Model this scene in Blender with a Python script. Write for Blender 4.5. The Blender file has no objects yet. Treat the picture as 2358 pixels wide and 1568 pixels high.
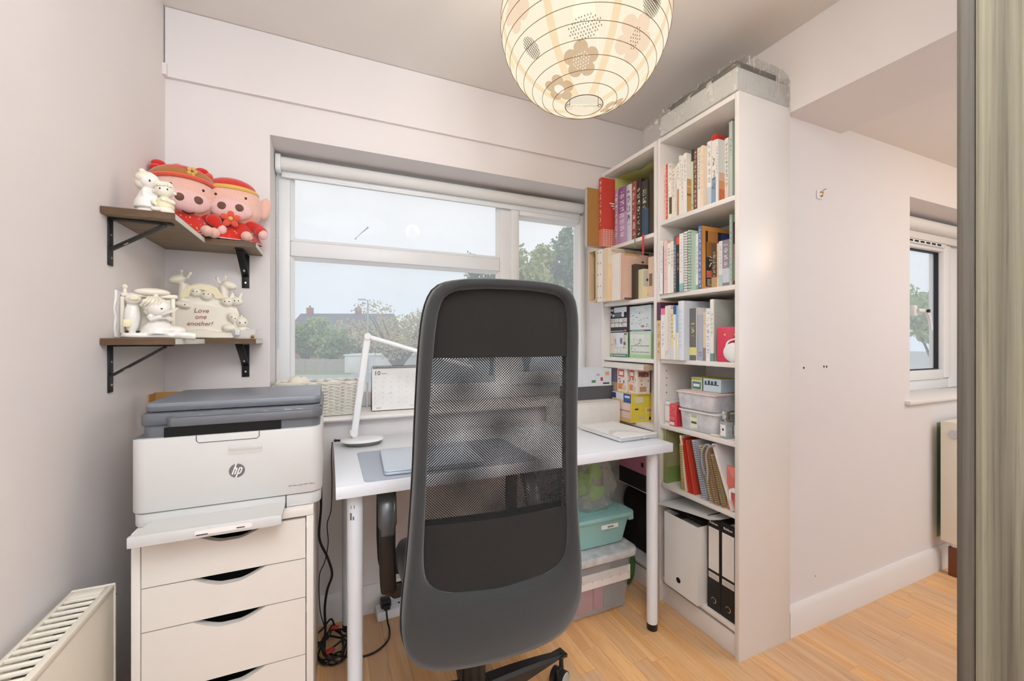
import bpy, bmesh, math, random
import numpy as np
from mathutils import Vector, Matrix, Euler
random.seed(7)
rng = np.random.default_rng(11)
scene = bpy.context.scene
COL = scene.collection
PI = math.pi
R_ = math.radians

def lin(c):
    """sRGB 0-255 -> linear RGBA"""
    out = []
    for v in c[:3]:
        v = v / 255.0
        out.append(v / 12.92 if v <= 0.04045 else ((v + 0.055) / 1.055) ** 2.4)
    return (out[0], out[1], out[2], 1.0)

# ------------------------------------------------------------------ camera
cam_d = bpy.data.cameras.new('camera')
cam = bpy.data.objects.new('camera', cam_d)
COL.objects.link(cam)
cam.location = (0, 0, 1.137)
cam.rotation_euler = (R_(90), 0, -R_(23.9))
cam_d.sensor_width = 36
cam_d.lens = 36 * 954 / 2358
cam_d.clip_start = 0.01
cam_d.clip_end = 500
scene.camera = cam

# ------------------------------------------------------------------ colour management
scene.view_settings.view_transform = 'Standard'
scene.view_settings.look = 'None'
scene.view_settings.gamma = 1
scene.view_settings.use_curve_mapping = False
scene.view_settings.exposure = -0.10

# ------------------------------------------------------------------ sky
world = bpy.data.worlds.new('overcast_sky')
scene.world = world
world.use_nodes = True
nt = world.node_tree
nt.nodes.clear()
tc = nt.nodes.new('ShaderNodeTexCoord')
sep = nt.nodes.new('ShaderNodeSeparateXYZ')
nt.links.new(tc.outputs['Generated'], sep.inputs[0])
ramp = nt.nodes.new('ShaderNodeValToRGB')
ramp.color_ramp.elements[0].position = 0.0
ramp.color_ramp.elements[0].color = lin((214, 228, 240))
ramp.color_ramp.elements[1].position = 0.32
ramp.color_ramp.elements[1].color = lin((243, 243, 244))
nt.links.new(sep.outputs['Z'], ramp.inputs[0])
noi = nt.nodes.new('ShaderNodeTexNoise')
noi.inputs['Scale'].default_value = 3.0
noi.inputs['Detail'].default_value = 3.0
nt.links.new(tc.outputs['Generated'], noi.inputs['Vector'])
mxs = nt.nodes.new('ShaderNodeMix'); mxs.data_type = 'RGBA'
mxs.inputs[0].default_value = 0.06
nt.links.new(ramp.outputs[0], mxs.inputs[6]); nt.links.new(noi.outputs['Fac'], mxs.inputs[7])
bg = nt.nodes.new('ShaderNodeBackground')
bg.inputs['Strength'].default_value = 1.42
wo = nt.nodes.new('ShaderNodeOutputWorld')
nt.links.new(mxs.outputs[2], bg.inputs['Color'])
nt.links.new(bg.outputs[0], wo.inputs['Surface'])

# ------------------------------------------------------------------ added fill lights out of view, then the side room's own bulb
def area(name, loc, aim, sx, sy, power, col):
    d = bpy.data.lights.new(name, 'AREA'); d.shape = 'RECTANGLE'; d.size = sx; d.size_y = sy
    d.energy = power; d.color = lin(col)[:3]
    o = bpy.data.objects.new(name, d); COL.objects.link(o); o.location = loc
    o.rotation_euler = (Vector(aim) - Vector(loc)).to_track_quat('-Z', 'Y').to_euler()
    return o
area('rear_fill', (0.30, -2.3, 1.45), (-0.1, 1.0, 1.15), 0.9, 1.8, 8, (212, 236, 255))  # added fill behind the camera, brightens the back wall; no window modelled
area('rear_up_fill', (0.1, -0.9, 1.5), (0.1, -0.85, 3), 0.6, 0.6, 58, (222, 240, 255))  # added fill aimed up to brighten the ceiling, no lamp stands here
area('side_room_fill', (3.2, -2.3, 1.5), (1.2, 1.0, 1.0), 1.6, 1.3, 16, (214, 238, 255))  # added fill for the side room wall and bookcase panel, no window modelled
area('side_room_down_fill', (2.7, -0.5, 1.99), (2.7, -0.45, 0), 0.9, 0.9, 17, (218, 238, 255))  # added fill aimed down, lifts the side room floor
area('side_room_up_fill', (2.4, -1.1, 1.0), (2.3, -0.9, 3), 0.5, 0.5, 17, (214, 236, 255))  # added fill thrown up at the side room ceiling and beam underside
area('rear_down_fill', (0.2, -0.35, 2.295), (0.25, -0.3, 0), 0.7, 0.7, 18, (244, 247, 255))  # added fill from overhead behind the camera, brightens floor and desk
def bulb(name, loc, power, col, rad):
    d = bpy.data.lights.new(name, 'POINT'); d.energy = power; d.color = lin(col)[:3]; d.shadow_soft_size = rad
    o = bpy.data.objects.new(name, d); COL.objects.link(o); o.location = loc
    return o
bulb('side_room_bulb', (2.86, 0.06, 1.9), 10, (255, 214, 160), 0.10)

# ------------------------------------------------------------------ materials
MATS = {}
class N:
    def __init__(s, name):
        s.m = bpy.data.materials.new(name); s.m.use_nodes = True
        s.t = s.m.node_tree; s.t.nodes.clear()
        s.out = s.t.nodes.new('ShaderNodeOutputMaterial')
    def n(s, typ, props=None, **inp):
        x = s.t.nodes.new('ShaderNode' + typ)
        for k, v in (props or {}).items(): setattr(x, k, v)
        for k, v in inp.items():
            key = k.replace('_', ' ')
            sock = x.inputs[int(k[1:])] if (k[0] == 'i' and k[1:].isdigit()) else x.inputs[key]
            s.set(sock, v)
        return x
    def set(s, sock, v):
        if hasattr(v, 'is_linked') or hasattr(v, 'links'): s.t.links.new(v, sock)
        else: sock.default_value = v
    def mix(s, fac, a, b, blend='MIX'):
        x = s.n('Mix', dict(data_type='RGBA', blend_type=blend), i0=fac, i6=a, i7=b); return x.outputs[2]
    def math(s, op, a, b=0.0, c=None):
        kw = dict(i0=a, i1=b)
        if c is not None: kw['i2'] = c
        return s.n('Math', dict(operation=op), **kw).outputs[0]
    def done(s, shader):
        s.t.links.new(shader, s.out.inputs['Surface']); MATS[s.m.name] = s.m; return s.m

def pmat(name, rgb, rough=0.5, metal=0.0, var=0.05, scale=8.0, bump=0.0, bscale=60.0, spec=0.5, coat=0.0, rgb2=None):
    """plain surface with slight procedural variation"""
    b = N(name); tc = b.n('TexCoord')
    no = b.n('TexNoise', Vector=tc.outputs['Object'], Scale=scale, Detail=3.0)
    c = lin(rgb); c2 = lin(rgb2) if rgb2 else tuple(x * (1 - var * 2) for x in c[:3]) + (1,)
    col = b.mix(no.outputs['Fac'], c, c2)
    p = b.n('BsdfPrincipled', Base_Color=col, Roughness=rough, Metallic=metal, Specular_IOR_Level=spec, Coat_Weight=coat)
    if bump:
        nb = b.n('TexNoise', Vector=tc.outputs['Object'], Scale=bscale, Detail=2.0)
        bp = b.n('Bump', Strength=bump, Distance=0.002, Height=nb.outputs['Fac'])
        b.t.links.new(bp.outputs[0], p.inputs['Normal'])
    return b.done(p.outputs[0])

M_wall = pmat('wall_paint', (236, 229, 226), 0.85, var=0.02, scale=2.0, bump=0.05, bscale=120)
M_ceil = pmat('ceiling_paint', (238, 232, 226), 0.9, var=0.015, scale=2.0)
M_trim = pmat('white_trim_paint', (240, 233, 228), 0.45, var=0.02)
M_upvc = pmat('white_window_plastic', (243, 243, 242), 0.35, var=0.015)
M_mela = pmat('white_melamine', (240, 234, 228), 0.32, var=0.015)
M_desk = pmat('white_desk_foil', (238, 241, 246), 0.4, var=0.015)
M_drawer = pmat('white_drawer_lacquer', (228, 221, 212), 0.4, var=0.015)
M_rad = pmat('radiator_enamel', (243, 235, 218), 0.35, var=0.02)
M_black = pmat('black_plastic', (26, 26, 28), 0.4, var=0.2)
M_blackm = pmat('black_metal', (36, 37, 38), 0.45, metal=0.3, var=0.1)
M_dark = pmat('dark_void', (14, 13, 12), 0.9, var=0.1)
M_gasket = pmat('rubber_gasket', (40, 44, 52), 0.6, var=0.1)
M_blind = pmat('blind_fabric', (236, 233, 228), 0.7, var=0.02)
M_pwhite = pmat('printer_white', (208, 206, 202), 0.4, var=0.01)
M_pgrey = pmat('printer_grey', (104, 106, 112), 0.42, var=0.05)
M_plid = pmat('printer_lid_grey', (126, 130, 138), 0.36, var=0.04)
M_paper = pmat('paper_white', (243, 241, 238), 0.8, var=0.02)
M_page = pmat('page_block', (232, 222, 202), 0.85, var=0.08, scale=40)
M_cable = pmat('cable_black', (22, 22, 24), 0.5, var=0.1)
M_red = pmat('red_tie', (190, 52, 44), 0.6)
M_porc = pmat('porcelain_cream', (240, 232, 214), 0.35, var=0.03, scale=25, coat=0.2)
M_porcw = pmat('porcelain_white', (243, 238, 230), 0.3, var=0.03, scale=25, coat=0.2)
M_porcy = pmat('porcelain_pale_yellow', (238, 226, 182), 0.35, var=0.03, coat=0.2)
M_porcb = pmat('porcelain_pale_blue', (226, 230, 228), 0.35, var=0.03, coat=0.2)
M_eye = pmat('eye_black', (18, 14, 14), 0.25)
M_brown = pmat('plush_brown', (112, 78, 62), 0.8)
M_cardb = pmat('cardboard_tan', (178, 132, 74), 0.75, var=0.06, scale=15)
M_chrome = pmat('chrome', (210, 210, 212), 0.18, metal=1.0, var=0.02)
M_gold = pmat('brass', (190, 140, 80), 0.3, metal=0.9)
M_matgrey = pmat('desk_mat_grey', (176, 184, 196), 0.6, var=0.03, bump=0.1, bscale=400)
M_alu = pmat('laptop_silver', (206, 216, 228), 0.35, metal=0.35, var=0.01)
M_mint = pmat('mint_plastic', (150, 196, 190), 0.45, var=0.03)
M_pipe = pmat('bare_pipe_boxing', (128, 72, 40), 0.6, var=0.12, scale=30)
M_greenp = pmat('old_green_paint', (124, 158, 138), 0.8, var=0.12, scale=14)
M_pink = pmat('pink_card', (214, 158, 178), 0.6, var=0.04)
M_brownink = pmat('red_brown_ink', (176, 104, 92), 0.6)
M_ink = pmat('black_ink', (28, 28, 30), 0.6)
M_inkg = pmat('grey_ink', (150, 148, 146), 0.6)
M_white = pmat('white_ink', (244, 242, 238), 0.6)
M_logo = pmat('logo_grey', (112, 110, 108), 0.5)
M_spiral = pmat('wire_binding', (70, 66, 64), 0.35, metal=0.5)
M_wicker = pmat('white_wicker', (240, 235, 224), 0.7, var=0.08, scale=60)
M_cream = pmat('cream_cloth', (242, 234, 214), 0.9, var=0.04)
M_string = pmat('grey_ribbon', (170, 172, 176), 0.7)
M_fabgreen = pmat('green_shopping_bag', (64, 104, 52), 0.7, var=0.15)
M_darkstuff = pmat('dark_cloth_bag', (38, 34, 32), 0.85, var=0.3, scale=12)
M_tyre = pmat('caster_black', (34, 34, 34), 0.4)
M_casterw = pmat('caster_grey', (176, 176, 170), 0.4)

def fuzzy(name, rgb, sheen=0.6, scale=220, bump=0.35, var=0.10):
    b = N(name); tc = b.n('TexCoord')
    no = b.n('TexNoise', Vector=tc.outputs['Object'], Scale=scale, Detail=3.0)
    c = lin(rgb); c2 = tuple(min(1, x * (1 - var * 2.2)) for x in c[:3]) + (1,)
    col = b.mix(no.outputs['Fac'], c, c2)
    bp = b.n('Bump', Strength=bump, Distance=0.002, Height=no.outputs['Fac'])
    p = b.n('BsdfPrincipled', Base_Color=col, Roughness=0.95, Sheen_Weight=sheen, Sheen_Roughness=0.5, Specular_IOR_Level=0.1, Normal=bp.outputs[0])
    return b.done(p.outputs[0])
M_ppink = fuzzy('plush_pink', (246, 196, 178))
M_psnout = fuzzy('plush_snout', (248, 202, 196))
M_pred = fuzzy('plush_red', (222, 52, 42))
M_pcoral = fuzzy('plush_coral', (240, 96, 70))
M_pyel = fuzzy('plush_yellow', (238, 190, 96))
M_ptan = fuzzy('plush_tan', (186, 122, 66))
M_chair = fuzzy('chair_grey_fabric', (66, 66, 65), 0.3, 700, 0.3, 0.22)
M_chaird = fuzzy('chair_black_fabric', (48, 45, 42), 0.2, 700, 0.3, 0.22)

def vcol_mat(name, rough=0.55, sheen=0.0):
    b = N(name); a = b.n('Attribute', dict(attribute_name='Col'))
    tc = b.n('TexCoord'); no = b.n('TexNoise', Vector=tc.outputs['Object'], Scale=30.0)
    f = b.n('MapRange', Value=no.outputs['Fac'], To_Min=0.94, To_Max=1.05)
    col = b.mix(1.0, a.outputs['Color'], f.outputs[0], 'MULTIPLY')
    p = b.n('BsdfPrincipled', Base_Color=col, Roughness=rough)
    return b.done(p.outputs[0])
M_v = vcol_mat('printed_card')
M_vleaf = None

def mesh_fabric():
    b = N('chair_mesh_fabric'); tc = b.n('TexCoord'); s = b.n('SeparateXYZ', Vector=tc.outputs['Object'])
    k = 2 * PI / 0.0062
    cx = b.math('COSINE', b.math('MULTIPLY', s.outputs['X'], k))
    cz = b.math('COSINE', b.math('MULTIPLY', s.outputs['Z'], k))
    hole = b.math('GREATER_THAN', b.math('MULTIPLY', cx, cz), -0.06)
    p = b.n('BsdfPrincipled', Base_Color=lin((30, 29, 28)), Roughness=0.8)
    t = b.n('BsdfTransparent')
    return b.done(b.n('MixShader', i0=hole, i1=p.outputs[0], i2=t.outputs[0]).outputs[0])
M_mesh = mesh_fabric()

def glass_pane():
    """window glass with a pale film that hazes the view out: mostly clear, a little scattering, reflective at grazing angles"""
    b = N('window_glass'); tc = b.n('TexCoord')
    no = b.n('TexNoise', Vector=tc.outputs['Object'], Scale=2.5, Detail=4.0)
    film = b.n('MapRange', Value=no.outputs['Fac'], From_Min=0.3, From_Max=0.7, To_Min=0.17, To_Max=0.26)  # outdoor haze, put into the glass as a pale film
    t = b.n('BsdfTransparent', Color=lin((252, 252, 252)))
    tl = b.n('BsdfTranslucent', Color=lin((244, 244, 245)))
    m1 = b.n('MixShader', i0=film.outputs[0], i1=t.outputs[0], i2=tl.outputs[0])
    g = b.n('BsdfGlossy', Color=(1, 1, 1, 1), Roughness=0.02)
    fr = b.n('Fresnel', IOR=1.35)
    m2 = b.n('MixShader', i0=b.math('MULTIPLY', fr.outputs[0], 0.06), i1=m1.outputs[0], i2=g.outputs[0])
    return b.done(m2.outputs[0])
M_glass = glass_pane()

def clear_plastic(name, rgb, opaque, rough=0.2):
    b = N(name)
    tc = b.n('TexCoord'); no = b.n('TexNoise', Vector=tc.outputs['Object'], Scale=25.0, Detail=2.0)
    f = b.n('MapRange', Value=no.outputs['Fac'], From_Min=0.3, From_Max=0.7, To_Min=opaque * 0.8, To_Max=min(1, opaque * 1.2))
    t = b.n('BsdfTransparent', Color=lin((250, 252, 252)))
    p = b.n('BsdfPrincipled', Base_Color=lin(rgb), Roughness=rough, Coat_Weight=0.3)
    return b.done(b.n('MixShader', i0=f.outputs[0], i1=t.outputs[0], i2=p.outputs[0]).outputs[0])
M_clear = clear_plastic('clear_food_plastic', (246, 246, 250), 0.68)
M_clear2 = clear_plastic('clear_box_plastic', (232, 232, 234), 0.22)
M_clearlid = clear_plastic('frosted_lid_plastic', (226, 224, 222), 0.75, 0.35)
M_bag = clear_plastic('thin_clear_bag', (226, 232, 230), 0.28, 0.12)
M_perf = clear_plastic('perfume_glass', (226, 232, 236), 0.35, 0.05)

def wood(name, c1, c2, c3, axis='Y', scale=14.0, stretch=0.06, rough=0.5, rand=False, bump=0.1):
    b = N(name); tc = b.n('TexCoord')
    vec = tc.outputs['Object']
    if rand:
        oi = b.n('ObjectInfo')
        off = b.n('VectorMath', dict(operation='MULTIPLY_ADD'), i0=oi.outputs['Location'], i1=(13.7, 7.1, 3.0), i2=vec)
        vec = off.outputs[0]
    sc = [scale] * 3; sc['XYZ'.index(axis)] = scale * stretch
    mp = b.n('Mapping', Vector=vec, Scale=tuple(sc))
    n1 = b.n('TexNoise', Vector=mp.outputs[0], Scale=1.0, Detail=5.0, Roughness=0.6, Distortion=0.6)
    n2 = b.n('TexNoise', Vector=mp.outputs[0], Scale=5.0, Detail=4.0, Roughness=0.7)
    r1 = b.n('MapRange', Value=n1.outputs['Fac'], From_Min=0.36, From_Max=0.64)
    col = b.mix(r1.outputs[0], lin(c1), lin(c2))
    r2 = b.n('MapRange', Value=n2.outputs['Fac'], From_Min=0.52, From_Max=0.72)
    col = b.mix(b.math('MULTIPLY', r2.outputs[0], 0.55), col, lin(c3))
    if rand:
        hs = b.n('HueSaturation', Color=col, Hue=0.5, Saturation=b.n('MapRange', Value=oi.outputs['Random'], To_Min=0.9, To_Max=1.1).outputs[0],
                 Value=b.n('MapRange', Value=oi.outputs['Random'], To_Min=0.88, To_Max=1.08).outputs[0])
        col = hs.outputs[0]
    bp = b.n('Bump', Strength=bump, Distance=0.001, Height=n2.outputs['Fac'])
    p = b.n('BsdfPrincipled', Base_Color=col, Roughness=rough, Normal=bp.outputs[0])
    return b.done(p.outputs[0])
M_plank = wood('oak_laminate', (240, 194, 144), (226, 172, 120), (190, 130, 80), 'Y', 22, 0.05, 0.42, True, 0.05)
M_floorb = wood('floor_underlay', (196, 146, 98), (186, 132, 86), (168, 114, 72), 'Y', 10, 0.05, 0.5)
M_shelfw = wood('walnut_board', (152, 134, 108), (132, 112, 88), (104, 84, 64), 'X', 18, 0.12, 0.55, False, 0.15)
M_stain = wood('walnut_stain', (112, 84, 56), (90, 64, 40), (70, 48, 30), 'X', 30, 0.15, 0.5, False, 0.15)
M_doorw = wood('grey_washed_wood', (158, 152, 128), (98, 90, 78), (72, 66, 56), 'Z', 60, 0.012, 0.55, False, 0.2)
M_doorwd = wood('dark_grey_washed_wood', (110, 102, 90), (84, 77, 67), (64, 57, 49), 'Z', 70, 0.012, 0.6, False, 0.2)
M_rawedge = pmat('raw_board_edge', (232, 228, 220), 0.7, var=0.06, scale=40)

def book_mat():
    """cover colour from the object's colour; a second colour band and rows of ink marks on spine/cover from its properties"""
    b = N('book_cover')
    oi = b.n('ObjectInfo'); uv = b.n('UVMap', dict(uv_map='UVMap')); s = b.n('SeparateXYZ', Vector=uv.outputs[0])
    U, V = s.outputs['X'], s.outputs['Y']
    at = lambda k: b.n('Attribute', dict(attribute_type='OBJECT', attribute_name=k))
    col = oi.outputs['Color']
    b0, b1 = at('band_from'), at('band_to')
    inb = b.math('MULTIPLY', b.math('GREATER_THAN', V, b0.outputs['Fac']), b.math('LESS_THAN', V, b1.outputs['Fac']))
    col = b.mix(inb, col, at('band_colour').outputs['Color'])
    # ink: cells up the spine, blotchy strokes inside each
    cnt = at('ink_rows').outputs['Fac']
    cell = b.math('FRACT', b.math('MULTIPLY', V, cnt))
    m1 = b.math('MULTIPLY', b.math('GREATER_THAN', cell, 0.14), b.math('LESS_THAN', cell, 0.86))
    m2 = b.math('LESS_THAN', b.math('ABSOLUTE', b.math('SUBTRACT', U, 0.5)), 0.27)
    m3 = b.math('MULTIPLY', b.math('GREATER_THAN', V, at('ink_from').outputs['Fac']), b.math('LESS_THAN', V, at('ink_to').outputs['Fac']))
    cv = b.n('CombineXYZ', X=b.math('MULTIPLY', U, 5.0), Y=b.math('MULTIPLY', V, b.math('MULTIPLY', cnt, 5.0)), Z=b.math('MULTIPLY', oi.outputs['Random'], 50.0))
    no = b.n('TexNoise', Vector=cv.outputs[0], Scale=1.0, Detail=1.0)
    m4 = b.math('GREATER_THAN', no.outputs['Fac'], 0.5)
    mask = b.math('MULTIPLY', b.math('MULTIPLY', m1, m2), b.math('MULTIPLY', m3, m4))
    col = b.mix(b.math('MULTIPLY', mask, 0.72), col, at('ink_colour').outputs['Color'])
    p = b.n('BsdfPrincipled', Base_Color=col, Roughness=0.45)
    return b.done(p.outputs[0])
M_book = book_mat()

def shade_mat(name, rgb, strength):
    b = N(name); tc = b.n('TexCoord')
    no = b.n('TexNoise', Vector=tc.outputs['Object'], Scale=40.0, Detail=4.0)
    c = lin(rgb)
    col = b.mix(no.outputs['Fac'], c, tuple(x * 0.93 for x in c[:3]) + (1,))
    e = b.n('Emission', Color=col, Strength=strength * 1.24)
    t = b.n('BsdfTransparent', Color=(1, 0.97, 0.9, 1))
    return b.done(b.n('MixShader', i0=0.28, i1=e.outputs[0], i2=t.outputs[0]).outputs[0])
M_shade = shade_mat('lit_rice_paper', (255, 246, 222), 0.92)
M_strap = shade_mat('lit_paper_strap', (253, 222, 178), 0.88)
M_fbrown = shade_mat('lit_paper_brown_print', (212, 172, 132), 0.80)
M_fpink = shade_mat('lit_paper_pink_print', (252, 218, 190), 0.86)
M_fyel = shade_mat('lit_paper_yellow_print', (252, 232, 168), 0.9)
M_fwhite = shade_mat('lit_paper_white_print', (255, 250, 236), 1.0)
M_hoop = pmat('lantern_wire', (120, 92, 60), 0.5)
M_fink = pmat('lantern_ink', (110, 96, 76), 0.7)

def wrap_film():
    b = N('crinkled_shrink_wrap'); tc = b.n('TexCoord')
    mp = b.n('Mapping', Vector=tc.outputs['Object'], Scale=(60.0, 26.0, 14.0))
    no = b.n('TexNoise', Vector=mp.outputs[0], Scale=1.0, Detail=4.0, Distortion=1.2)
    cr = b.n('MapRange', Value=no.outputs['Fac'], From_Min=0.56, From_Max=0.66, To_Min=0.10, To_Max=0.62)
    bp = b.n('Bump', Strength=0.9, Distance=0.004, Height=no.outputs['Fac'])
    t = b.n('BsdfTransparent', Color=lin((246, 247, 246)))
    p = b.n('BsdfPrincipled', Base_Color=lin((238, 235, 228)), Roughness=0.14, Normal=bp.outputs[0])
    return b.done(b.n('MixShader', i0=cr.outputs[0], i1=t.outputs[0], i2=p.outputs[0]).outputs[0])
M_wrap = wrap_film()

# ------------------------------------------------------------------ mesh builder
WHITE = (1, 1, 1, 1)
class B:
    def __init__(s):
        s.v = []; s.f = []; s.c = []
    def add(s, verts, faces, col=None, M=None):
        o = len(s.v)
        if M is not None: verts = [M @ Vector(v) for v in verts]
        s.v.extend([tuple(v) for v in verts])
        s.f.extend([tuple(i + o for i in f) for f in faces])
        s.c.extend([lin(col) if col else WHITE] * len(faces))
        return s
    def _bm(s, bm, col, M):
        bm.verts.index_update()
        s.add([v.co.copy() for v in bm.verts], [[v.index for v in f.verts] for f in bm.faces], col, M); bm.free()
    def box(s, x0, x1, y0, y1, z0, z1, bev=0.0, col=None, M=None, seg=2):
        if x0 > x1: x0, x1 = x1, x0
        if y0 > y1: y0, y1 = y1, y0
        if z0 > z1: z0, z1 = z1, z0
        if bev <= 0:
            v = [(x, y, z) for x in (x0, x1) for y in (y0, y1) for z in (z0, z1)]
            return s.add(v, [(0, 1, 3, 2), (4, 6, 7, 5), (0, 4, 5, 1), (2, 3, 7, 6), (0, 2, 6, 4), (1, 5, 7, 3)], col, M)
        bm = bmesh.new(); bmesh.ops.create_cube(bm, size=1)
        for v in bm.verts:
            v.co = Vector(((x0 + x1) / 2 + v.co.x * (x1 - x0), (y0 + y1) / 2 + v.co.y * (y1 - y0), (z0 + z1) / 2 + v.co.z * (z1 - z0)))
        bev = min(bev, 0.49 * min(x1 - x0, y1 - y0, z1 - z0))
        bmesh.ops.bevel(bm, geom=bm.edges[:], offset=bev, segments=seg, affect='EDGES', profile=0.5)
        s._bm(bm, col, M); return s
    def cyl(s, p0, p1, r0, r1=None, seg=16, cap=True, col=None, M=None):
        p0 = Vector(p0); p1 = Vector(p1); r1 = r0 if r1 is None else r1
        d = (p1 - p0).normalized(); a = d.orthogonal().normalized(); b = d.cross(a)
        vs = []
        for p, r in ((p0, r0), (p1, r1)):
            for i in range(seg):
                t = 2 * PI * i / seg; vs.append(p + (a * math.cos(t) + b * math.sin(t)) * r)
        fs = [(i, (i + 1) % seg, seg + (i + 1) % seg, seg + i) for i in range(seg)]
        if cap: fs += [tuple(range(seg - 1, -1, -1)), tuple(range(seg, 2 * seg))]
        return s.add(vs, fs, col, M)
    def ell(s, c, r, seg=20, rings=12, col=None, M=None, rot=None):
        c = Vector(c); rx, ry, rz = (r, r, r) if isinstance(r, (int, float)) else r
        Rm = Euler(rot).to_matrix() if rot else None
        vs = []; fs = []
        def P(x, y, z):
            v = Vector((x * rx, y * ry, z * rz))
            if Rm: v = Rm @ v
            return c + v
        vs.append(P(0, 0, 1))
        for j in range(1, rings):
            ph = PI * j / rings
            for i in range(seg):
                t = 2 * PI * i / seg
                vs.append(P(math.sin(ph) * math.cos(t), math.sin(ph) * math.sin(t), math.cos(ph)))
        vs.append(P(0, 0, -1))
        for i in range(seg): fs.append((0, 1 + i, 1 + (i + 1) % seg))
        for j in range(rings - 2):
            for i in range(seg):
                a = 1 + j * seg + i; b2 = 1 + j * seg + (i + 1) % seg
                fs.append((a, a + seg, b2 + seg, b2))
        L = len(vs) - 1; o = 1 + (rings - 2) * seg
        for i in range(seg): fs.append((o + i, L, o + (i + 1) % seg))
        return s.add(vs, fs, col, M)
    def lathe(s, prof, c=(0, 0, 0), seg=24, col=None, M=None):
        vs = []; fs = []; n = len(prof)
        for r, z in prof:
            for i in range(seg):
                t = 2 * PI * i / seg; vs.append((c[0] + r * math.cos(t), c[1] + r * math.sin(t), c[2] + z))
        for j in range(n - 1):
            for i in range(seg):
                fs.append((j * seg + i, j * seg + (i + 1) % seg, (j + 1) * seg + (i + 1) % seg, (j + 1) * seg + i))
        return s.add(vs, fs, col, M)
    def prism(s, poly, lo, hi, axis='Z', bev=0.0, col=None, M=None, seg=2, both=True):
        bm = bmesh.new(); n = len(poly)
        def P(a, b, h):
            return (a, b, h) if axis == 'Z' else ((a, h, b) if axis == 'Y' else (h, a, b))
        lo_v = [bm.verts.new(P(a, b, lo)) for a, b in poly]; hi_v = [bm.verts.new(P(a, b, hi)) for a, b in poly]
        bm.faces.new(lo_v[::-1]); top = bm.faces.new(hi_v); bot = bm.faces[:1] if False else None
        for i in range(n): bm.faces.new((lo_v[i], lo_v[(i + 1) % n], hi_v[(i + 1) % n], hi_v[i]))
        bmesh.ops.recalc_face_normals(bm, faces=bm.faces[:])
        if bev > 0:
            es = [e for e in bm.edges if (e.verts[0] in hi_v and e.verts[1] in hi_v) or (both and e.verts[0] in lo_v and e.verts[1] in lo_v)]
            bmesh.ops.bevel(bm, geom=es, offset=bev, segments=seg, affect='EDGES', profile=0.5)
        s._bm(bm, col, M); return s
    def tube(s, pts, r, seg=8, closed=False, col=None, M=None):
        pts = [Vector(p) for p in pts]; n = len(pts); vs = []; fs = []
        rad = r if callable(r) else (lambda t: r)
        up = None
        for i, p in enumerate(pts):
            if closed: d = pts[(i + 1) % n] - pts[i - 1]
            else: d = pts[min(i + 1, n - 1)] - pts[max(i - 1, 0)]
            d.normalize()
            if up is None: up = d.orthogonal().normalized()
            up = (up - d * up.dot(d)); up = up.normalized() if up.length > 1e-6 else d.orthogonal().normalized()
            b2 = d.cross(up); rr = rad(i / max(1, n - 1))
            for k in range(seg):
                t = 2 * PI * k / seg; vs.append(p + (up * math.cos(t) + b2 * math.sin(t)) * rr)
        m = n if closed else n - 1
        for i in range(m):
            for k in range(seg):
                a = i * seg; b3 = ((i + 1) % n) * seg
                fs.append((a + k, a + (k + 1) % seg, b3 + (k + 1) % seg, b3 + k))
        if not closed: fs += [tuple(range(seg - 1, -1, -1)), tuple((n - 1) * seg + k for k in range(seg))]
        return s.add(vs, fs, col, M)
    def grid(s, rows, col=None, M=None, closed=False):
        n = len(rows[0]); vs = [p for r in rows for p in r]; fs = []
        for j in range(len(rows) - 1):
            for i in range(n if closed else n - 1):
                fs.append((j * n + i, j * n + (i + 1) % n, (j + 1) * n + (i + 1) % n, (j + 1) * n + i))
        return s.add(vs, fs, col, M)
    def mesh_in(s, me, M=None, col=None):
        return s.add([v.co.copy() for v in me.vertices], [list(p.vertices) for p in me.polygons], col, M)
    def mesh(s, name, mat, smooth=35):
        me = bpy.data.meshes.new(name)
        me.from_pydata(s.v, [], s.f)
        ca = me.color_attributes.new('Col', 'FLOAT_COLOR', 'CORNER')
        buf = np.repeat(np.array(s.c, dtype=np.float32).reshape(-1, 4), [len(f) for f in s.f], axis=0)
        ca.data.foreach_set('color', buf.ravel())
        me.materials.append(mat)
        if smooth:
            me.polygons.foreach_set('use_smooth', [True] * len(me.polygons))
            me.set_sharp_from_angle(angle=R_(smooth))
        me.update()
        return me

def rrect(x0, x1, y0, y1, r, n=5):
    rs = r if isinstance(r, (tuple, list)) else (r,) * 4     # corners: x0y0, x1y0, x1y1, x0y1
    pts = []
    for (cx, cy, a0, q) in ((x0 + rs[0], y0 + rs[0], PI, rs[0]), (x1 - rs[1], y0 + rs[1], 1.5 * PI, rs[1]), (x1 - rs[2], y1 - rs[2], 0, rs[2]), (x0 + rs[3], y1 - rs[3], PI / 2, rs[3])):
        if q < 1e-6: pts.append((cx, cy)); continue
        for i in range(n + 1):
            a = a0 + PI / 2 * i / n; pts.append((cx + q * math.cos(a), cy + q * math.sin(a)))
    return pts
def spline(pts, n=8, closed=False):
    P = [Vector(p) for p in pts]; out = []; m = len(P)
    for i in range(m if closed else m - 1):
        if closed: a, b, c, d = P[i - 1], P[i], P[(i + 1) % m], P[(i + 2) % m]
        else: a, b, c, d = P[max(i - 1, 0)], P[i], P[i + 1], P[min(i + 2, m - 1)]
        for k in range(n):
            t = k / n
            out.append(0.5 * ((2 * b) + (c - a) * t + (2 * a - 5 * b + 4 * c - d) * t * t + (3 * b - a - 3 * c + d) * t ** 3))
    if not closed: out.append(P[-1])
    return out

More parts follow.
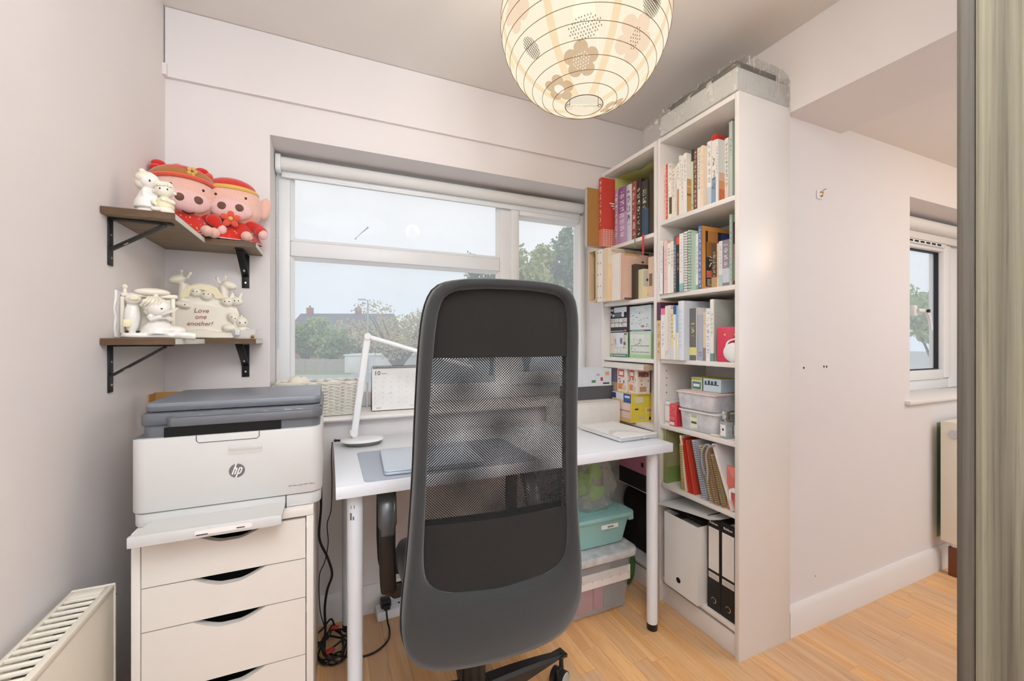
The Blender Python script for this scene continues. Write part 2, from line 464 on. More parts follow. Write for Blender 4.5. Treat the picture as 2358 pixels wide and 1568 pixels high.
def obj(name, b, mat=None, parent=None, smooth=35, loc=None, rz=None):
    me = b if isinstance(b, bpy.types.Mesh) else b.mesh(name, mat, smooth)
    o = bpy.data.objects.new(name, me); COL.objects.link(o)
    if parent: o.parent = parent
    if loc: o.location = loc
    if rz is not None: o.rotation_euler[2] = rz
    return o
def tag(o, label, cat, group=None):
    o['label'] = label; o['category'] = cat
    if group: o['group'] = group
    return o
def thing(name, label, cat, loc=(0, 0, 0), rz=0.0, group=None, rot=None):
    o = bpy.data.objects.new(name, None); COL.objects.link(o); o.empty_display_size = 0.05
    o.location = loc; o.rotation_euler = rot if rot else (0, 0, rz)
    return tag(o, label, cat, group)
def struct(name, b, mat, smooth=35, parent=None):
    o = obj(name, b, mat, parent, smooth)
    if parent is None: o['kind'] = 'structure'
    return o
def text_mesh(body, size, extrude=0.0004, shear=0.0, align='CENTER'):
    cu = bpy.data.curves.new('writing', 'FONT'); cu.body = body; cu.size = size; cu.extrude = extrude; cu.shear = shear
    cu.align_x = align; cu.align_y = 'CENTER'; cu.resolution_u = 3
    t = bpy.data.objects.new('writing', cu); COL.objects.link(t)
    bpy.context.view_layer.update()
    dg = bpy.context.evaluated_depsgraph_get()
    me = bpy.data.meshes.new_from_object(t.evaluated_get(dg))
    bpy.data.objects.remove(t); bpy.data.curves.remove(cu)
    return me
def face_m(loc, facing='-Y'):
    """matrix that stands flat XY artwork upright, facing the given way"""
    if facing == '-Y': Rm = Euler((PI / 2, 0, 0)).to_matrix().to_4x4()
    elif facing == '-X': Rm = Euler((PI / 2, 0, -PI / 2)).to_matrix().to_4x4()
    else: Rm = Matrix.Identity(4)
    return Matrix.Translation(loc) @ Rm
def writing(name, body, size, M, mat, parent, shear=0.0, align='CENTER', extrude=0.0004):
    b = B(); b.mesh_in(text_mesh(body, size, extrude, shear, align), M)
    return obj(name, b, mat, parent, smooth=0)
def blob(b, vox, mat, name, parent, it=4, loc=None, rz=None):
    """fuse overlapping shapes into one continuous skin"""
    me = b.mesh('blob', mat, 0)
    t = bpy.data.objects.new('blob', me); COL.objects.link(t)
    m = t.modifiers.new('r', 'REMESH'); m.mode = 'VOXEL'; m.voxel_size = vox
    sm = t.modifiers.new('s', 'SMOOTH'); sm.factor = 0.5; sm.iterations = it
    bpy.context.view_layer.update()
    dg = bpy.context.evaluated_depsgraph_get()
    m2 = bpy.data.meshes.new_from_object(t.evaluated_get(dg))
    bpy.data.objects.remove(t); bpy.data.meshes.remove(me)
    m2.name = name
    if not m2.materials: m2.materials.append(mat)
    m2.polygons.foreach_set('use_smooth', [True] * len(m2.polygons))
    o = bpy.data.objects.new(name, m2); COL.objects.link(o)
    if parent: o.parent = parent
    if loc: o.location = loc
    if rz is not None: o.rotation_euler[2] = rz
    return o

# ================================================================== THE ROOM
XL, YB, ZC, XR, YR = -0.526, 1.83, 2.306, 1.607, 1.03
ZCR = 2.031
fl = B(); fl.box(-0.9, 4.5, -2.7, 2.1, -0.12, -0.008)
FLOOR = struct('floor', fl, M_floorb)
# oak strips, laid towards the window wall
lens_ = [0.34, 0.42, 0.5, 0.58]
PW = 0.0655
pm = {}
for L in lens_:
    pb = B(); pb.box(-PW / 2 + 0.0003, PW / 2 - 0.0003, 0.0003, L - 0.0003, -0.008, 0.0)
    pm[L] = pb.mesh('plank', M_plank, 0)
x = XL + PW / 2; ci = 0
npl = 0
while x < 3.05:
    y0 = -0.1 - random.random() * 0.3 if x < 1.75 else -0.45 + random.random() * 0.3
    # strips that the photograph shows nothing of (hidden behind the drawers, radiator) are left to the base
    top = YB if x < XR else YR
    while y0 < top:
        L = random.choice(lens_)
        if y0 + L > top:
            L = next((q for q in lens_ if y0 + q >= top - 0.02 and y0 + q < top + 0.18), lens_[0])
        vis = (y0 + L > 0.55) if x > 0.9 else (y0 + L > 0.75 and x > -0.1)
        if x > 1.7: vis = y0 + L > 0.1 + (x - 1.7) * 0.0
        if vis and npl < 298:
            o = bpy.data.objects.new('plank', pm[L]); COL.objects.link(o); o.parent = FLOOR
            o.location = (x, y0, 0); npl += 1
        y0 += L
    x += PW; ci += 1

wl = B(); wl.box(XL - 0.2, XL, -2.7, 2.1, 0, 2.5)
struct('wall_left', wl, M_wall)
WX0, WX1, WZ0, WZ1 = -0.205, 1.36, 0.813, 1.927
wb = B()
wb.box(XL, WX0, YB, 2.11, 0, 2.5); wb.box(WX1, XR + 0.3, YB, 2.11, 0, 2.5)
wb.box(WX0, WX1, YB, 2.11, 0, WZ0); wb.box(WX0, WX1, YB, 2.11, WZ1, 2.5)
struct('wall_back', wb, M_wall)
ub = B(); ub.box(XL + 0.004, XR, YB - 0.016, YB, 2.061, 2.304)
ub.box(XL + 0.0, XL + 0.012, YB - 0.03, YB, 2.06, 2.10)
struct('trim_1', ub, M_wall)
# return wall behind the bookcases and the wall of the side room with its window
SX0, SX1, SZ0, SZ1 = 2.516, 3.52, 0.835, 1.819
wr = B()
wr.box(XR, SX0, YR, 1.29, 0, 2.5); wr.box(SX1, 4.5, YR, 1.29, 0, 2.5)
wr.box(SX0, SX1, YR, 1.29, 0, SZ0); wr.box(SX0, SX1, YR, 1.29, SZ1, 2.5)
wr.box(XR, XR + 0.12, 1.29, YB, 0, 2.5)
struct('wall_right', wr, M_wall)
we = B(); we.box(4.3, 4.5, -2.7, YR, 0, 2.5); struct('wall_far_side', we, M_wall)
wk = B(); wk.box(XL, 4.3, -2.75, -2.6, 0, 2.5); struct('wall_rear', wk, M_wall)
wq = B(); wq.box(0.665, 0.765, -2.6, -0.05, 0, ZC); struct('light_blocking_wall', wq, M_wall)  # added unseen wall, keeps the rear fill off the side room wall
cl = B(); cl.box(XL, XR + 0.012, -2.6, YB, ZC, ZC + 0.1); struct('ceiling', cl, M_ceil)
cr = B(); cr.box(1.965, 4.3, -2.6, YR, ZCR, ZCR + 0.1); struct('ceiling_side_room', cr, M_ceil)
bm_ = B(); bm_.box(XR, 1.965, -2.6, YR, 2.004, 2.4); struct('beam', bm_, M_wall)

def baseboard(name, x0, x1, yb, h=0.115, t=0.016):
    b = B(); poly = [(yb, 0), (yb - t, 0), (yb - t, h - 0.022), (yb - t * 0.55, h - 0.006), (yb - t * 0.35, h), (yb, h)]
    b.prism(poly, x0, x1, 'X'); struct(name, b, M_trim, 30)
baseboard('baseboard_back', XL, 1.318, YB)
baseboard('baseboard_right', XR + 0.004, 4.29, YR)

# ------------------------------------------------------------------ window above the desk
FY0, FY1 = 2.02, 2.09
def bars(b, lst, y0=FY0, y1=FY1, bev=0.006):
    for (x0, x1, z0, z1) in lst: b.box(x0, x1, y0, y1, z0, z1, bev)
w = B()
bars(w, [(WX0, -0.150, WZ0 + 0.02, WZ1), (1.337, WX1, WZ0 + 0.02, WZ1), (-0.150, 1.337, 1.857, WZ1), (-0.150, 1.337, WZ0 + 0.02, 0.902),
         (0.826, 0.888, 0.902, 1.857), (-0.150, 0.826, 1.502, 1.568)])
WIN = struct('window_1', w, M_upvc)
sa = B(); bars(sa, [(0.884, 0.932, 0.90, 1.856), (1.316, 1.339, 0.90, 1.856), (0.932, 1.316, 1.806, 1.856), (0.932, 1.316, 0.90, 0.95)], 2.006, 2.085, 0.008)
obj('sash', sa, M_upvc, WIN)
gk = B()
PANES = [(-0.150, 0.826, 1.568, 1.857), (-0.150, 0.826, 0.902, 1.502), (0.932, 1.316, 0.95, 1.806)]
for (x0, x1, z0, z1) in PANES:
    g = 0.0035
    gk.box(x0, x0 + g, 2.04, 2.05, z0, z1); gk.box(x1 - g, x1, 2.04, 2.05, z0, z1); gk.box(x0, x1, 2.04, 2.05, z0, z0 + g); gk.box(x0, x1, 2.04, 2.05, z1 - g, z1)
    p = B(); p.box(x0, x1, 2.051, 2.055, z0, z1)
    obj('pane', p, M_glass, WIN, 0)
    # glazing bead, sloped towards the glass
    gb = B(); t = 0.016
    for (a, c) in (((x0, z0), (x1, z0)), ((x1, z0), (x1, z1)), ((x1, z1), (x0, z1)), ((x0, z1), (x0, z0))):
        dx, dz = c[0] - a[0], c[1] - a[1]; L = math.hypot(dx, dz); nx, nz = -dz / L, dx / L
        q = [(a[0], 2.024, a[1]), (c[0], 2.024, c[1]), (c[0] + (nx - dx / L) * t, 2.045, c[1] + (nz - dz / L) * t), (a[0] + (nx + dx / L) * t, 2.045, a[1] + (nz + dz / L) * t)]
        gb.add(q, [(0, 1, 2, 3)])
    obj('glazing_bead', gb, M_upvc, WIN, 0)
obj('glass_gasket', gk, M_gasket, WIN, 0)
sill = B(); sill.prism([(1.79, 0.814), (1.787, 0.82), (1.79, 0.830), (1.797, 0.833), (2.03, 0.833), (2.03, 0.813), (1.795, 0.813)], WX0 - 0.03, WX1 - 0.042, 'X')
obj('window_sill', sill, M_trim, WIN)
# bird streak on the upper pane
st = B(); st.tube([(0.118, 2.0495, 1.612), (0.135, 2.0495, 1.632), (0.158, 2.0495, 1.655), (0.17, 2.0495, 1.668)], lambda t: 0.0012 + 0.003 * t * t, 6)
st.ell((0.115, 2.0495, 1.609), (0.004, 0.001, 0.004), 8, 6)
obj('dried_streak', st, M_matgrey, WIN)
# roller blind
rb = thing('roller_blind', 'white roller blind rolled up along the top of the big window', 'blind', (0.56, 1.985, 1.882))
r_ = B(); r_.cyl((-0.742, 0, 0), (0.75, 0, 0), 0.027, seg=28); obj('roll', r_, M_blind, rb)
r_ = B(); r_.box(-0.742, 0.75, 0.018, 0.027, -0.042, 0.0, 0.003); r_.box(-0.742, 0.75, 0.012, 0.03, -0.052, -0.04, 0.004); obj('bottom_bar', r_, M_upvc, rb)
r_ = B(); r_.prism(rrect(-0.028, 0.028, -0.04, 0.036, 0.02, 6), -0.762, -0.742, 'X', 0.003); r_.cyl((-0.742, -0.012, 0.008), (-0.738, -0.012, 0.008), 0.006); obj('end_bracket', r_, M_upvc, rb)
ch = B()
for k in range(118):
    for dy in (-0.022, 0.006): ch.ell((-0.752, dy, -0.04 - k * 0.0063), 0.0021, 6, 4)
obj('bead_chain', ch, M_alu, rb, 60)['kind'] = 'stuff'

# ------------------------------------------------------------------ window of the side room
G0, G1 = 1.205, 1.27
w = B(); bars(w, [(SX0, 2.60, SZ0 + 0.02, SZ1), (3.38, SX1, SZ0 + 0.02, SZ1), (2.60, 3.38, 1.70, SZ1), (2.60, 3.38, SZ0 + 0.02, 0.915)], G0, G1)
W2 = struct('window_2', w, M_upvc)
sa = B(); bars(sa, [(2.60, 2.66, 0.915, 1.70), (3.29, 3.377, 0.918, 1.697), (2.66, 3.29, 1.655, 1.70), (2.66, 3.29, 0.915, 0.968)], G0 - 0.014, G1 - 0.01, 0.006)
obj('sash', sa, M_upvc, W2)
gk = B(); gk.box(3.377, 3.384, G0 - 0.002, G0 + 0.01, 0.915, 1.70)
for (x0, x1, z0, z1) in [(2.66, 3.29, 0.968, 1.655)]:
    g = 0.006; gk.box(x1 - g, x1, 1.215, 1.235, z0, z1); gk.box(x0, x1, 1.215, 1.235, z0, z0 + g); gk.box(x0, x1, 1.215, 1.235, z1 - g, z1); gk.box(x0, x0 + g, 1.215, 1.235, z0, z1)
obj('glass_gasket', gk, M_gasket, W2, 0)
p = B(); p.box(2.66, 3.29, 1.238, 1.242, 0.968, 1.655); obj('pane', p, M_glass, W2, 0)
v_ = B(); v_.box(2.72, 3.28, 1.176, 1.192, 1.672, 1.694, 0.004); TV = obj('trickle_vent', v_, M_upvc, W2)
v_ = B()
for k in range(7): v_.box(2.80 + k * 0.062, 2.84 + k * 0.062, 1.1745, 1.177, 1.678, 1.687)
obj('vent_slot', v_, M_dark, TV, 0)
h_ = B(); h_.box(2.91, 2.945, 1.170, 1.192, 1.27, 1.33, 0.006)
h_.tube(spline([(2.93, 1.165, 1.30), (2.965, 1.150, 1.297), (2.995, 1.146, 1.272), (3.015, 1.146, 1.225), (3.022, 1.146, 1.195)], 5), lambda t: 0.011 - 0.003 * t, 8)
hd = obj('window_handle', h_, M_upvc, W2)
h_ = B(); h_.cyl((2.965, 1.139, 1.297), (2.965, 1.130, 1.297), 0.009); obj('key_lock', h_, M_black, hd)
sl = B(); sl.box(SX0 - 0.045, SX1 + 0.04, YR - 0.022, 1.205, SZ0 - 0.0, SZ0 + 0.020, 0.006); obj('window_sill', sl, M_trim, W2)
b2 = thing('roller_blind', 'pale roller blind rolled up in the small side window recess', 'blind', (3.0, 1.165, 1.768))
r_ = B(); r_.cyl((-0.48, 0, 0), (0.50, 0, 0), 0.032, seg=24); r_.box(-0.48, 0.5, 0.012, 0.026, -0.072, 0, 0.004); obj('roll', r_, M_blind, b2)

# ================================================================== OUTSIDE
GZ = -2.9
FW = Vector((math.sin(R_(23.9)), math.cos(R_(23.9)), 0)); RT = Vector((math.cos(R_(23.9)), -math.sin(R_(23.9)), 0))
M_grass = pmat('lawn_grass', (150, 172, 112), 0.95, var=0.12, scale=2.0)
M_road = pmat('pale_asphalt', (176, 186, 192), 0.9, var=0.04, scale=1.0)
M_fence = pmat('weathered_boards', (206, 202, 196), 0.9, var=0.16, scale=3.0, rgb2=(164, 158, 152))
M_gar = pmat('white_render', (238, 240, 242), 0.85, var=0.03)
M_roof = pmat('slate_roof', (124, 126, 138), 0.8, var=0.08)
M_brick = pmat('red_brick', (176, 128, 116), 0.85, var=0.1)
M_bark = pmat('bark', (110, 104, 100), 0.9, var=0.15)
M_post = pmat('galvanised_steel', (168, 180, 188), 0.5, metal=0.2)
M_bluew = pmat('pale_blue_boards', (168, 184, 204), 0.8, var=0.05)

def leaf_mat(name, c1, c2):
    b = N(name); a = b.n('Attribute', dict(attribute_name='Col')); s = b.n('SeparateColor', Color=a.outputs['Color'])
    col = b.mix(s.outputs[0], lin(c1), lin(c2))
    d = b.n('BsdfDiffuse', Color=col); t = b.n('BsdfTranslucent', Color=col)
    return b.done(b.n('MixShader', i0=0.35, i1=d.outputs[0], i2=t.outputs[0]).outputs[0])
M_lgreen = leaf_mat('leaves_green', (136, 172, 128), (196, 212, 164))
M_lautumn = leaf_mat('leaves_autumn', (178, 168, 140), (224, 216, 168))
M_lyel = leaf_mat('leaves_yellow_green', (158, 172, 122), (214, 214, 160))
M_ldark = leaf_mat('leaves_dark_green', (116, 142, 122), (166, 182, 150))

def foliage(name, mat, blobs, n, size, parent):
    """cards of leaves through a set of ellipsoids, in world axes turned to the street"""
    tot = sum(b[1][0] * b[1][1] * b[1][2] for b in blobs)
    C = []
    for c, r in blobs:
        k = max(8, int(n * r[0] * r[1] * r[2] / tot))
        d = rng.normal(size=(k, 3)); d /= np.linalg.norm(d, axis=1)[:, None]
        rad = rng.uniform(0.1, 1, size=(k, 1)) ** 0.5 * rng.uniform(0.85, 1.12, size=(k, 1))
        C.append(np.array(c) + d * rad * np.array(r))
    P = np.concatenate(C); n = len(P)
    a = rng.normal(size=(n, 3)); a /= np.linalg.norm(a, axis=1)[:, None]
    b = np.cross(a, rng.normal(size=(n, 3))); b /= np.linalg.norm(b, axis=1)[:, None]
    s = size * rng.uniform(0.6, 1.3, size=(n, 1))
    V = np.empty((n, 4, 3)); V[:, 0] = P - a * s; V[:, 1] = P + b * s * 0.6; V[:, 2] = P + a * s; V[:, 3] = P - b * s * 0.6
    me = bpy.data.meshes.new(name)
    me.from_pydata(V.reshape(-1, 3).tolist(), [], np.arange(n * 4).reshape(n, 4).tolist())
    ca = me.color_attributes.new('Col', 'FLOAT_COLOR', 'CORNER')
    col = np.ones((n, 4, 4), dtype=np.float32); col[:, :, :3] = rng.uniform(0, 1, size=(n, 1, 1))
    ca.data.foreach_set('color', col.ravel()); me.materials.append(mat)
    o = obj(name, me, parent=parent); o['kind'] = 'stuff'
    return o
def tree(label, D, lat, rx, z0, z1, mat, n, size, trunk=0.25, blobs=None, cat='tree', name='tree', seed=0):
    """D metres out along the view to the street, lat metres across it"""
    rd = random.Random(seed)
    base = FW * D + RT * lat
    t = thing(name, label, cat, (base.x, base.y, GZ))
    h = z1 - GZ; zc = (z0 + z1) / 2 - GZ; rz = (z1 - z0) / 2
    if blobs is None:
        blobs = [((0, 0, zc - rz * .1), (rx * 0.72, rx * 0.7, rz * 0.62))]
        for k in range(22):
            a = rd.uniform(0, 2 * PI); q = rd.uniform(0.3, 0.82); e = rd.uniform(-0.60, 0.72) * math.sqrt(1 - q * q) * 1.1
            blobs.append(((math.cos(a) * rx * q, math.sin(a) * rx * q, zc + e * rz), (rx * rd.uniform(0.20, 0.34), rx * rd.uniform(0.20, 0.34), rz * rd.uniform(0.20, 0.36))))
    if trunk:
        b = B(); b.tube([(0, 0, 0), (0.05, 0, (z0 - GZ) * 0.6), (0, 0.05, zc)], lambda q: trunk * (1 - 0.5 * q), 8)
        obj('trunk', b, M_bark, t)
        b = B()
        for k in range(26):
            a = rd.uniform(0, 2 * PI); L = rd.uniform(0.55, 1.0)
            st_ = (z0 - GZ) * rd.uniform(0.45, 0.9)
            b.tube(spline([(0, 0, st_), (math.cos(a) * rx * 0.35 * L, math.sin(a) * rx * 0.35 * L, st_ + (zc - st_) * 0.6), (math.cos(a) * rx * 0.85 * L, math.sin(a) * rx * 0.85 * L, zc + rz * rd.uniform(-0.4, 0.55) * (1.25 - L * .6))], 4), lambda q: trunk * 0.38 * (1 - 0.85 * q) + 0.012, 5)
        o = obj('branches', b, M_bark, t); o['kind'] = 'stuff'
    foliage('foliage', mat, blobs, n, size, t)
    return t

g = B(); g.box(-160, 200, 3.0, 260, GZ - 0.5, GZ); o = obj('ground', g, M_road, smooth=0); o['kind'] = 'structure'
g = B()
A_, B_ = FW * 49 + RT * -60, FW * 49 + RT * -19.5
A2, B2_ = FW * 60 + RT * -60, FW * 60 + RT * -19.5
g.prism([tuple(A_[:2]), tuple(B_[:2]), tuple(B2_[:2]), tuple(A2[:2])], GZ, GZ + 0.06)
o = obj('grass_verge', g, M_grass, smooth=0); o['kind'] = 'structure'
# board fence over the road
fn = thing('board_fence', 'weathered grey board fence on the grass verge across the road', 'fence', tuple(FW * 52 + RT * -26) [:2] + (GZ,), -R_(23.9))
b = B()
for k in range(84):
    xx = -7.6 + k * 0.155
    b.box(xx, xx + 0.14, -0.02 + 0.012 * (k % 2), 0.012 + 0.012 * (k % 2), 0.03, 1.72 + random.uniform(-0.05, 0.05))
o = obj('fence_boards', b, M_fence, fn, 0); o['kind'] = 'stuff'
for k in range(6):
    b = B(); b.box(-7.6 + k * 2.5, -7.48 + k * 2.5, -0.08, -0.02, 0, 1.8); obj('fence_post', b, M_fence, fn, 0)
b = B(); b.box(-7.6, 5.4, 0.024, 0.06, 0.3, 0.4); b.box(-7.6, 5.4, 0.024, 0.06, 1.3, 1.4); obj('rail', b, M_fence, fn, 0)
# white garages
gp = FW * 51 + RT * -15
ga = thing('garage', 'low white garage beside the board fence across the road', 'garage', (gp.x, gp.y, GZ), -R_(23.9))
b = B(); b.box(-5.6, 9.0, 0, 6, 0, 2.15); obj('wall', b, M_gar, ga, 0)
b = B(); b.box(-5.75, 9.15, -0.12, 6.1, 2.15, 2.32, 0.03); obj('flat_roof', b, M_gar, ga)
for k in range(4):
    b = B(); b.box(-5.2 + k * 3.4, -2.5 + k * 3.4, -0.05, 0.0, 0.02, 1.95, 0.02); obj('garage_door', b, M_upvc, ga)
# houses beyond
def house(label, D, lat, wid, zr, chim):
    p = FW * D + RT * lat
    t = thing('house', label, 'house', (p.x, p.y, GZ), -R_(23.9))
    H = zr - GZ; e = H - 3.0
    b = B(); b.box(-wid, wid, 0, 8, 0, e); obj('wall', b, M_brick, t, 0)
    b = B(); b.prism([(-0.5, e), (8.5, e), (4, H)], -wid - 0.3, wid + 0.3, 'X'); obj('roof', b, M_roof, t, 0)
    for c in chim:
        b = B(); b.box(c - 0.5, c + 0.5, 3.5, 4.4, H - 1.0, H + 1.1, 0.04); b.cyl((c, 3.95, H + 1.05), (c, 3.95, H + 1.5), 0.17, seg=10); obj('chimney', b, M_brick, t)
    for k in range(int(wid)):
        b = B(); xx = -wid + 1 + k * 2.0; b.box(xx, xx + 1.1, -0.06, 0.0, e - 1.7, e - 0.5, 0.02); obj('window', b, M_upvc, t)
house('brick house with long slate roof and two chimneys behind the fence', 74, -31, 8.5, 6.2, [-7.0, 2.1])
house('dark-roofed house half hidden behind the autumn tree', 82, -12, 7, 5.6, [3.0])
# street lamp
p = FW * 25 + RT * -8.7
lp = thing('street_lamp', 'slim grey street lamp post rising beside the road', 'street lamp', (p.x, p.y, GZ), -R_(23.9))
b = B(); b.cyl((0, 0, 0), (0, 0, 1.4), 0.085, 0.08, 14); b.cyl((0, 0, 1.4), (0, 0, 6.45), 0.055, 0.042, 14); obj('post', b, M_post, lp)
b = B(); b.tube([(0, 0, 6.42), (-0.12, 0, 6.49), (-0.3, 0, 6.52)], 0.03, 8); b.box(-0.58, -0.14, -0.07, 0.07, 6.47, 6.55, 0.02); obj('lantern_head', b, M_post, lp)

tree('bushy green tree behind the left end of the fence', 57, -28.4, 3.6, -1.8, 5.3, M_lgreen, 5200, 0.26, 0.2, seed=1)
tree('lower green bush leaning over the middle of the fence', 55.5, -23.9, 3.0, -2.0, 3.2, M_lgreen, 4600, 0.25, 0.18, seed=2)
tree('grey green conifer-like bush by the garage end of the fence', 58, -20.2, 2.2, -2.0, 2.4, M_ldark, 3000, 0.25, 0.18, seed=3)
tree('autumn tree with thin yellow leaves and bare twigs over the garages', 45, -12.4, 7.2, -1.4, 5.8, M_lautumn, 6200, 0.15, 0.42, seed=4)
tree('tall yellowing tree seen through the right pane', 38, 1.3, 3.9, -1.0, 11.6, M_lyel, 9200, 0.24, 0.4, seed=5)
tree('tall dark green tree at the right edge of the window', 43, 6.2, 4.6, -1.0, 13.4, M_ldark, 9200, 0.26, 0.4, seed=6)
tree('dark leafy tree top showing low in the upper left pane', 48, -2.4, 3.8, -1.0, 13.0, M_ldark, 5200, 0.24, 0.3, seed=8)
# what the little side window looks at
def out2(x, y): return x, y
def tree_at(label, x, y, rx, z0, z1, mat, n, size, seed):
    q = Vector((x, y, 0)); t = tree(label, q.dot(FW), q.dot(RT), rx, z0, z1, mat, n, size, 0.16, seed=seed); return t
tree_at('green tree seen through the small side window', 25.0, 9.0, 2.0, 0.4, 4.4, M_lgreen, 4200, 0.13, 9)
sw = thing('boarded_wall', 'pale blue boarded garden wall below the tree in the small side window', 'wall', (19.5, 6.9, GZ), R_(20))
for k in range(18):
    b = B(); b.box(-3.6 + k * 0.4, -3.6 + k * 0.4 + 0.388, -0.03, 0.03, 0, 4.55, 0.006); obj('board', b, M_bluew, sw, 0)

# ================================================================== BOOKCASES
BX0, BX1 = 1.324, 1.604
def bookcase(name, label, y0, y1, shelves, H=2.02, kick=0.078):
    t = thing(name, label, 'bookcase', (BX0, y0, 0))
    W = y1 - y0; D = BX1 - BX0; th = 0.017
    for yy in (0, W - th):
        b = B(); b.box(0, D, yy, yy + th, 0.0, H, 0.0012)
        o = obj('side_panel', b, M_mela, t)
        b = B()
        for k in range(50):
            zz = 0.14 + k * 0.032
            if any(abs(zz - s + y_) < 0.02 for s in shelves for y_ in (0, 0.02)): continue
            if (k // 6) % 2: continue
            for xx in (0.037, D - 0.05):
                yf = yy + th if yy == 0 else yy
                b.cyl((xx, yf - 0.0006, zz), (xx, yf + 0.0006, zz), 0.0026, seg=8)
        q = obj('peg_holes', b, M_dark, o, 0); q['kind'] = 'stuff'
    b = B(); b.box(0.001, D, th, W - th, H - 0.019, H, 0.001); obj('top_panel', b, M_mela, t)
    b = B(); b.box(D - 0.004, D - 0.001, th, W - th, 0.02, H - 0.02); obj('back_panel', b, M_mela, t)
    for s in shelves:
        b = B(); b.box(0.003, D - 0.006, th + 0.0006, W - th - 0.0006, s - 0.018, s, 0.001); obj('shelf', b, M_mela, t)
    b = B(); b.box(0.012, 0.026, th, W - th, 0.0, kick, 0.001); obj('kick_board', b, M_mela, t)
    return t
BYA, BYB, BYC = 1.0115, 1.4125, 1.8155
bookcase('bookcase', 'nearer white tall bookcase with white side panel facing the room', BYA, BYB - 0.003, [1.6574, 1.3374, 1.0574, 0.7734, 0.5177, 0.113])
bookcase('bookcase', 'further white tall bookcase between the window and the nearer bookcase', BYB + 0.001, BYC, [1.619, 1.332, 1.052, 0.750, 0.455, 0.113])

def book(label, y1, y0, xs, z, h, d, col, ink=(60, 56, 54), rows=12, i0=0.25, i1=0.85, band=None, b0=2.0, b1=3.0, tilt=0.0, group=None, cat='book', name='book', soft=False):
    """a bound book standing with its spine at x=xs facing -X; y1<y0"""
    T = max(0.004, y0 - y1 - 0.0006); d = min(d, BX1 - 0.008 - xs)
    ct = 0.0007 if soft else 0.0018
    v = []; f = []; UV = []
    b = B()
    # spine: gently rounded strip; boards: outer skins
    seg = 5; rd = 0.0 if soft else min(0.004, T * 0.2)
    prof = []
    for k in range(seg + 1):
        u = k / seg; prof.append((rd * (1 - math.sin(PI * u)) , -T / 2 + T * u))
    outer = [(d, -T / 2)] + prof + [(d, T / 2)]
    inner = [(d, T / 2 - ct)] + [(rd + ct * 1.2, T / 2 - ct), (rd + ct * 1.2, -T / 2 + ct)] + [(d, -T / 2 + ct)]
    poly = outer + inner
    n = len(poly); no = len(outer)
    for zz in (0, h):
        for p in poly: v.append((p[0], p[1], zz))
    for i in range(n): f.append((i, (i + 1) % n, n + (i + 1) % n, n + i))
    # caps as strips
    def cap(o, flip):
        fs = [(0, n - 1, n - 2, 1)] + [(1 + k, n - 2, 2 + k) for k in range(0)] 
        a = [0, 1, n - 2, n - 1]; fs = [tuple(a)]
        sp = list(range(1, no - 1)) + [no + 1, no + 2]
        fs.append(tuple(sp)); fs.append((no - 2, no - 1, no, no + 1))
        return [tuple(o + i for i in (q[::-1] if flip else q)) for q in fs]
    f += cap(0, True) + cap(n, False)
    me = bpy.data.meshes.new(name); me.from_pydata(v, [], f)
    uvl = me.uv_layers.new(name='UVMap')
    for p in me.polygons:
        ii = p.vertices[0] % n
        onspine = p.index < n and 1 <= p.index <= no - 3
        for li in p.loop_indices:
            vi = me.loops[li].vertex_index; co = me.vertices[vi].co
            uvl.data[li].uv = ((0.5 - co.y / T) if onspine else 0.02, co.z / h)
    me.materials.append(M_book)
    o = bpy.data.objects.new(name, me); COL.objects.link(o)
    o.location = (xs, (y0 + y1) / 2, z); o.color = lin(col)
    if tilt: o.rotation_euler[0] = tilt
    o['ink_colour'] = list(lin(ink)[:3]); o['ink_rows'] = float(rows); o['ink_from'] = i0; o['ink_to'] = i1
    bc = band or col; o['band_colour'] = list(lin(bc)[:3]); o['band_from'] = b0; o['band_to'] = b1
    tag(o, label, cat, group)
    pb = B(); pi = 0.0 if soft else 0.003
    pb.box(rd + ct * 1.3, d - (0.0008 if soft else 0.004), -T / 2 + ct, T / 2 - ct, pi, h - pi)
    pg = obj('pages', pb, M_page, o, 0)
    return o
def cover_art(o, rects, T, d, h, side=-1):
    """flat print on the cover board that faces the room (-Y); rects in fractions of the board: (u0,u1,v0,v1,colour)"""
    b = B(); y = -T / 2 - 0.0005
    for k, (u0, u1, v0, v1, c) in enumerate(rects):
        yy = y - 0.00012 * k
        b.add([(u0 * d, yy, v0 * h), (u1 * d, yy, v0 * h), (u1 * d, yy, v1 * h), (u0 * d, yy, v1 * h)], [(0, 1, 2, 3)], c)
    return obj('cover_print', b, M_v, o, 0)
def wire_rings(o, T, h, n, x=0.004, r=0.0045, mat=None):
    b = B()
    for k in range(n):
        z = h * (0.04 + 0.92 * k / (n - 1))
        pts = [(x + r * 1.3 * math.cos(a) - 0.002, (T / 2 + 0.0015) * math.sin(a), z + 0.0006 * math.sin(a)) for a in [2 * PI * j / 10 for j in range(10)]]
        b.tube(pts, 0.0009, 5, True)
    q = obj('wire_binding', b, mat or M_spiral, o, 60); q['kind'] = 'stuff'; return q

